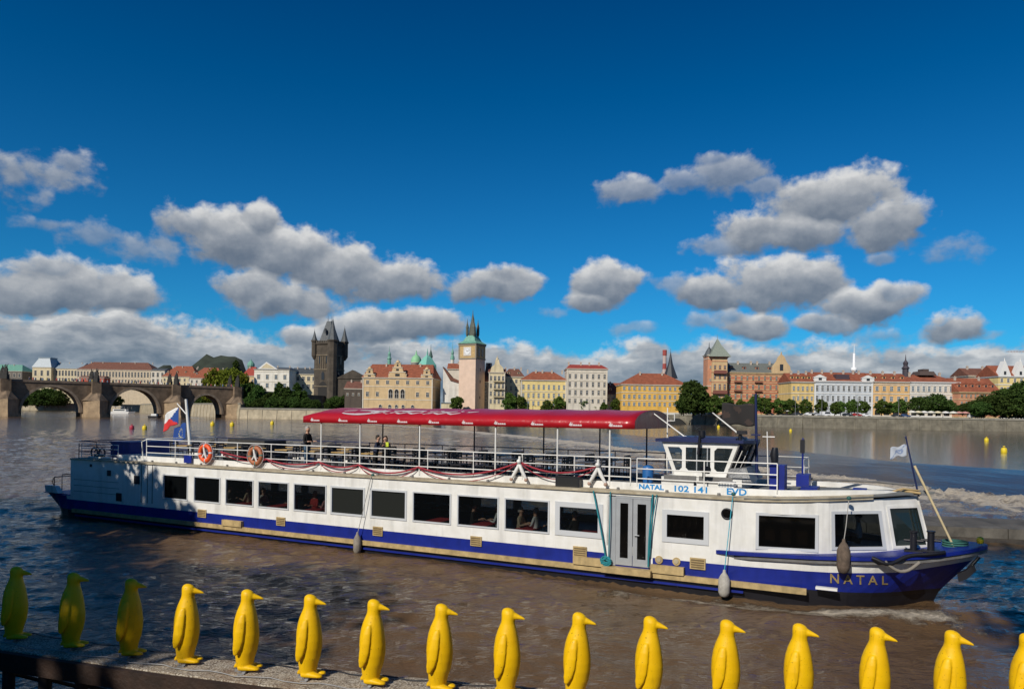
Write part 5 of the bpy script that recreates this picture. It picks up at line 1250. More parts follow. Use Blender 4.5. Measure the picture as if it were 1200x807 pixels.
    for far in (False, True):
        b = MB(); opens = [(a, c, 1.30, 2.42) for a, c in wins] + [(33.92, 35.38, 1.40, 2.40), (36.88, 38.60, 1.42, 2.50), (39.0, 40.28, 1.50, 2.62), (40.50, 41.36, 1.52, 2.76)]
        if not far: opens.append((32.02, 33.52, .42, 2.78))
        opens.sort(); s = 2.6
        base = lambda q: .985 if q < 32.05 or q > 33.5 else .985
        for (a, c, z0, z1) in opens:
            cuts = [s] + [q for q in (36.8, 37.6, 38.6, 38.9, 40.38) if s < q < a] + [a]
            for q0, q1 in zip(cuts[:-1], cuts[1:]): wall_seg(b, q0, q1, min(interp(q0, DECKZ), interp(q1, DECKZ)) - .01, (SHEER(q0), SHEER(q1)), far)
            cuts = [a] + [q for q in (36.8, 37.6, 38.6) if a < q < c] + [c]
            for q0, q1 in zip(cuts[:-1], cuts[1:]):
                wall_seg(b, q0, q1, z1, (SHEER(q0), SHEER(q1)), far)
                if z0 > 1.1: wall_seg(b, q0, q1, interp(q0, DECKZ) - .01, z0, far)
            s = c
        wall_seg(b, s, 41.42, 1.35, (SHEER(s), SHEER(41.42)), far)
        if not far:   # door recess
            b.box(32.02, 33.52, .34, .40, .42, 2.78); 
            b.box(31.96, 32.02, -.0, .4, .42, 2.8); b.box(33.52, 33.58, 0, .4, .42, 2.8)
        b.build('cabin_wall', M_BW, root)
    # hull cut for the doorway is masked by the sill panel
    b = MB(); b.box(2.52, 2.6, .0, W, .99, 2.86); b.build('aft_bulkhead', M_BW, root)
    b = MB(); b.box(2.75, 36.7, .09, W - .09, .50, .55, 0); b.build('saloon_floor', mat('saloon_floor', (.10, .05, .03), .7), root)
    b = MB(); b.box(9.3, 9.36, .08, W - .08, .55, 2.8); b.box(31.9, 31.95, .5, W - .08, .55, 2.8); b.box(36.5, 36.6, .15, W - .15, 1.2, 2.8); b.build('partition', mat('cabin_wood', (.20, .10, .045), .6, var=.3, vscale=4), root)
    # aft side details: seams, grooves, small dark ports
    b = MB()
    for s in (8.05, 8.5, 8.85): b.box(s, s + .05, -.012, -.002, .99, 2.84, 0)
    for z in (1.25, 1.55, 1.85): b.box(2.8, 6.4, -.010, -.002, z, z + .02, 0)
    for s, z, q in ((5.64, 2.30, .14), (7.75, 2.07, .20), (6.42, 1.15, .2), (4.2, 2.62, .07)): b.box(s - q, s + q, -.03, -.003, z - q, z + q, 1)
    b.build('side_fittings', [M_GRIM, M_BK], root)
    b = MB(); b.hexa([(.35, .02, 1.06), (1.5, -.02, 1.04), (1.5, .3, 1.04), (.35, .35, 1.06)], [(.30, .0, 1.42), (1.25, -.02, 1.42), (1.25, .2, 1.42), (.30, .3, 1.42)]); b.build('stern_bulwark', M_BW, root)
    b = MB(); b.tube([(.9, .15, 1.4), (.9, .15, 1.86), (2.55, .12, 2.02)], .025); b.tube([(.9, .15, 1.4), (.75, .12, 1.62), (.9, .15, 1.86)], .02); b.tube([(.2, 1.0, 1.0), (.2, 1.0, 1.9), (.2, W - 1, 1.9), (.2, W - 1, 1.0)], .025); b.build('stern_rail', M_BK, root)
    # windows
    def window(s0, s1, z0, z1, far, fw, fm, glass=M_BGLASS, drop=False):
        t0, t1 = interp(s0, PL), interp(s1, PL); f = (lambda t: t) if not far else (lambda t: W - t)
        rk = lambda q: .24 * min(1, max(0, (q - 38.8) / 2.6))
        def P(s, o, z):
            q = (s - s0) / (s1 - s0); return (s + rk(s) * (2.7 - z), f(t0 + (t1 - t0) * q + o), z)
        b = MB()
        def bar(a, c, za, zb):
            v0 = [P(a, -.03, za), P(c, -.03, za), P(c, .05, za), P(a, .05, za)]; v1 = [P(a, -.03, zb), P(c, -.03, zb), P(c, .05, zb), P(a, .05, zb)]
            if far: v0, v1 = v0[::-1], v1[::-1]
            b.hexa(v0, v1)
        bar(s0 - .03, s1 + .03, z1 - fw, z1 + .03); bar(s0 - .03, s1 + .03, z0 - .03, z0 + fw); bar(s0 - .03, s0 + fw, z0 + fw, z1 - fw); bar(s1 - fw, s1 + .03, z0 + fw, z1 - fw)
        o = b.build('window', fm, root)
        g = MB(); v = [P(s0 + fw * .6, .03, z0 + fw * .6), P(s1 - fw * .6, .03, z0 + fw * .6), P(s1 - fw * .6, .03, z1 - fw * .6), P(s0 + fw * .6, .03, z1 - fw * .6)]
        w_ = [P(s0 + fw * .6, .042, z0 + fw * .6), P(s1 - fw * .6, .042, z0 + fw * .6), P(s1 - fw * .6, .042, z1 - fw * .6), P(s0 + fw * .6, .042, z1 - fw * .6)]
        g.add(v + w_, [(0, 1, 2, 3), (7, 6, 5, 4), (0, 4, 5, 1), (1, 5, 6, 2), (2, 6, 7, 3), (3, 7, 4, 0)]); g.build('pane', glass, o)
        return o
    silver = mat('window_alu', (.58, .60, .62), .4, metal=.1)
    for far in (False, True):
        for i, (a, c) in enumerate(wins):
            if i == 10: window(a, c, 1.30, 2.42, far, .15, silver)
            elif i in (5, 6) : window(a, c, 1.30, 2.42, far, .05, silver, glassy('curtained_glass', (.022, .024, .022), .1))
            else: window(a, c, 1.30, 2.42, far, .026, silver)
        window(33.92, 35.38, 1.40, 2.40, far, .13, silver, glassy('dark_glass', (.003, .003, .003), .05)); window(36.88, 38.60, 1.42, 2.50, far, .06, silver, glassy('dark_glass2', (.003, .003, .003), .05))
        window(39.0, 40.28, 1.50, 2.62, far, .06, silver); window(40.50, 41.36, 1.52, 2.76, far, .05, M_BW, glassy('bow_glass', (.02, .03, .03), .03, alpha=.2))
    # wide silver surrounds of the two big framed windows
    # doors
    for k, (a, c) in enumerate(((32.30, 32.88), (32.90, 33.50))):
        b = MB(); z0, z1 = .46, 2.70; b.box(a, a + .15, -.03, .03, z0, z1); b.box(c - .15, c, -.03, .03, z0, z1); b.box(a + .15, c - .15, -.03, .03, z1 - .16, z1); b.box(a + .15, c - .15, -.03, .03, z0, z0 + .24)
        d = b.build('door', M_ALU, root); g = MB(); g.box(a + .14, c - .14, -.012, .012, z0 + .23, z1 - .15); g.build('pane', glassy('door_glass', (.004, .004, .004), .05), d)
        if k: 
            g = MB(); g.cyl((a + .08, -.03, 1.5), (a + .08, -.10, 1.5), .02, .02, 6); g.cyl((a + .08, -.09, 1.5), (a + .24, -.09, 1.5), .018, .018, 6); g.build('handle', M_ALU, d)
    b = MB(); b.box(32.03, 32.29, -.022, .04, .42, 2.74); b.box(32.291, 33.51, -.035, .04, 2.705, 2.77); b.build('door_jamb', M_ALU, root)
    # ochre louvres
    for (s0, s1) in ((12.05, 12.60), (16.92, 17.42), (22.10, 22.58), (26.62, 27.10), (30.75, 31.26), (34.82, 35.32)):
        b = MB(); b.box(s0, s1, -.04, -.002, .58, .94, 0)
        for q in range(4): b.box(s0 + .04, s1 - .04, -.055, -.041, .63 + q * .075, .665 + q * .075, 1)
        b.build('louvre', [M_GOLD, mat('ochre_dark', (.16, .11, .05), .7)], root)
    for s in (33.80, 34.38):
        b = MB(); b.cyl((s, .02, .76), (s, -.04, .76), .13, .13, 18, 0); b.cyl((s, -.041, .76), (s, -.06, .76), .08, .07, 18, 1); b.build('filler_cap', [M_GOLD, M_BEIGE], root)
    b = MB(); b.torus((35.97, -.01, 2.42), .155, .03); b.cyl((35.97, .0, 2.42), (35.97, -.012, 2.42), .15, .15, 20, 1); b.build('porthole', [M_BK, mat('port_dark', (.004, .004, .004), .1)], root)
    # side deck ledge, coaming, roof deck
    b = MB()
    for sgn in (0, 1):
        ss = [2.55, 10, 20, 30, 36, 36.8, 37.6, 38.4, 38.9, 39.6, 40.1]
        ri = []
        for s in ss:
            t = interp(min(s, 41.42), PL) - .07; z = SHEER(s) + .003; f = (lambda v: v) if sgn == 0 else (lambda v: W - v)
            ti = min(C, t + .62 - max(0, s - 38.5) * .2)
            up = .0 if s < 36.6 else .05
            ri.append([(s, f(t), z), (s, f(t), z + .075 + up), (s, f(ti), z + .085 + up), (s, f(ti), z)])
        b.loft(ri, 0, False, True)
    b.build('side_deck', M_BEIGE, root)
    b = MB()
    b.box(5.7, 36.5, .50, .56, 2.95, 3.20); b.box(5.7, 36.5, W - .56, W - .50, 2.95, 3.20); b.box(5.64, 5.7, .5, W - .5, 2.95, 3.20)
    for sgn in (0, 1):
        f = (lambda v: v) if sgn == 0 else (lambda v: W - v)
        ss = [36.5, 37.5, 38.3, 39, 39.6, 40.1, 40.5, 40.8, 40.95]; ct = lambda s: .50 + max(0, s - 37.5) ** 1.6 * .26; ctop = lambda s: SHEER(s) + interp(s, [(36.5, .34), (39, .30), (40.1, .26), (40.5, .22), (40.8, .15), (40.95, .09)])
        b.loft([[(s, f(ct(s)), SHEER(s) + .05), (s, f(ct(s) + .02), ctop(s)), (s, f(ct(s) + .12), ctop(s)), (s, f(ct(s) + .12), SHEER(s) + .05)] for s in ss], 0, False, True)
    b.build('coaming', M_BW, root)
    b = MB()
    ss = [36.5, 37.5, 38.3, 38.9, 39.6, 40.38, 41.0, 41.42, 41.75]
    rl = [[(s, interp(min(s, 41.42), PL) - .10, SHEER(s) + .07), (s, interp(min(s, 41.42), PL) - .10, SHEER(s) + .10), (s, C, SHEER(s) + .20), (s, W - interp(min(s, 41.42), PL) + .10, SHEER(s) + .10), (s, W - interp(min(s, 41.42), PL) + .10, SHEER(s) + .07)] for s in ss[:-1]]
    rl.append([(41.78, C - .15, SHEER(41.8) + .09), (41.78, C - .15, SHEER(41.8) + .12), (41.8, C, SHEER(41.8) + .14), (41.78, C + .15, SHEER(41.8) + .12), (41.78, C + .15, SHEER(41.8) + .09)])
    b.loft(rl, 0, False, True)
    b.box(2.6, 5.64, .5, W - .5, 2.90, 2.955); b.box(5.7, 36.5, .56, W - .56, 2.95, 3.02); b.build('roof_deck', M_DKGREY, root)
    b = MB(); b.cyl((0, 0, -.04), (0, 0, .03), .06, .05, 8); vm = b.mesh('deck_vent', M_GRIM)
    for s in np.arange(8.45, 37.5, 1.7): inst('deck_vent', vm, root, (s, .30, 3.0))
    b = MB()   # curved white skylight lid and blue hatches on the foredeck roof
    b.box(38.0, 38.5, 1.3, 2.2, 3.1, 3.26, 1); b.box(39.5, 39.9, 1.6, 2.1, 3.16, 3.28, 1)
    b.build('roof_hatch', [M_BW, M_BB], root)
    b = MB(); b.tube([(37.7, 3.9, 3.35), (40.2, 3.6, 3.38), (41.2, 3.0, 3.36)], .04); b.build('roof_pipe', M_GRIM, root)
    # railings: one object per run
    def rail(name, pts, z0, zs, r=.022, m=M_BW, posts=2.05):
        b = MB()
        for z in zs: b.tube([(s, t, z + dz) for s, t, dz in pts], r, 6)
        for (a, c) in zip(pts[:-1], pts[1:]):
            L_ = math.hypot(c[0] - a[0], c[1] - a[1]); nn = max(1, round(L_ / posts))
            for i in range(nn + 1):
                q = i / nn; b.cyl((a[0] + (c[0] - a[0]) * q, a[1] + (c[1] - a[1]) * q, z0), (a[0] + (c[0] - a[0]) * q, a[1] + (c[1] - a[1]) * q, zs[-1]), r, r, 6)
        return b.build(name, m, root)
    rail('deck_railing', [(7.76, .50, 0), (32.62, .50, 0)], 3.1, (3.38, 3.70, 4.03))
    rail('deck_railing', [(7.76, 4.8, 0), (32.62, 4.8, 0)], 3.1, (3.38, 3.70, 4.03), m=M_NAVY)
    rail('deck_railing', [(32.85, .50, 0), (37.4, .50, 0)], 3.1, (3.35, 3.68, 4.03))
    rail('deck_railing', [(32.85, 4.8, 0), (37.9, 4.8, 0), (37.9, 3.2, 0)], 3.1, (3.35, 3.68, 4.05))
    rail('aft_railing', [(5.6, .5, 0), (2.65, .5, 0)], 2.9, (3.15, 3.45, 3.68), .02)
    rail('aft_railing', [(5.4, .35, .12), (2.65, .35, .12), (2.65, W - .4, .12), (5.4, W - .4, .12)], 2.9, (3.15, 3.45, 3.70), .022, M_NAVY, 2.7)
    b = MB(); b.tube([(7.76, .5, 4.03), (7.4, .5, 3.9), (7.5, .5, 3.1)], .03); b.tube([(7.76, .5, 3.1), (7.76, .5, 4.05), (7.76, 4.8, 4.05)], .025); b.build('gate_frame', M_BW, root)
    # clutter on the after deck
    b = MB(); b.box(3.55, 5.1, 1.5, 3.9, 2.96, 3.72); b.box(3.5, 5.15, 1.45, 3.95, 3.722, 3.80); b.build('blue_locker', M_BB, root)
    b = MB(); b.torus((3.1, .9, 3.2), .26, .04, 'y', 16, 6); b.torus((3.65, .95, 3.2), .24, .04, 'y', 16, 6); b.tube([(3.1, .9, 3.2), (3.3, .9, 3.55), (3.65, .95, 3.2)], .03); b.tube([(3.3, .9, 3.5), (3.25, .9, 3.75), (3.1, .7, 3.8)], .02); b.box(3.2, 3.75, .8, 1.05, 2.96, 3.15); b.build('winch', M_BK, root)
    b = MB(); b.box(3.0, 5.3, .62, .9, 2.96, 3.02); b.box(10.6, 11.1, .36, .42, 3.0, 3.35, 1); b.build('deck_box', [M_BW, M_BB], root)
    # stern mast with gaff
    b = MB(); b.tube([(8.34, 2.6, 2.95), (8.26, 2.6, 4.0), (7.96, 2.6, 6.06)], [.09, .085, .065], 10); b.cyl((7.98, 2.6, 5.30), (7.30, 2.6, 5.84), .035, .03, 6); b.build('stern_mast', M_BW, root)
    # canopy: arched red vinyl with side skirts
    s0, s1 = 17.95, 32.78; tA, tB = .45, 4.87; rings = []
    prof = []
    for i in range(15):
        q = i / 14; t = tA + (tB - tA) * q; prof.append((t, 5.30 + .38 * math.sin(math.pi * q) ** .62))
    sect = lambda s, sh, k: [(s, tA - .02, 5.02)] + [(s + sh, t, 5.28 + (z - 5.28) * k) for t, z in prof] + [(s, tB + .02, 5.02)]
    nn = 40
    R_ = [sect(s0, 0, .15), sect(s0 + .22, .0, .65), sect(s0 + .60, 0, .97)] + [sect(s0 + .6 + (s1 - s0 - .6) * i / nn, 0, 1 - .07 * math.sin(math.pi * (i % 5) / 5)) for i in range(1, nn + 1)]
    b = MB(); b.loft(R_, 0, True, False, False)
    b.add(sect(s1, 0, 1), [tuple(range(17))[::-1]], 0); b.add(sect(s0, 0, .15), [tuple(range(17))], 0)
    cano = b.build('canopy', M_RED, root)
    sol = cano.modifiers.new('thick', 'SOLIDIFY'); sol.thickness = .02
    # white swash and script on the canopy top; white marks along the skirt
    b = MB()
    def on_top(s, q):     # q 0..1 across
        t = tA + (tB - tA) * q; return (s, t - .01, 5.30 + .38 * math.sin(math.pi * q) ** .62 + .014)
    def stroke(pts, w):
        pts = [(s_, max(.012, q_ * .42)) for s_, q_ in pts]; w = w * .75
        ri = []
        for i, (s, q) in enumerate(pts):
            a = pts[max(0, i - 1)]; c = pts[min(len(pts) - 1, i + 1)]; d = Vector((c[0] - a[0], (c[1] - a[1]) * 4.4)).normalized(); ww = w * (.35 + .65 * math.sin(math.pi * (i + .3) / (len(pts) - .4)))
            ri.append([on_top(s + d.y * ww, q - d.x * ww / 4.4), on_top(s - d.y * ww, q + d.x * ww / 4.4)])
        b.loft(ri, 0, False, False, False)
    stroke([(20.6 + .9 * math.cos(a), .26 - .17 * math.sin(a)) for a in np.linspace(-2.9, 2.6, 18)], .16)
    stroke([(19.9 + i * .42, .40 + .03 * math.sin(i)) for i in range(12)], .13)
    for k in range(7):
        s = 21.2 + k * .62; stroke([(s, .27), (s + .18, .20), (s + .32, .16), (s + .5, .22), (s + .62, .27)], .10)
    for k in range(5):
        s = 21.6 + k * .95; stroke([(s, .46), (s + .2, .36), (s + .5, .34), (s + .8, .42)], .12)
    b.build('canopy_script', M_LOGO, cano)
    lx = [18.55, 20.15, 21.65, 23.05, 24.45, 25.75, 27.0, 28.2, 29.4, 30.6]
    lx = [369.0, 401.5, 435.8, 471, 508, 547.5, 585.5, 629, 674, 721]
    for i, px in enumerate(lx):
        P0 = BOAT_I @ Vector((0, 0, CAMH)); P1 = BOAT_I @ at(px, 495, 30.0); q = (tA - .03 - P0.y) / (P1.y - P0.y); s = P0.x + (P1.x - P0.x) * q
        b = MB(); c = s - .2; y0, y1 = tA - .034, tA - .026
        b.prism([(c, 5.10), (c + .10, 5.06), (c + .11, 5.20), (c + .02, 5.17)], y0, y1)
        for m_ in range(4):
            x = c + .13 + m_ * .085; b.box(x, x + .06, y0, y1, 5.075, 5.155); 
        b.box(c + .12, c + .46, y0 - .001, y1 - .001, 5.10, 5.125); b.prism([(c - .04, 5.13), (c, 5.10), (c + .06, 5.22), (c + .03, 5.235)], y0 - .002, y1)
        b.build('skirt_logo', M_LOGO, cano)
    b = MB()
    for s in (18.9, 20.98, 23.94, 27.35, 29.88, 31.86):
        b.cyl((s, .50, 3.05), (s, .50, 5.10), .033, .033, 8, 0); b.cyl((s, 4.8, 3.05), (s, 4.8, 5.10), .033, .033, 8, 1); b.tube([(s, .5, 5.0), (s, 1.2, 5.32), (s, 2.65, 5.5), (s, 4.1, 5.32), (s, 4.8, 5.0)], .025, 5, 1)
    b.tube([(17.98, .5, 5.04), (32.75, .5, 5.04)], .022, 5, 1); b.tube([(17.98, 4.8, 5.04), (32.75, 4.8, 5.04)], .022, 5, 1)
    b.build('canopy_frame', [M_BW, M_NAVY], root)
    # inverted-Y brackets on the rail
    for s in (28.42, 31.48):
        b = MB(); b.tube([(s, .40, 3.95), (s, .38, 3.62)], .05, 8); b.tube([(s, .38, 3.66), (s - .12, .36, 3.42), (s - .30, .34, 3.12)], [.06, .075, .05], 8); b.tube([(s, .38, 3.66), (s + .12, .36, 3.42), (s + .30, .34, 3.12)], [.06, .075, .05], 8)
        b.lathe([(.01, -.09), (.07, -.06), (.09, 0), (.07, .06), (.01, .09)], (s, .34, 3.76), 12)
        for q in (-.30, .30): b.lathe([(.01, -.07), (.06, -.04), (.07, 0), (.05, .05), (.01, .07)], (s + q, .33, 3.10), 10, 1)
        b.build('rail_bracket', [M_BW, mat('bracket_rust', (.40, .26, .20), .7)], root)
    # registration and name in blue on the coaming, name in gold on the bow
    def text(body, s, z, hgt, m, name='lettering', width=None, y=.492, bold=.006, fn=None):
        cu = bpy.data.curves.new('txt', 'FONT'); cu.body = body; cu.size = hgt / .69; cu.offset = bold; cu.extrude = .002; cu.resolution_u = 3
        to = bpy.data.objects.new('txt', cu); scn.collection.objects.link(to); dg = bpy.context.evaluated_depsgraph_get(); me = bpy.data.meshes.new_from_object(to.evaluated_get(dg)); bpy.data.objects.remove(to)
        x1 = max(v.co.x for v in me.vertices); x0 = min(v.co.x for v in me.vertices); k_ = width / (x1 - x0) if width else 1
        for v in me.vertices:
            x, yy, zz = (v.co.x - x0) * k_, v.co.y, v.co.z; v.co = (s + x, y - zz, z + yy)
            if fn: v.co = fn(v.co, zz)
        me.name = name; me.materials.append(m); o = bpy.data.objects.new(name, me); scn.collection.objects.link(o); o.parent = root; return o
    cyan = mat('lettering_cyan', (.0, .22, .55), .5)
    text('NATAL', 32.93, 3.01, .155, cyan, width=.86, bold=.008); text('102 141', 34.15, 2.99, .19, cyan, width=1.08, bold=.006); text('EVD', 35.86, 2.985, .20, cyan, width=.62, bold=.007)
    gold = mat('lettering_gold', (.30, .22, .09), .6, var=.35, vscale=8)
    def bend(co, zz):
        return Vector((co.x, hull_t(co.x, co.z) - .03 - zz, co.z))
    # serif capitals built from the plain letters plus slab serifs
    lt = text('N A T A L', 38.98, .53, .28, gold, width=1.55, y=0, bold=.006, fn=bend)

    # wheelhouse
    wh = MB(); zb, zt_ = 3.42, 4.60; n0, n1 = 1.5, 4.0
    def sidepos(s, z):  # lean of the fore and aft edges
        q = (z - zb) / (zt_ - zb); return s
    # side wall pieces between windows; polygon corners (s,z)
    A0, A1 = 33.86, 33.42; B0, B1 = 35.62, 36.05
    edge = lambda z, a0, a1: a0 + (a1 - a0) * (z - zb) / (zt_ - zb)
    zl, zh = 3.62, 4.42
    for t0, t1 in ((n0, n0 + .05), (n1 - .05, n1)):
        wh.prism([(A0, zb), (B0, zb), (edge(zl, B0, B1), zl), (edge(zl, A0, A1), zl)], t0, t1)
        wh.prism([(edge(zh, A0, A1), zh), (edge(zh, B0, B1), zh), (B1, zt_), (A1, zt_)], t0, t1)
        wh.prism([(edge(zl, A0, A1), zl), (edge(zl, A0, A1) + .14, zl), (edge(zh, A0, A1) + .14, zh), (edge(zh, A0, A1), zh)], t0, t1)
        wh.prism([(edge(zl, B0, B1) - .14, zl), (edge(zl, B0, B1), zl), (edge(zh, B0, B1), zh), (edge(zh, B0, B1) - .14, zh)], t0, t1)
        for s in (34.13, 35.10): wh.box(s, s + .13, t0, t1, zl, zh)
        for (s, z, w_) in ((34.13, zl, -1), (34.26, zl, 1), (35.10, zl, -1), (35.23, zl, 1), (34.13, zh, -1), (35.23, zh, 1)):
            d = .10 if z == zl else -.10; wh.prism([(s, z), (s + .10 * w_, z), (s, z + d)], t0, t1)
    wh.hexa([(A0 - .02, n0, zb), (A0 + .03, n0, zb), (A0 + .03, n1, zb), (A0 - .02, n1, zb)], [(edge(zl, A0, A1) - .02, n0, zl), (edge(zl, A0, A1) + .03, n0, zl), (edge(zl, A0, A1) + .03, n1, zl), (edge(zl, A0, A1) - .02, n1, zl)])
    wh.box(33.5, 36.2, 1.2, 4.2, 3.06, 3.41)
    whl = wh.build('wheelhouse', M_BW, root)
    r = MB(); r.slab([(33.22, 1.38), (36.2, 1.38), (36.42, 2.1), (36.42, 3.4), (36.2, 4.12), (33.22, 4.12)], 4.60, 4.70); r.slab([(33.6, 1.7), (35.9, 1.7), (35.9, 3.8), (33.6, 3.8)], 4.70, 4.77); r.build('wheelhouse_roof', M_NAVY, whl)
    for (a, c) in ((34.27, 35.09),):
        pass
    for tt in (n0 + .02, n1 - .03):
        for (a0_, a1_, c0_, c1_) in ((edge(zl, A0, A1) + .14, edge(zh, A0, A1) + .14, 34.13, 34.13), (34.26, 34.26, 35.10, 35.10), (35.23, 35.23, edge(zl, B0, B1) - .14, edge(zh, B0, B1) - .14)):
            g = MB(); g.prism([(a0_, zl), (c0_, zl), (c1_, zh), (a1_, zh)], tt, tt + .012); g.build('pane', M_CGLASS, whl)
    g = MB(); 
    for x in (34.62, 34.98): g.box(x, x + .035, n0 + .0, n0 + .04, zl, zh)
    g.build('window_bar', M_ALU, whl)
    # raked windscreen with frames and wipers
    g = MB(); g.hexa([(35.62, n0, zb), (35.95, 2.2, zb), (35.95, 3.3, zb), (35.62, n1, zb)][::1], [(36.05, n0, zt_), (36.38, 2.2, zt_), (36.38, 3.3, zt_), (36.05, n1, zt_)]); g2 = g.build('windscreen', glassy('screen_glass', (.02, .025, .03), .08, alpha=.3), whl)
    g = MB()
    for (s, t) in ((.0, n0), (.33, 2.2), (.33, 3.3), (.0, n1)): g.cyl((35.64 + s, t - .01, zb), (36.07 + s, t - .01, zt_), .03, .03, 5, 0)
    g.tube([(36.07, n0, zt_ - .02), (36.40, 2.2, zt_ - .02), (36.40, 3.3, zt_ - .02), (36.07, n1, zt_ - .02)], .028, 5)
    for k in range(2):
        q = .3 + .4 * k; s_ = .33 * q; t_ = n0 + (2.2 - n0) * q; w_ = MB(); w_.tube([(35.75 + s_, t_ - .04, 3.7), (36.02 + s_, t_ - .03, 4.35)], .014, 5); w_.build('wiper', M_BW, whl)
    g.build('screen_frame', M_GRIM, whl)
    g = MB(); g.box(34.3, 34.9, 2.2, 3.4, 3.42, 3.95, 0); g.box(35.2, 35.5, 2.0, 3.6, 3.42, 4.05, 0); g.build('helm_console', M_BK, whl)
    b = MB()
    for k, (s, z) in enumerate(((33.6, 3.25), (34.8, 3.25))): b.box(s, s + 1.1, .85, 1.15, z, z + .05, 1); b.box(s, s + 1.1, .85, .90, 3.04, z, 0); b.box(s, s + 1.1, 1.16, 1.22, z + .05, z + .22, 1)
    b.build('deck_bench', [M_BW, M_GRIM], root)
    b = MB(); b.box(35.55, 36.05, .62, 1.05, 3.04, 3.36, 0)
    for q in range(5): b.box(35.58 + q * .09, 35.62 + q * .09, .612, .619, 3.07, 3.34, 1)
    b.build('crate', [M_BW, M_ALU], root)
    b = MB(); b.hexa([(35.75, 1.25, 3.36), (36.5, 1.25, 3.36), (36.5, 3.6, 3.36), (35.75, 3.6, 3.36)], [(35.7, 1.5, 3.75), (36.3, 1.4, 3.8), (36.3, 3.4, 3.8), (35.7, 3.4, 3.75)]); b.build('tarpaulin', mat('silver_tarp', (.20, .205, .21), .45, metal=.4, var=.4, vscale=5, bump=1.0, bscale=9), root)
    # deck gear: searchlight, blue box with vent pipe, blue post, masts
    b = MB(); b.lathe([(.05, 0), (.05, .25)], (35.0, 1.0, 3.42), 8); b.cyl((34.95, .92, 3.72), (35.2, .8, 3.72), .10, .13, 10); b.build('searchlight', M_BK, root)
    b = MB(); b.cyl((34.75, 1.75, 4.77), (34.75, 1.75, 5.0), .12, .12, 10); b.cyl((34.72, 1.36, 4.2), (34.78, 1.34, 4.85), .05, .05, 6); b.cyl((36.0, 1.9, 4.7), (36.0, 1.9, 4.95), .06, .06, 8); b.box(35.9, 36.2, 1.8, 2.1, 4.9, 5.02); b.build('radar', M_BK, root)
    b = MB(); b.box(37.15, 37.60, .62, 1.25, 3.18, 3.98); b.build('blue_box', M_BB, root); b = MB(); b.tube([(37.27, .9, 3.98), (37.25, .9, 4.3), (37.27, .9, 4.52)], [.10, .13, .09], 10); b.build('vent_pipe', M_BK, root)
    b = MB(); b.box(37.75, 38.15, 2.3, 3.0, 3.2, 3.6, 0); b.build('blue_locker', M_BB, root)
    b = MB(); b.cyl((37.92, 2.6, 3.2), (37.92, 2.6, 4.8), .035, .03, 6, 1); b.box(37.84, 37.98, 2.56, 2.64, 4.3, 4.75, 0); b.build('signal_post', [M_BK, M_BB], root)
    b = MB(); b.cyl((36.45, 2.6, 3.4), (36.38, 2.6, 6.3), .055, .04, 8); b.box(36.25, 36.55, 2.55, 2.65, 4.85, 4.9); b.build('fore_mast', M_NAVY, root)
    b = MB(); b.cyl((36.85, 2.4, 3.2), (36.8, 2.4, 5.0), .025, .02, 6); b.cyl((36.65, 2.4, 4.82), (37.05, 2.4, 4.82), .02, .02, 6); b.build('aerial', M_BW, root)
    b = MB(); b.cyl((33.98, 2.6, 4.72), (32.72, 2.6, 5.62), .03, .022, 6); b.lathe([(.01, -.05), (.05, 0), (.01, .05)], (33.98, 2.6, 4.74), 8); b.build('stay_pole', M_BW, root)
    b = MB(); b.cyl((36.15, 2.2, 4.70), (35.0, 2.2, 5.62), .035, .022, 6); b.lathe([(.01, -.06), (.06, 0), (.01, .06)], (36.15, 2.2, 4.74), 8); b.build('stay_pole', M_BW, root)
    b = MB(); b.cyl((33.08, 3.4, 3.0), (33.08, 3.4, 5.8), .03, .025, 6); b.box(33.08, 33.35, 3.38, 3.42, 5.3, 5.33); b.box(33.08, 33.35, 3.38, 3.42, 5.55, 5.58); b.box(33.33, 33.36, 3.38, 3.42, 5.3, 5.6); b.build('light_post', M_BW, root)
    # bow: flag pole, folded boarding plank on edge, bollards, hose, rope
    b = MB(); b.cyl((41.35, 2.65, 3.05), (40.98, 2.65, 4.87), .03, .022, 6); b.lathe([(.01, -.04), (.04, 0), (.01, .04)], (40.97, 2.65, 4.9), 6); b.build('bow_flagpole', M_NAVY, root)
    b = MB()
    for dy in (-.05, .07): b.cyl((41.22, 2.45 + dy, 4.02), (42.32, 2.4 + dy, 1.55), .04, .035, 6)
    for q in range(8): u = .06 + q * .125; b.cyl((41.22 + 1.1 * u, 2.40, 4.02 - 2.47 * u), (41.22 + 1.1 * u, 2.52, 4.02 - 2.47 * u), .015, .015, 5)
    b.build('boat_hook_pole', mat('pale_wood', (.55, .45, .26), .7, var=.2, vscale=5), root)
    b = MB(); b.tube([(40.4, 2.2, 3.12), (40.9, 2.3, 3.3), (41.3, 2.5, 3.25), (41.5, 2.9, 3.2)], .03); b.tube([(40.6, 2.6, 3.16), (41.0, 2.4, 3.22), (41.4, 2.3, 3.18)], .04); b.build('rope_heap', mat('old_rope', (.42, .30, .14), .9), root)
    for s in (41.2, 41.66):
        b = MB(); z = interp(s, DECKZ) + .1; b.cyl((s, 1.55, z), (s, 1.55, z + .58), .10, .10, 12); b.cyl((s, 1.55, z + .58), (s, 1.55, z + .62), .125, .125, 12); b.box(s - .25, s + .25, 1.42, 1.68, z, z + .05); b.cyl((s - .26, 1.55, z + .33), (s + .26, 1.55, z + .33), .04, .04, 8); b.build('bollard', M_BK, root)
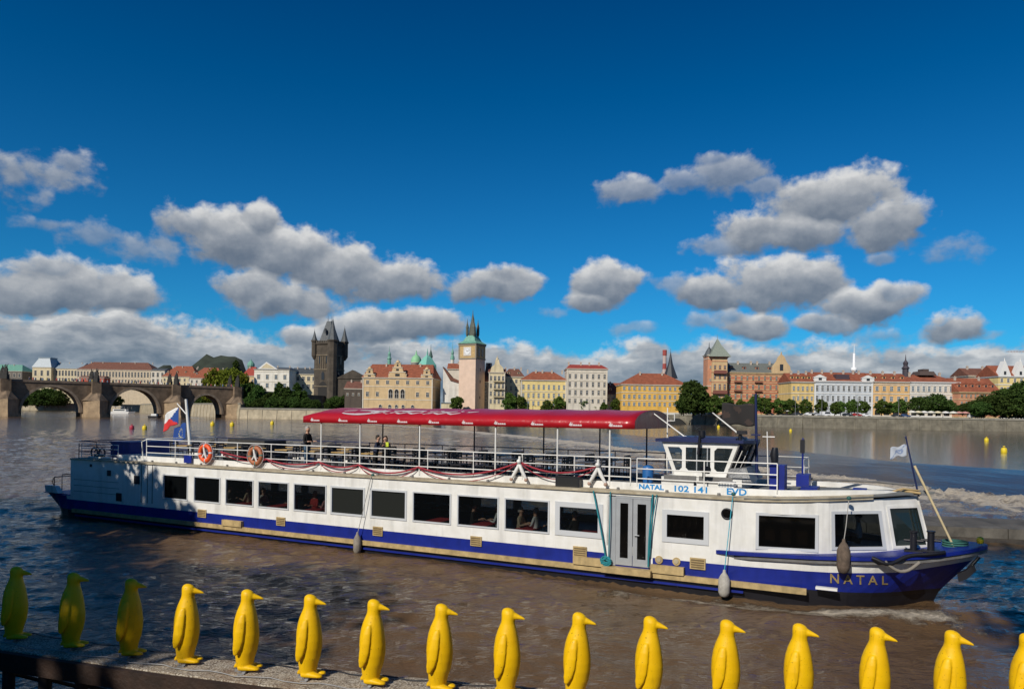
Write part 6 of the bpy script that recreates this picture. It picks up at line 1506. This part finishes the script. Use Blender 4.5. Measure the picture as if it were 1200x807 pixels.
    b = MB(); b.tube([(s, interp(s, DECKP) - .16 - .05 * math.sin(s * 5), interp(s, DECKZ) + .12 - .22 * math.exp(-((s - 40.55) / .35) ** 2)) for s in np.linspace(40.1, 42.0, 16)], .06, 8); b.build('black_hose', M_BK, root)
    b = MB(); b.tube([(40.45 + .1 * i, interp(40.45 + .1 * i, DECKP) - .2, 1.30 - .28 * math.sin(math.pi * i / 9)) for i in range(10)], .05, 8); b.build('grey_rope', mat('grey_rope', (.22, .20, .17), .9), root)
    b = MB()
    for i in range(5): b.torus((42.35, 2.65, 1.58 + i * .035), .34 - .03 * (i % 2), .03, 'z', 20, 5)
    b.build('rope_coil', mat('green_rope', (.03, .12, .10), .9), root)
    b = MB(); b.lathe([(.02, 0), (.09, .02), (.10, .14), (.08, .2), (.02, .22)], (43.0, 2.55, 1.72), 12); b.build('bow_float', mat('buoy_yellow', (.78, .58, .02)), root)
    b = MB(); b.cyl((42.95, 2.2, 1.38), (42.55, 2.05, .85), .05, .05, 8); b.prism([(42.42, .62), (42.62, .72), (42.86, 1.0), (42.80, 1.2), (42.60, .98), (42.38, .86)], 1.95, 2.15); b.build('anchor', M_BK, root)
    # long dark side strip ahead of the porthole
    return root
BOAT = build_boat()
M_ROPE_C = mat('cyan_rope', (.02, .22, .26), .9); M_ROPE_R = mat('red_rope', (.30, .025, .04), .8); M_CANVAS = mat('old_fender', (.27, .24, .20), .9, var=.35, vscale=5)
def bw(s, t, z): return BOAT_M @ Vector((s, t, z))
def onboat(o, s, t, z, rz=0):
    o.location = bw(s, t, z); o.rotation_euler = (0, 0, BOAT_RZ + rz); return o
def build_on_boat():
    # life rings
    for (s, lab, m1, m2) in ((12.1, 'bright orange and white life ring hanging on the boat railing', mat('ring_orange', (.80, .10, .02), .5), M_LOGO), (15.28, 'weathered brown orange and green life ring hanging on the boat railing', mat('ring_rust', (.42, .14, .06), .6, var=.4, vscale=6), mat('ring_green', (.10, .2, .16), .6))):
        b = MB(); b.torus((0, 0, 0), .34, .10, 'y', 32, 10, lambda i: 1 if i % 8 in (0,) else 0)
        o = b.build('life_ring', [m1, m2], None, label=lab, category='life ring'); onboat(o, s, .33, 3.50)
        b = MB(); b.tube([(-.08, -.05, .30), (.02, -.06, .0), (.12, -.05, -.25)], [.04, .06, .04], 8); b.tube([(.02, -.06, .02), (-.16, -.05, -.18)], [.05, .035], 8); b.build('ring_bracket', M_BW, o)
        b = MB(); b.tube([(.5 * math.cos(a), -.02, .5 * math.sin(a) - .02 * math.cos(4 * a)) for a in np.linspace(0, 2 * math.pi, 25)], .012, 5); b.build('grab_line', M_LOGO, o)
    # fenders on lines
    def fender(s, zc, s_top, z_top, h, r, m, rope, lab, t=-.22, ttop=-.1):
        t0 = thing('fender', lab, 'fender', group='fenders hanging over the side'); onboat(t0, s, t, zc)
        b = MB(); b.lathe([(.03, -h / 2), (r * .75, -h / 2 + .05), (r, -h * .28), (r, h * .22), (r * .6, h * .40), (.05, h / 2), (.04, h / 2 + .08)], (0, 0, 0), 14); b.build('fender_body', m, t0)
        b = MB(); b.tube([(0, 0, h / 2), ((s_top - s) * .5, (ttop - t) * .3, (z_top - zc) * .55), (s_top - s, ttop - t, z_top - zc)], .014, 5); b.build('line', rope, t0)
        b = MB(); b.lathe([(.02, 0), (.07, .02), (.06, .1), (.01, .12)], (s_top - s, ttop - t + .1, z_top - zc), 8); b.build('cleat', mat('cleat_teal', (.02, .10, .09), .6), t0)
    fender(21.48, .20, 22.03, 2.93, .80, .16, M_CANVAS, mat('grey_line', (.35, .34, .32), .9), 'grey canvas fender hanging from a grey line below the middle windows')
    fender(35.95, .22, 36.15, 3.0, .78, .18, mat('pale_fender', (.42, .40, .36), .8, var=.3, vscale=5), mat('bright_cyan_rope', (.05, .42, .55), .8), 'pale grey fender hanging from a bright cyan line below the wheelhouse')
    fender(39.35, 1.35, 39.45, 3.02, .95, .19, mat('brown_fender', (.13, .095, .07), .9, var=.5, vscale=6), mat('grey_line', (.35, .34, .32)), 'dark brown worn fender hanging in front of a bow window', t=.10, ttop=.45)
    # teal mooring lines beside the doors
    for i, (s0, s1, z1) in enumerate(((31.50, 31.98, .62), (32.08, 32.12, .5), (33.55, 33.50, .5), (33.72, 33.52, .85))):
        b = MB(); a = bw(s0, -.09, 2.9); pts = [bw(s0 + (s1 - s0) * q + .04 * math.sin(q * 3 + i), -.10 - .05 * math.sin(math.pi * q), 2.9 + (z1 - 2.9) * q) - a for q in np.linspace(0, 1, 8)]
        b.tube(pts, .02 if i % 2 else .028, 5); b.build('mooring_line', M_ROPE_C, None, a, label=['teal rope hanging slanted left of the boat doors', 'teal rope hanging straight at the left edge of the boat doors', 'thick teal rope hanging at the right edge of the boat doors', 'thin teal rope hanging just right of the boat doors'][i], category='rope')
    b = MB(); a = bw(32.0, -.16, .5); r2 = random.Random(3)
    for k in range(5): b.tube([BOAT_M.to_3x3() @ Vector((.17 * math.cos(q) + r2.uniform(-.03, .03), r2.uniform(-.03, .03), .10 * math.sin(q) + .03 * k)) for q in np.linspace(0, 6.2, 14)], .022, 5)
    b.build('rope_bundle', M_ROPE_C, None, a, label='bundle of teal rope lying on the ochre step left of the doors', category='rope')
    # red rope swags along the railing
    anchors = [(13.0, 3.60), (15.9, 3.36), (18.88, 3.36), (20.98, 3.33), (23.94, 3.36), (28.42, 3.74), (31.48, 3.72)]; sag = [.10, .22, .22, .38, .50, .42]
    for ln_, dz, lab in ((0, 0, 'thick red rope draped in swags along the boat railing'), (1, -.09, 'thinner red rope hanging just below the thick one along the railing')):
        pts = []
        for (a, c, sg) in zip(anchors[:-1], anchors[1:], sag):
            for q in np.linspace(0, 1, 12)[:-1]: pts.append((a[0] + (c[0] - a[0]) * q, .42 - ln_ * .03 - .06 * math.sin(math.pi * q), a[1] + (c[1] - a[1]) * q - (sg + ln_ * .08) * 4 * q * (1 - q) * (.75 if ln_ == 0 else 1) + dz * (0 if q == 0 else 1) * .6))
        pts.append((31.48, .4, 3.72)); pts.append((31.3, .38, 3.4)); a0 = bw(*pts[0])
        b = MB(); b.tube([bw(*p) - a0 for p in pts], .034 if ln_ == 0 else .018, 6); b.build('red_rope', M_ROPE_R, None, a0, label=lab, category='rope')
    # black case hanging on the coaming
    b = MB(); b.box(-.46, .46, -.12, .12, -.24, .24, 0); b.box(-.40, .40, -.13, -.121, -.18, .18, 1); o = b.build('black_case', [M_BK, mat('case_face', (.02, .02, .02), .4)], None, label='black rectangular case fixed to the coaming right of the first white bracket', category='case'); onboat(o, 30.4, .34, 3.08)
    # flags
    def cloth(w, h, nx=14, nz=9, amp=.07, droop=.0, seed=0, fly=-1):
        V = []; F_ = []
        for j in range(nz + 1):
            for i in range(nx + 1):
                q, r = i / nx, j / nz; V.append((fly * w * q, amp * math.sin(q * 7 + seed + r * 1.4) * (.2 + q), -h * r - droop * q ** 1.4 + .03 * math.sin(q * 9 + r * 3)))
        for j in range(nz):
            for i in range(nx): F_.append((j * (nx + 1) + i, j * (nx + 1) + i + 1, (j + 1) * (nx + 1) + i + 1, (j + 1) * (nx + 1) + i))
        return V, F_, nx, nz
    def flag(name, lab, w, h, s, t, z, colfn, mats_, amp=.07, droop=0, seed=0, rz=0, nx=20, nz=12, fly=-1):
        V, F_, nx, nz = cloth(w, h, nx, nz, amp, droop, seed, fly); b = MB(); b.add(V, F_, 0, True); b.mi = [colfn((k % nx + .5) / nx, (k // nx + .5) / nz) for k in range(len(F_))]
        o = b.build(name, mats_, None, label=lab, category='flag'); sm = o.modifiers.new('t', 'SOLIDIFY'); sm.thickness = .006; onboat(o, s, t, z, rz); return o
    fb, fr, fw_ = mat('flag_blue', (.01, .06, .28), .8), mat('flag_red', (.62, .03, .03), .8), mat('flag_white', (.72, .72, .72), .8)
    flag('national_flag', 'white, red and blue national flag flying from the stern mast', 1.15, .85, 7.42, 2.58, 5.62, lambda q, r: 1 if abs(r - .5) < .5 * (1 - q / .5) and q < .5 else (2 if r < .5 else 0), [fr, fb, fw_], .09, .42, 1)
    def eu(q, r):
        return 1 if any((q - .5 - .22 * math.cos(a)) ** 2 + ((r - .5 - .30 * math.sin(a)) * .8) ** 2 < .0011 for a in np.linspace(0, 2 * math.pi, 13)[:-1]) else 0
    flag('blue_flag', 'blue flag with a ring of small stars hanging beside the stern mast', .80, .80, 7.9, 2.66, 4.82, eu, [fb, mat('flag_star', (.6, .55, .2), .8)], .10, .30, 3, nx=40, nz=32)
    flag('dark_flag', 'dark grey flag streaming from the foremast over the wheelhouse', 1.12, .74, 36.36, 2.6, 5.92, lambda q, r: 1 if (math.sin(q * 9) * math.cos(r * 7 + q * 3) > .55) else 0, [mat('flag_black', (.018, .016, .016), .85), mat('flag_brown', (.045, .03, .025), .85)], .06, -.03, 2)
    flag('bow_flag', 'small white pennant with a grey blue mark on the bow flagpole', .46, .34, 41.0, 2.65, 4.66, lambda q, r: 1 if abs((q - .45) ** 2 + (r - .5) ** 2 - .035) < .02 or abs(q - r) < .06 else 0, [mat('flag_pale', (.42, .46, .52), .8), mat('flag_greyblue', (.2, .26, .4), .8)], .05, .12, 1)
    # deck chairs and tables
    dk = mat('chair_dark', (.022, .022, .026), .5); wood = mat('table_wood', (.50, .33, .12), .6, var=.3, vscale=4); tdk = mat('table_dark', (.07, .06, .055), .45)
    ch = thing('deck_chair', 'x', 'chair', (0, 0, -50)); b = MB(); b.box(-.22, .22, -.22, .22, .42, .46); b.build('seat', dk, ch)
    b = MB(); b.box(-.24, -.20, -.22, -.18, .46, .88); b.box(-.24, -.20, .18, .22, .46, .88)
    for z in (.60, .72, .84): b.box(-.235, -.205, -.18, .18, z, z + .07)
    b.build('backrest', dk, ch)
    for sx in (-.2, .2):
        for sy in (-.2, .2): b = MB(); b.cyl((sx, sy, .42), (sx * 1.1, sy * 1.05, 0), .016, .016, 5); b.build('leg', dk, ch)
    def tab(m):
        t = thing('deck_table', 'x', 'table', (0, 0, -50)); b = MB(); b.box(-.36, .36, -.42, .42, .70, .74); b.build('tabletop', m, t); b = MB(); b.cyl((0, 0, 0), (0, 0, .70), .035, .035, 8); b.build('leg', dk, t); b = MB(); b.lathe([(.25, 0), (.24, .03), (.04, .05)], (0, 0, 0), 12); b.build('foot', dk, t); return t
    tw, td = tab(wood), tab(tdk); first = True
    rows = [9.6 + 1.62 * i for i in range(14)]
    for i, s in enumerate(rows):
        for t in (1.45, 3.75):
            woody = s < 21; src = tw if woody else td; c = copy_tree(src)
            zone = 'on the open after part of the upper deck' if s < 17.5 else 'under the red canopy'; side = 'near' if t < 2 else 'far'
            c['label'] = '%s table %s, along the %s railing' % ('pale wooden' if woody else 'dark', zone, side); c['group'] = 'deck tables'
            onboat(c, s, t, 3.03)
            for q, (dx, dy, a) in enumerate(((-.55, -.22, 0), (-.55, .22, 0), (.55, -.22, math.pi), (.55, .22, math.pi))):
                if s < 17.5 and q in (1, 3) : continue
                if 16.8 < s + dx < 18.2 and t < 2: continue
                c = copy_tree(ch); c['label'] = 'dark metal deck chair %s, %s railing side' % (zone, side); c['group'] = 'deck chairs'; onboat(c, s + dx + rnd.uniform(-.05, .05), t + dy + rnd.uniform(-.04, .04), 3.03, a + rnd.uniform(-.12, .12))
    for src in (ch, tw, td):
        for x in list(scn.collection.objects):
            if x.parent == src: bpy.data.objects.remove(x)
        bpy.data.objects.remove(src)
    # dark low cabin-like stack of covered chairs on the after deck
    b = MB(); b.hexa([(-1.0, -.8, 0), (1.6, -.8, 0), (1.6, .8, 0), (-1.0, .8, 0)], [(-.9, -.7, 1.12), (1.5, -.7, 1.05), (1.5, .7, 1.05), (-.9, .7, 1.12)]); o = b.build('covered_stack', mat('dark_tarp', (.03, .028, .025), .7, var=.3, vscale=3, bump=.6, bscale=5), None, label='stack covered with dark tarpaulin on the after deck behind the orange life ring', category='covered stack'); onboat(o, 12.6, 2.7, 3.03)
    b = MB(); b.lathe([(.16, 0), (.17, .5), (.15, .56), (.02, .6)], (0, 0, 0), 14); o = b.build('barrel', mat('barrel_blue', (.02, .12, .35), .4), None, label='blue barrel at the front end of the upper deck beside the wheelhouse', category='barrel'); onboat(o, 32.9, 1.6, 3.03); o.scale = (1.2, 1.2, 1.2)
    # people
    P = person; rb = BOAT_RZ
    P(bw(17.66, 1.0, 3.04), rb + R(0), 'stand', 'black', 'jeans', M_HAIRG, 'grey haired man in a dark jacket and jeans standing under the rear canopy edge')
    P(bw(21.50, .86, 2.98), rb + R(15), 'hug', 'navy', 'black', M_HAIR, 'dark haired person in a navy jacket leaning close to another at the railing', sc=.87)
    P(bw(21.98, .90, 2.98), rb + R(-60), 'hug', 'black', 'black', M_HAIR, 'long haired person in black at the railing holding up something yellow', long=True, sc=.86)
    b = MB(); b.box(-.07, .07, -.02, .02, -.09, .09); o = b.build('yellow_case', mat('lime_case', (.55, .65, .05), .5), None, label='small lime yellow object held up by the person in black at the railing', category='phone'); onboat(o, 22.28, .62, 4.2)
    P(bw(34.45, 2.0, 3.05), rb + R(0), 'sit', 'navy', 'black', M_HAIR, 'skipper in dark clothes sitting inside the wheelhouse', sc=1.0).location = bw(34.45, 2.0, 3.42)
    P(bw(33.98, 2.3, 3.42), rb + R(0), 'sit', 'pink', 'black', M_HAIRG, 'person in pink sitting at the back of the wheelhouse', sc=.72)
    seats = [(15.45, 'white', M_HAIRB, 'white shirt', 'fourth'), (17.2, 'red', M_HAIR, 'a red top, at the left', 'fourth'), (18.25, 'red', M_HAIRG, 'a red top', 'fifth'), (19.2, 'pink', M_HAIR, 'a pink top', 'fifth'), (26.25, 'black', M_HAIRB, 'a black jacket', 'ninth'), (27.3, 'white', M_HAIRG, 'a white shirt', 'ninth'),
             (28.35, 'beige', M_HAIRG, 'a beige shirt', 'tenth'), (28.95, 'white', M_HAIRG, 'a white shirt', 'tenth'), (29.6, 'grey', M_HAIRB, 'a grey top', 'tenth'), (30.55, 'black', M_HAIRG, 'a black jacket', 'eleventh'), (13.2, 'grey', M_HAIR, 'a grey top', 'second'), (14.3, 'beige', M_HAIRB, 'a beige top', 'third')]
    for i, (s, c, hr, d, wn) in enumerate(seats):
        P(bw(s, .62 + .14 * (i % 3), .70), rb + R([0, 180, -100, 165, 10, 190][i % 6]), 'sit', c, 'black', hr, 'passenger in %s behind the %s cabin window from the stern' % (d, wn), 'passengers seated inside the cabin')
    P(bw(39.7, 1.75, 1.25), rb + R(180), 'sit', 'white', 'black', M_HAIR, 'person in a white shirt inside the bow cabin window', sc=.95)
    # saloon tables with red cloths
    tl = mat('cloth_redtable', (.42, .03, .04), .8); sd = thing('saloon_table', 'x', 'table', (0, 0, -50)); 
    for i, s in enumerate([10.6, 12.4, 14.5, 16.4, 18.6, 20.6, 22.7, 24.8, 26.8, 28.7, 30.9]):
        for t in (.75, 4.3):
            tt = thing('saloon_table', 'table with a red cloth inside the cabin, on the %s side' % ('near' if t < 2 else 'far'), 'table', group='saloon tables'); onboat(tt, s, t, .55)
            if 'stm' not in _M:
                b = MB(); b.box(-.35, .35, -.5, .5, .72, .77); _M['stm'] = b.mesh('tabletop', tl); b = MB(); b.cyl((0, 0, 0), (0, 0, .72), .04, .04, 8); _M['stl'] = b.mesh('leg', dk)
            inst('tabletop', _M['stm'], tt); inst('leg', _M['stl'], tt)
    bpy.data.objects.remove(sd)
build_on_boat()

# ------------------------------------------------------------------ yellow penguins on the jetty
PZ = 1.07
TOPS = [(20, 663), (87, 670.5), (155, 677.5), (221, 684), (291, 690.5), (365, 695.5), (439, 700.5), (517, 706.5), (597, 711.5), (678, 716.5), (763, 721), (853, 726.5), (939, 730.5), (1027, 733.5), (1115, 738.5), (1206, 741)]
def penguin_mesh():
    b = MB(); n = 40
    # height, half length (x), half width (y), x centre
    prof = [(.045, .150, .135, -.020), (.10, .150, .140, -.030), (.20, .165, .160, -.025), (.34, .195, .190, -.010), (.50, .218, .210, -.008), (.64, .224, .212, -.010), (.78, .214, .200, -.014), (.92, .193, .180, -.014), (1.03, .165, .155, -.010),
            (1.11, .138, .130, -.004), (1.17, .118, .112, .002), (1.22, .112, .105, .008), (1.28, .118, .103, .014), (1.33, .117, .098, .012), (1.375, .100, .082, .004), (1.402, .070, .056, -.004), (1.418, .03, .026, -.008)]
    rings = [[(cx + rx * math.cos(2 * math.pi * k / n), ry * math.sin(2 * math.pi * k / n), z) for k in range(n)] for z, rx, ry, cx in prof]
    b.loft(rings, 0, True, True)
    # bill: tapers forward, slight droop
    bl = []
    for q, r, zc in ((0, .080, 1.296), (.25, .066, 1.290), (.5, .047, 1.280), (.75, .032, 1.268), (.93, .020, 1.257), (1, .008, 1.252)):
        x = .08 + .215 * q; bl.append([(x, r * .8 * math.cos(2 * math.pi * k / 14), zc + r * .85 * math.sin(2 * math.pi * k / 14)) for k in range(14)])
    b.loft(bl, 0, True, True)
    # flippers
    for sy in (-1, 1):
        fr = []
        for z, wx, th, y, x in ((1.02, .03, .015, .165, -.02), (.98, .055, .028, .176, -.03), (.88, .075, .036, .203, -.04), (.72, .088, .038, .228, -.055), (.55, .088, .036, .238, -.075), (.42, .070, .03, .236, -.10), (.33, .04, .02, .228, -.125), (.30, .012, .01, .222, -.13)):
            fr.append([(x + wx * math.cos(2 * math.pi * k / 14), sy * (y + th * math.sin(2 * math.pi * k / 14) - .005), z) for k in range(14)])
        b.loft(fr, 0, True, True)
        # feet with toes, ankle
        cy = sy * .085
        b.loft([[(x + hw2 * 0, cy + w_ * math.cos(2 * math.pi * k / 14), zc + h_ * math.sin(2 * math.pi * k / 14)) for k in range(14)] for x, w_, h_, zc, hw2 in ((-.13, .02, .02, .035, 0), (-.10, .055, .05, .045, 0), (.0, .066, .058, .05, 0), (.12, .072, .046, .042, 0), (.20, .070, .034, .034, 0), (.245, .05, .022, .028, 0), (.26, .015, .01, .022, 0))], 0, True, True)
    # tail
    b.loft([[(x, w_ * math.cos(2 * math.pi * k / 10), zc + h_ * math.sin(2 * math.pi * k / 10)) for k in range(10)] for x, w_, h_, zc in ((-.10, .10, .10, .14), (-.17, .07, .06, .08), (-.215, .03, .03, .045), (-.225, .01, .01, .04))], 0, True, True)
    o = b.build('tmp', mat('tmpm', (.5, .5, .5)))
    rm = o.modifiers.new('r', 'REMESH'); rm.mode = 'VOXEL'; rm.voxel_size = .0105
    sm = o.modifiers.new('s', 'SMOOTH'); sm.factor = .5; sm.iterations = 3
    dg = bpy.context.evaluated_depsgraph_get(); me = bpy.data.meshes.new_from_object(o.evaluated_get(dg)); bpy.data.objects.remove(o); me.name = 'penguin'
    for p in me.polygons: p.use_smooth = True
    return me
def penguin_yellow():
    m = bpy.data.materials.new('penguin_yellow'); m.use_nodes = True; t = m.node_tree; t.nodes.clear(); N = NT(t)
    p = N.n('ShaderNodeBsdfPrincipled'); o = N.n('ShaderNodeOutputMaterial'); N.link(p.outputs[0], o.inputs[0])
    tc = N.n('ShaderNodeTexCoord').outputs['Object']; oi = N.n('ShaderNodeObjectInfo').outputs['Random']
    v = N.v('ADD', tc, N.v('SCALE', (7, 3, 5), None)); v.node.inputs[3].default_value = 1
    vv = N.n('ShaderNodeVectorMath', operation='MULTIPLY_ADD'); N.link(oi, vv.inputs[0]); vv.inputs[1].default_value = (9, 7, 5); N.link(tc, vv.inputs[2]); q = vv.outputs[0]
    base = N.mix(N.mr(N.noise(q, 3, 5, .6), .3, .7), (.78, .45, .0015), (.85, .52, .003))
    # scuffs and lichen specks
    sp = N.noise(q, 34, 3, .5); base = N.mix(N.mr(sp, .67, .72, 0, .8), base, (.20, .13, .01))
    st = N.noise(N.v('MULTIPLY', q, (1, 1, .15)), 16, 4, .6); base = N.mix(N.mr(st, .56, .78, 0, .45), base, (.40, .24, .01))
    sx = N.n('ShaderNodeSeparateXYZ'); N.link(tc, sx.inputs[0])
    N.link(base, p.inputs['Base Color']); N.link(N.mr(N.noise(q, 8, 4, .6), .3, .7, .42, .6), p.inputs['Roughness']); p.inputs['Specular IOR Level'].default_value = .3
    p.inputs['Subsurface Weight'].default_value = .0
    b = N.n('ShaderNodeBump'); b.inputs['Strength'].default_value = .12; b.inputs['Distance'].default_value = .01; N.link(N.noise(q, 25, 3), b.inputs['Height']); N.link(b.outputs[0], p.inputs['Normal'])
    return m
def build_penguins():
    me = penguin_mesh(); me.materials.clear(); me.materials.append(penguin_yellow()); plate = MB(); plate.box(-.20, .12, -.03, .03, -.045, .0, 0); plate.box(-.03, .03, -.16, .16, -.044, -.001, 0)
    plate.box(-.1, .02, -.2, -.12, -.06, -.02); pm = plate.mesh('foot_plate', mat('galv_steel', (.35, .36, .38), .45, metal=.5))
    hz = lambda px: 484 + (px - 600) * math.tan(PHI)
    pos = []
    for px, py in TOPS:
        Y = (CAMH - (PZ + 1.42)) * FOC / (py - hz(px)); pos.append((xat(px, py, Y), Y))
    # smooth the row
    ys = np.polyfit(range(len(pos)), [p[1] for p in pos], 3); 
    desc = ['first penguin at the left end of the row, in deep shade', 'second penguin from the left, in deep shade', 'third penguin from the left, dim, last one fully in the shade', 'fourth penguin from the left, half in shade with its head lit', 'fifth penguin from the left, first one in full sun', 'sixth penguin from the left end', 'seventh penguin from the left end', 'eighth penguin from the left, last with its feet showing', 'ninth from the left, right of the eighth, feet cut off', 'tenth from the left, in the middle of the row', 'eleventh from the left, over churned brown water', 'twelfth from the left, below the pale hanging fender', 'fourth penguin from the right end of the row', 'third penguin from the right, below the brown fender', 'second penguin from the right end of the row', 'last penguin at the right edge, mostly cut off']
    out = []
    for i, (x, y) in enumerate(pos):
        Y = float(np.polyval(ys, i)); X = x * Y / y
        out.append((X, Y))
        o = inst('penguin_statue', me, None, (X - .01, Y, PZ), -.72 * math.atan2(X, Y) - R(15) + R(rnd.uniform(-2.5, 2.5)), None, label='yellow plastic statue, ' + desc[i], category='statue', group='yellow penguin statues')
        o.rotation_euler = (R(rnd.uniform(-.6, .6)), R(rnd.uniform(-.8, .8)), o.rotation_euler[2])
        inst('foot_plate', pm, o, (0, 0, 0))
    # jetty: plank deck on a steel beam and posts
    d = Vector((out[10][0] - out[0][0], out[10][1] - out[0][1], 0)).normalized(); n = Vector((-d.y, d.x, 0))
    t = thing('jetty', 'narrow weathered jetty that carries the row of yellow penguins', 'jetty', (out[0][0], out[0][1], 0))
    o0 = Vector((out[0][0], out[0][1], 0)); path = [Vector((x, y, 0)) - o0 for x, y in out]; path = [path[0] - d * 9] + path + [path[-1] + (path[-1] - path[-2]).normalized() * 12]
    deck = MB(); beam = MB(); fr = MB()
    tot = 0
    def frame(i): 
        a = path[max(0, i - 1)]; c = path[min(len(path) - 1, i + 1)]; dd = (c - a).normalized(); return dd, Vector((-dd.y, dd.x, 0))
    DR, BR, KR = [], [], []
    fine = []
    for i in range(len(path) - 1):
        for q in np.linspace(0, 1, 9)[:-1]: fine.append((path[i].lerp(path[i + 1], q), frame(i)[1].lerp(frame(i + 1)[1], q)))
    for p, nn in fine:
        w = rnd.uniform(-.015, .015); z = rnd.uniform(-.008, .008)
        DR.append([tuple(p + nn * (-.50 + w)) [:2] + (PZ - .09,), tuple(p + nn * (-.49 + w))[:2] + (PZ - .045 + z,), tuple(p + nn * (.50 - w))[:2] + (PZ - .045 + z,), tuple(p + nn * (.51 - w))[:2] + (PZ - .09,)])
        BR.append([tuple(p - nn * .60)[:2] + (PZ - .42,), tuple(p - nn * .60)[:2] + (PZ - .075,), tuple(p - nn * .502)[:2] + (PZ - .07,), tuple(p - nn * .40)[:2] + (PZ - .42,)])
        KR.append([tuple(p + nn * .44)[:2] + (PZ - .35,), tuple(p + nn * .44)[:2] + (PZ - .092,), tuple(p + nn * .55)[:2] + (PZ - .092,), tuple(p + nn * .55)[:2] + (PZ - .35,)])
    deck.loft(DR, 0, False); dm = jetty_mat(); deck.build('deck', dm, t)
    beam.loft(BR, 0, False); beam.loft(KR, 0, False); beam.build('edge_beam', mat('rusty_beam', (.035, .018, .011), .75, var=.5, vscale=2.5, bump=.5, bscale=12, streak=3), t)
    for k in range(0, len(fine), 5):
        p, nn = fine[k]; b = MB(); c = p - nn * .45; b.cyl((c.x, c.y, -1.5), (c.x, c.y, PZ - .4), .11, .11, 10); c2 = p + nn * .4; b.cyl((c2.x, c2.y, -1.5), (c2.x, c2.y, PZ - .36), .11, .11, 10)
        b.tube([(c.x, c.y, PZ - .5), (c2.x, c2.y, .1)], .04, 6); b.build('post', mat('post_dark', (.03, .024, .02), .8, var=.4, vscale=4), t)
    # cables and a folded lath on the deck
    for k, off in ((0, -.30), (1, .34)):
        pts = []
        for j in range(0, len(fine), 2):
            p, nn = fine[j]; q = p + nn * (off + .06 * math.sin(j * .9 + k)); pts.append((q.x, q.y, PZ - .015))
        b = MB(); b.tube([Vector(q) for q in pts], .010, 5); b.build('cable', mat('cable_grey', (.3, .3, .3), .6) if k == 0 else M_BK, t)
def jetty_mat():
    m = bpy.data.materials.new('jetty_deck'); m.use_nodes = True; t = m.node_tree; t.nodes.clear(); N = NT(t)
    p = N.n('ShaderNodeBsdfPrincipled'); o = N.n('ShaderNodeOutputMaterial'); N.link(p.outputs[0], o.inputs[0])
    tc = N.n('ShaderNodeTexCoord').outputs['Object']
    a = N.noise(tc, 6, 6, .7); c = N.mix(N.mr(a, .3, .7), (.07, .045, .03), (.40, .33, .24))
    g = N.noise(tc, 30, 4, .7); c = N.mix(N.mr(g, .50, .56, 0, .85), c, (.62, .57, .47))
    v = N.n('ShaderNodeTexVoronoi'); N.link(tc, v.inputs['Vector']); v.inputs['Scale'].default_value = 17
    c = N.mix(N.mr(v.outputs['Distance'], .05, .32, .9, 0), c, (.05, .03, .02))
    d = N.noise(N.v('MULTIPLY', tc, (1, 1, 1)), 1.3, 4, .6); c = N.mix(N.mr(d, .52, .7, 0, .7), c, (.17, .10, .06))
    N.link(c, p.inputs['Base Color']); p.inputs['Roughness'].default_value = .9
    b = N.n('ShaderNodeBump'); b.inputs['Strength'].default_value = .9; b.inputs['Distance'].default_value = .02; N.link(g, b.inputs['Height']); N.link(b.outputs[0], p.inputs['Normal'])
    return m
build_penguins()
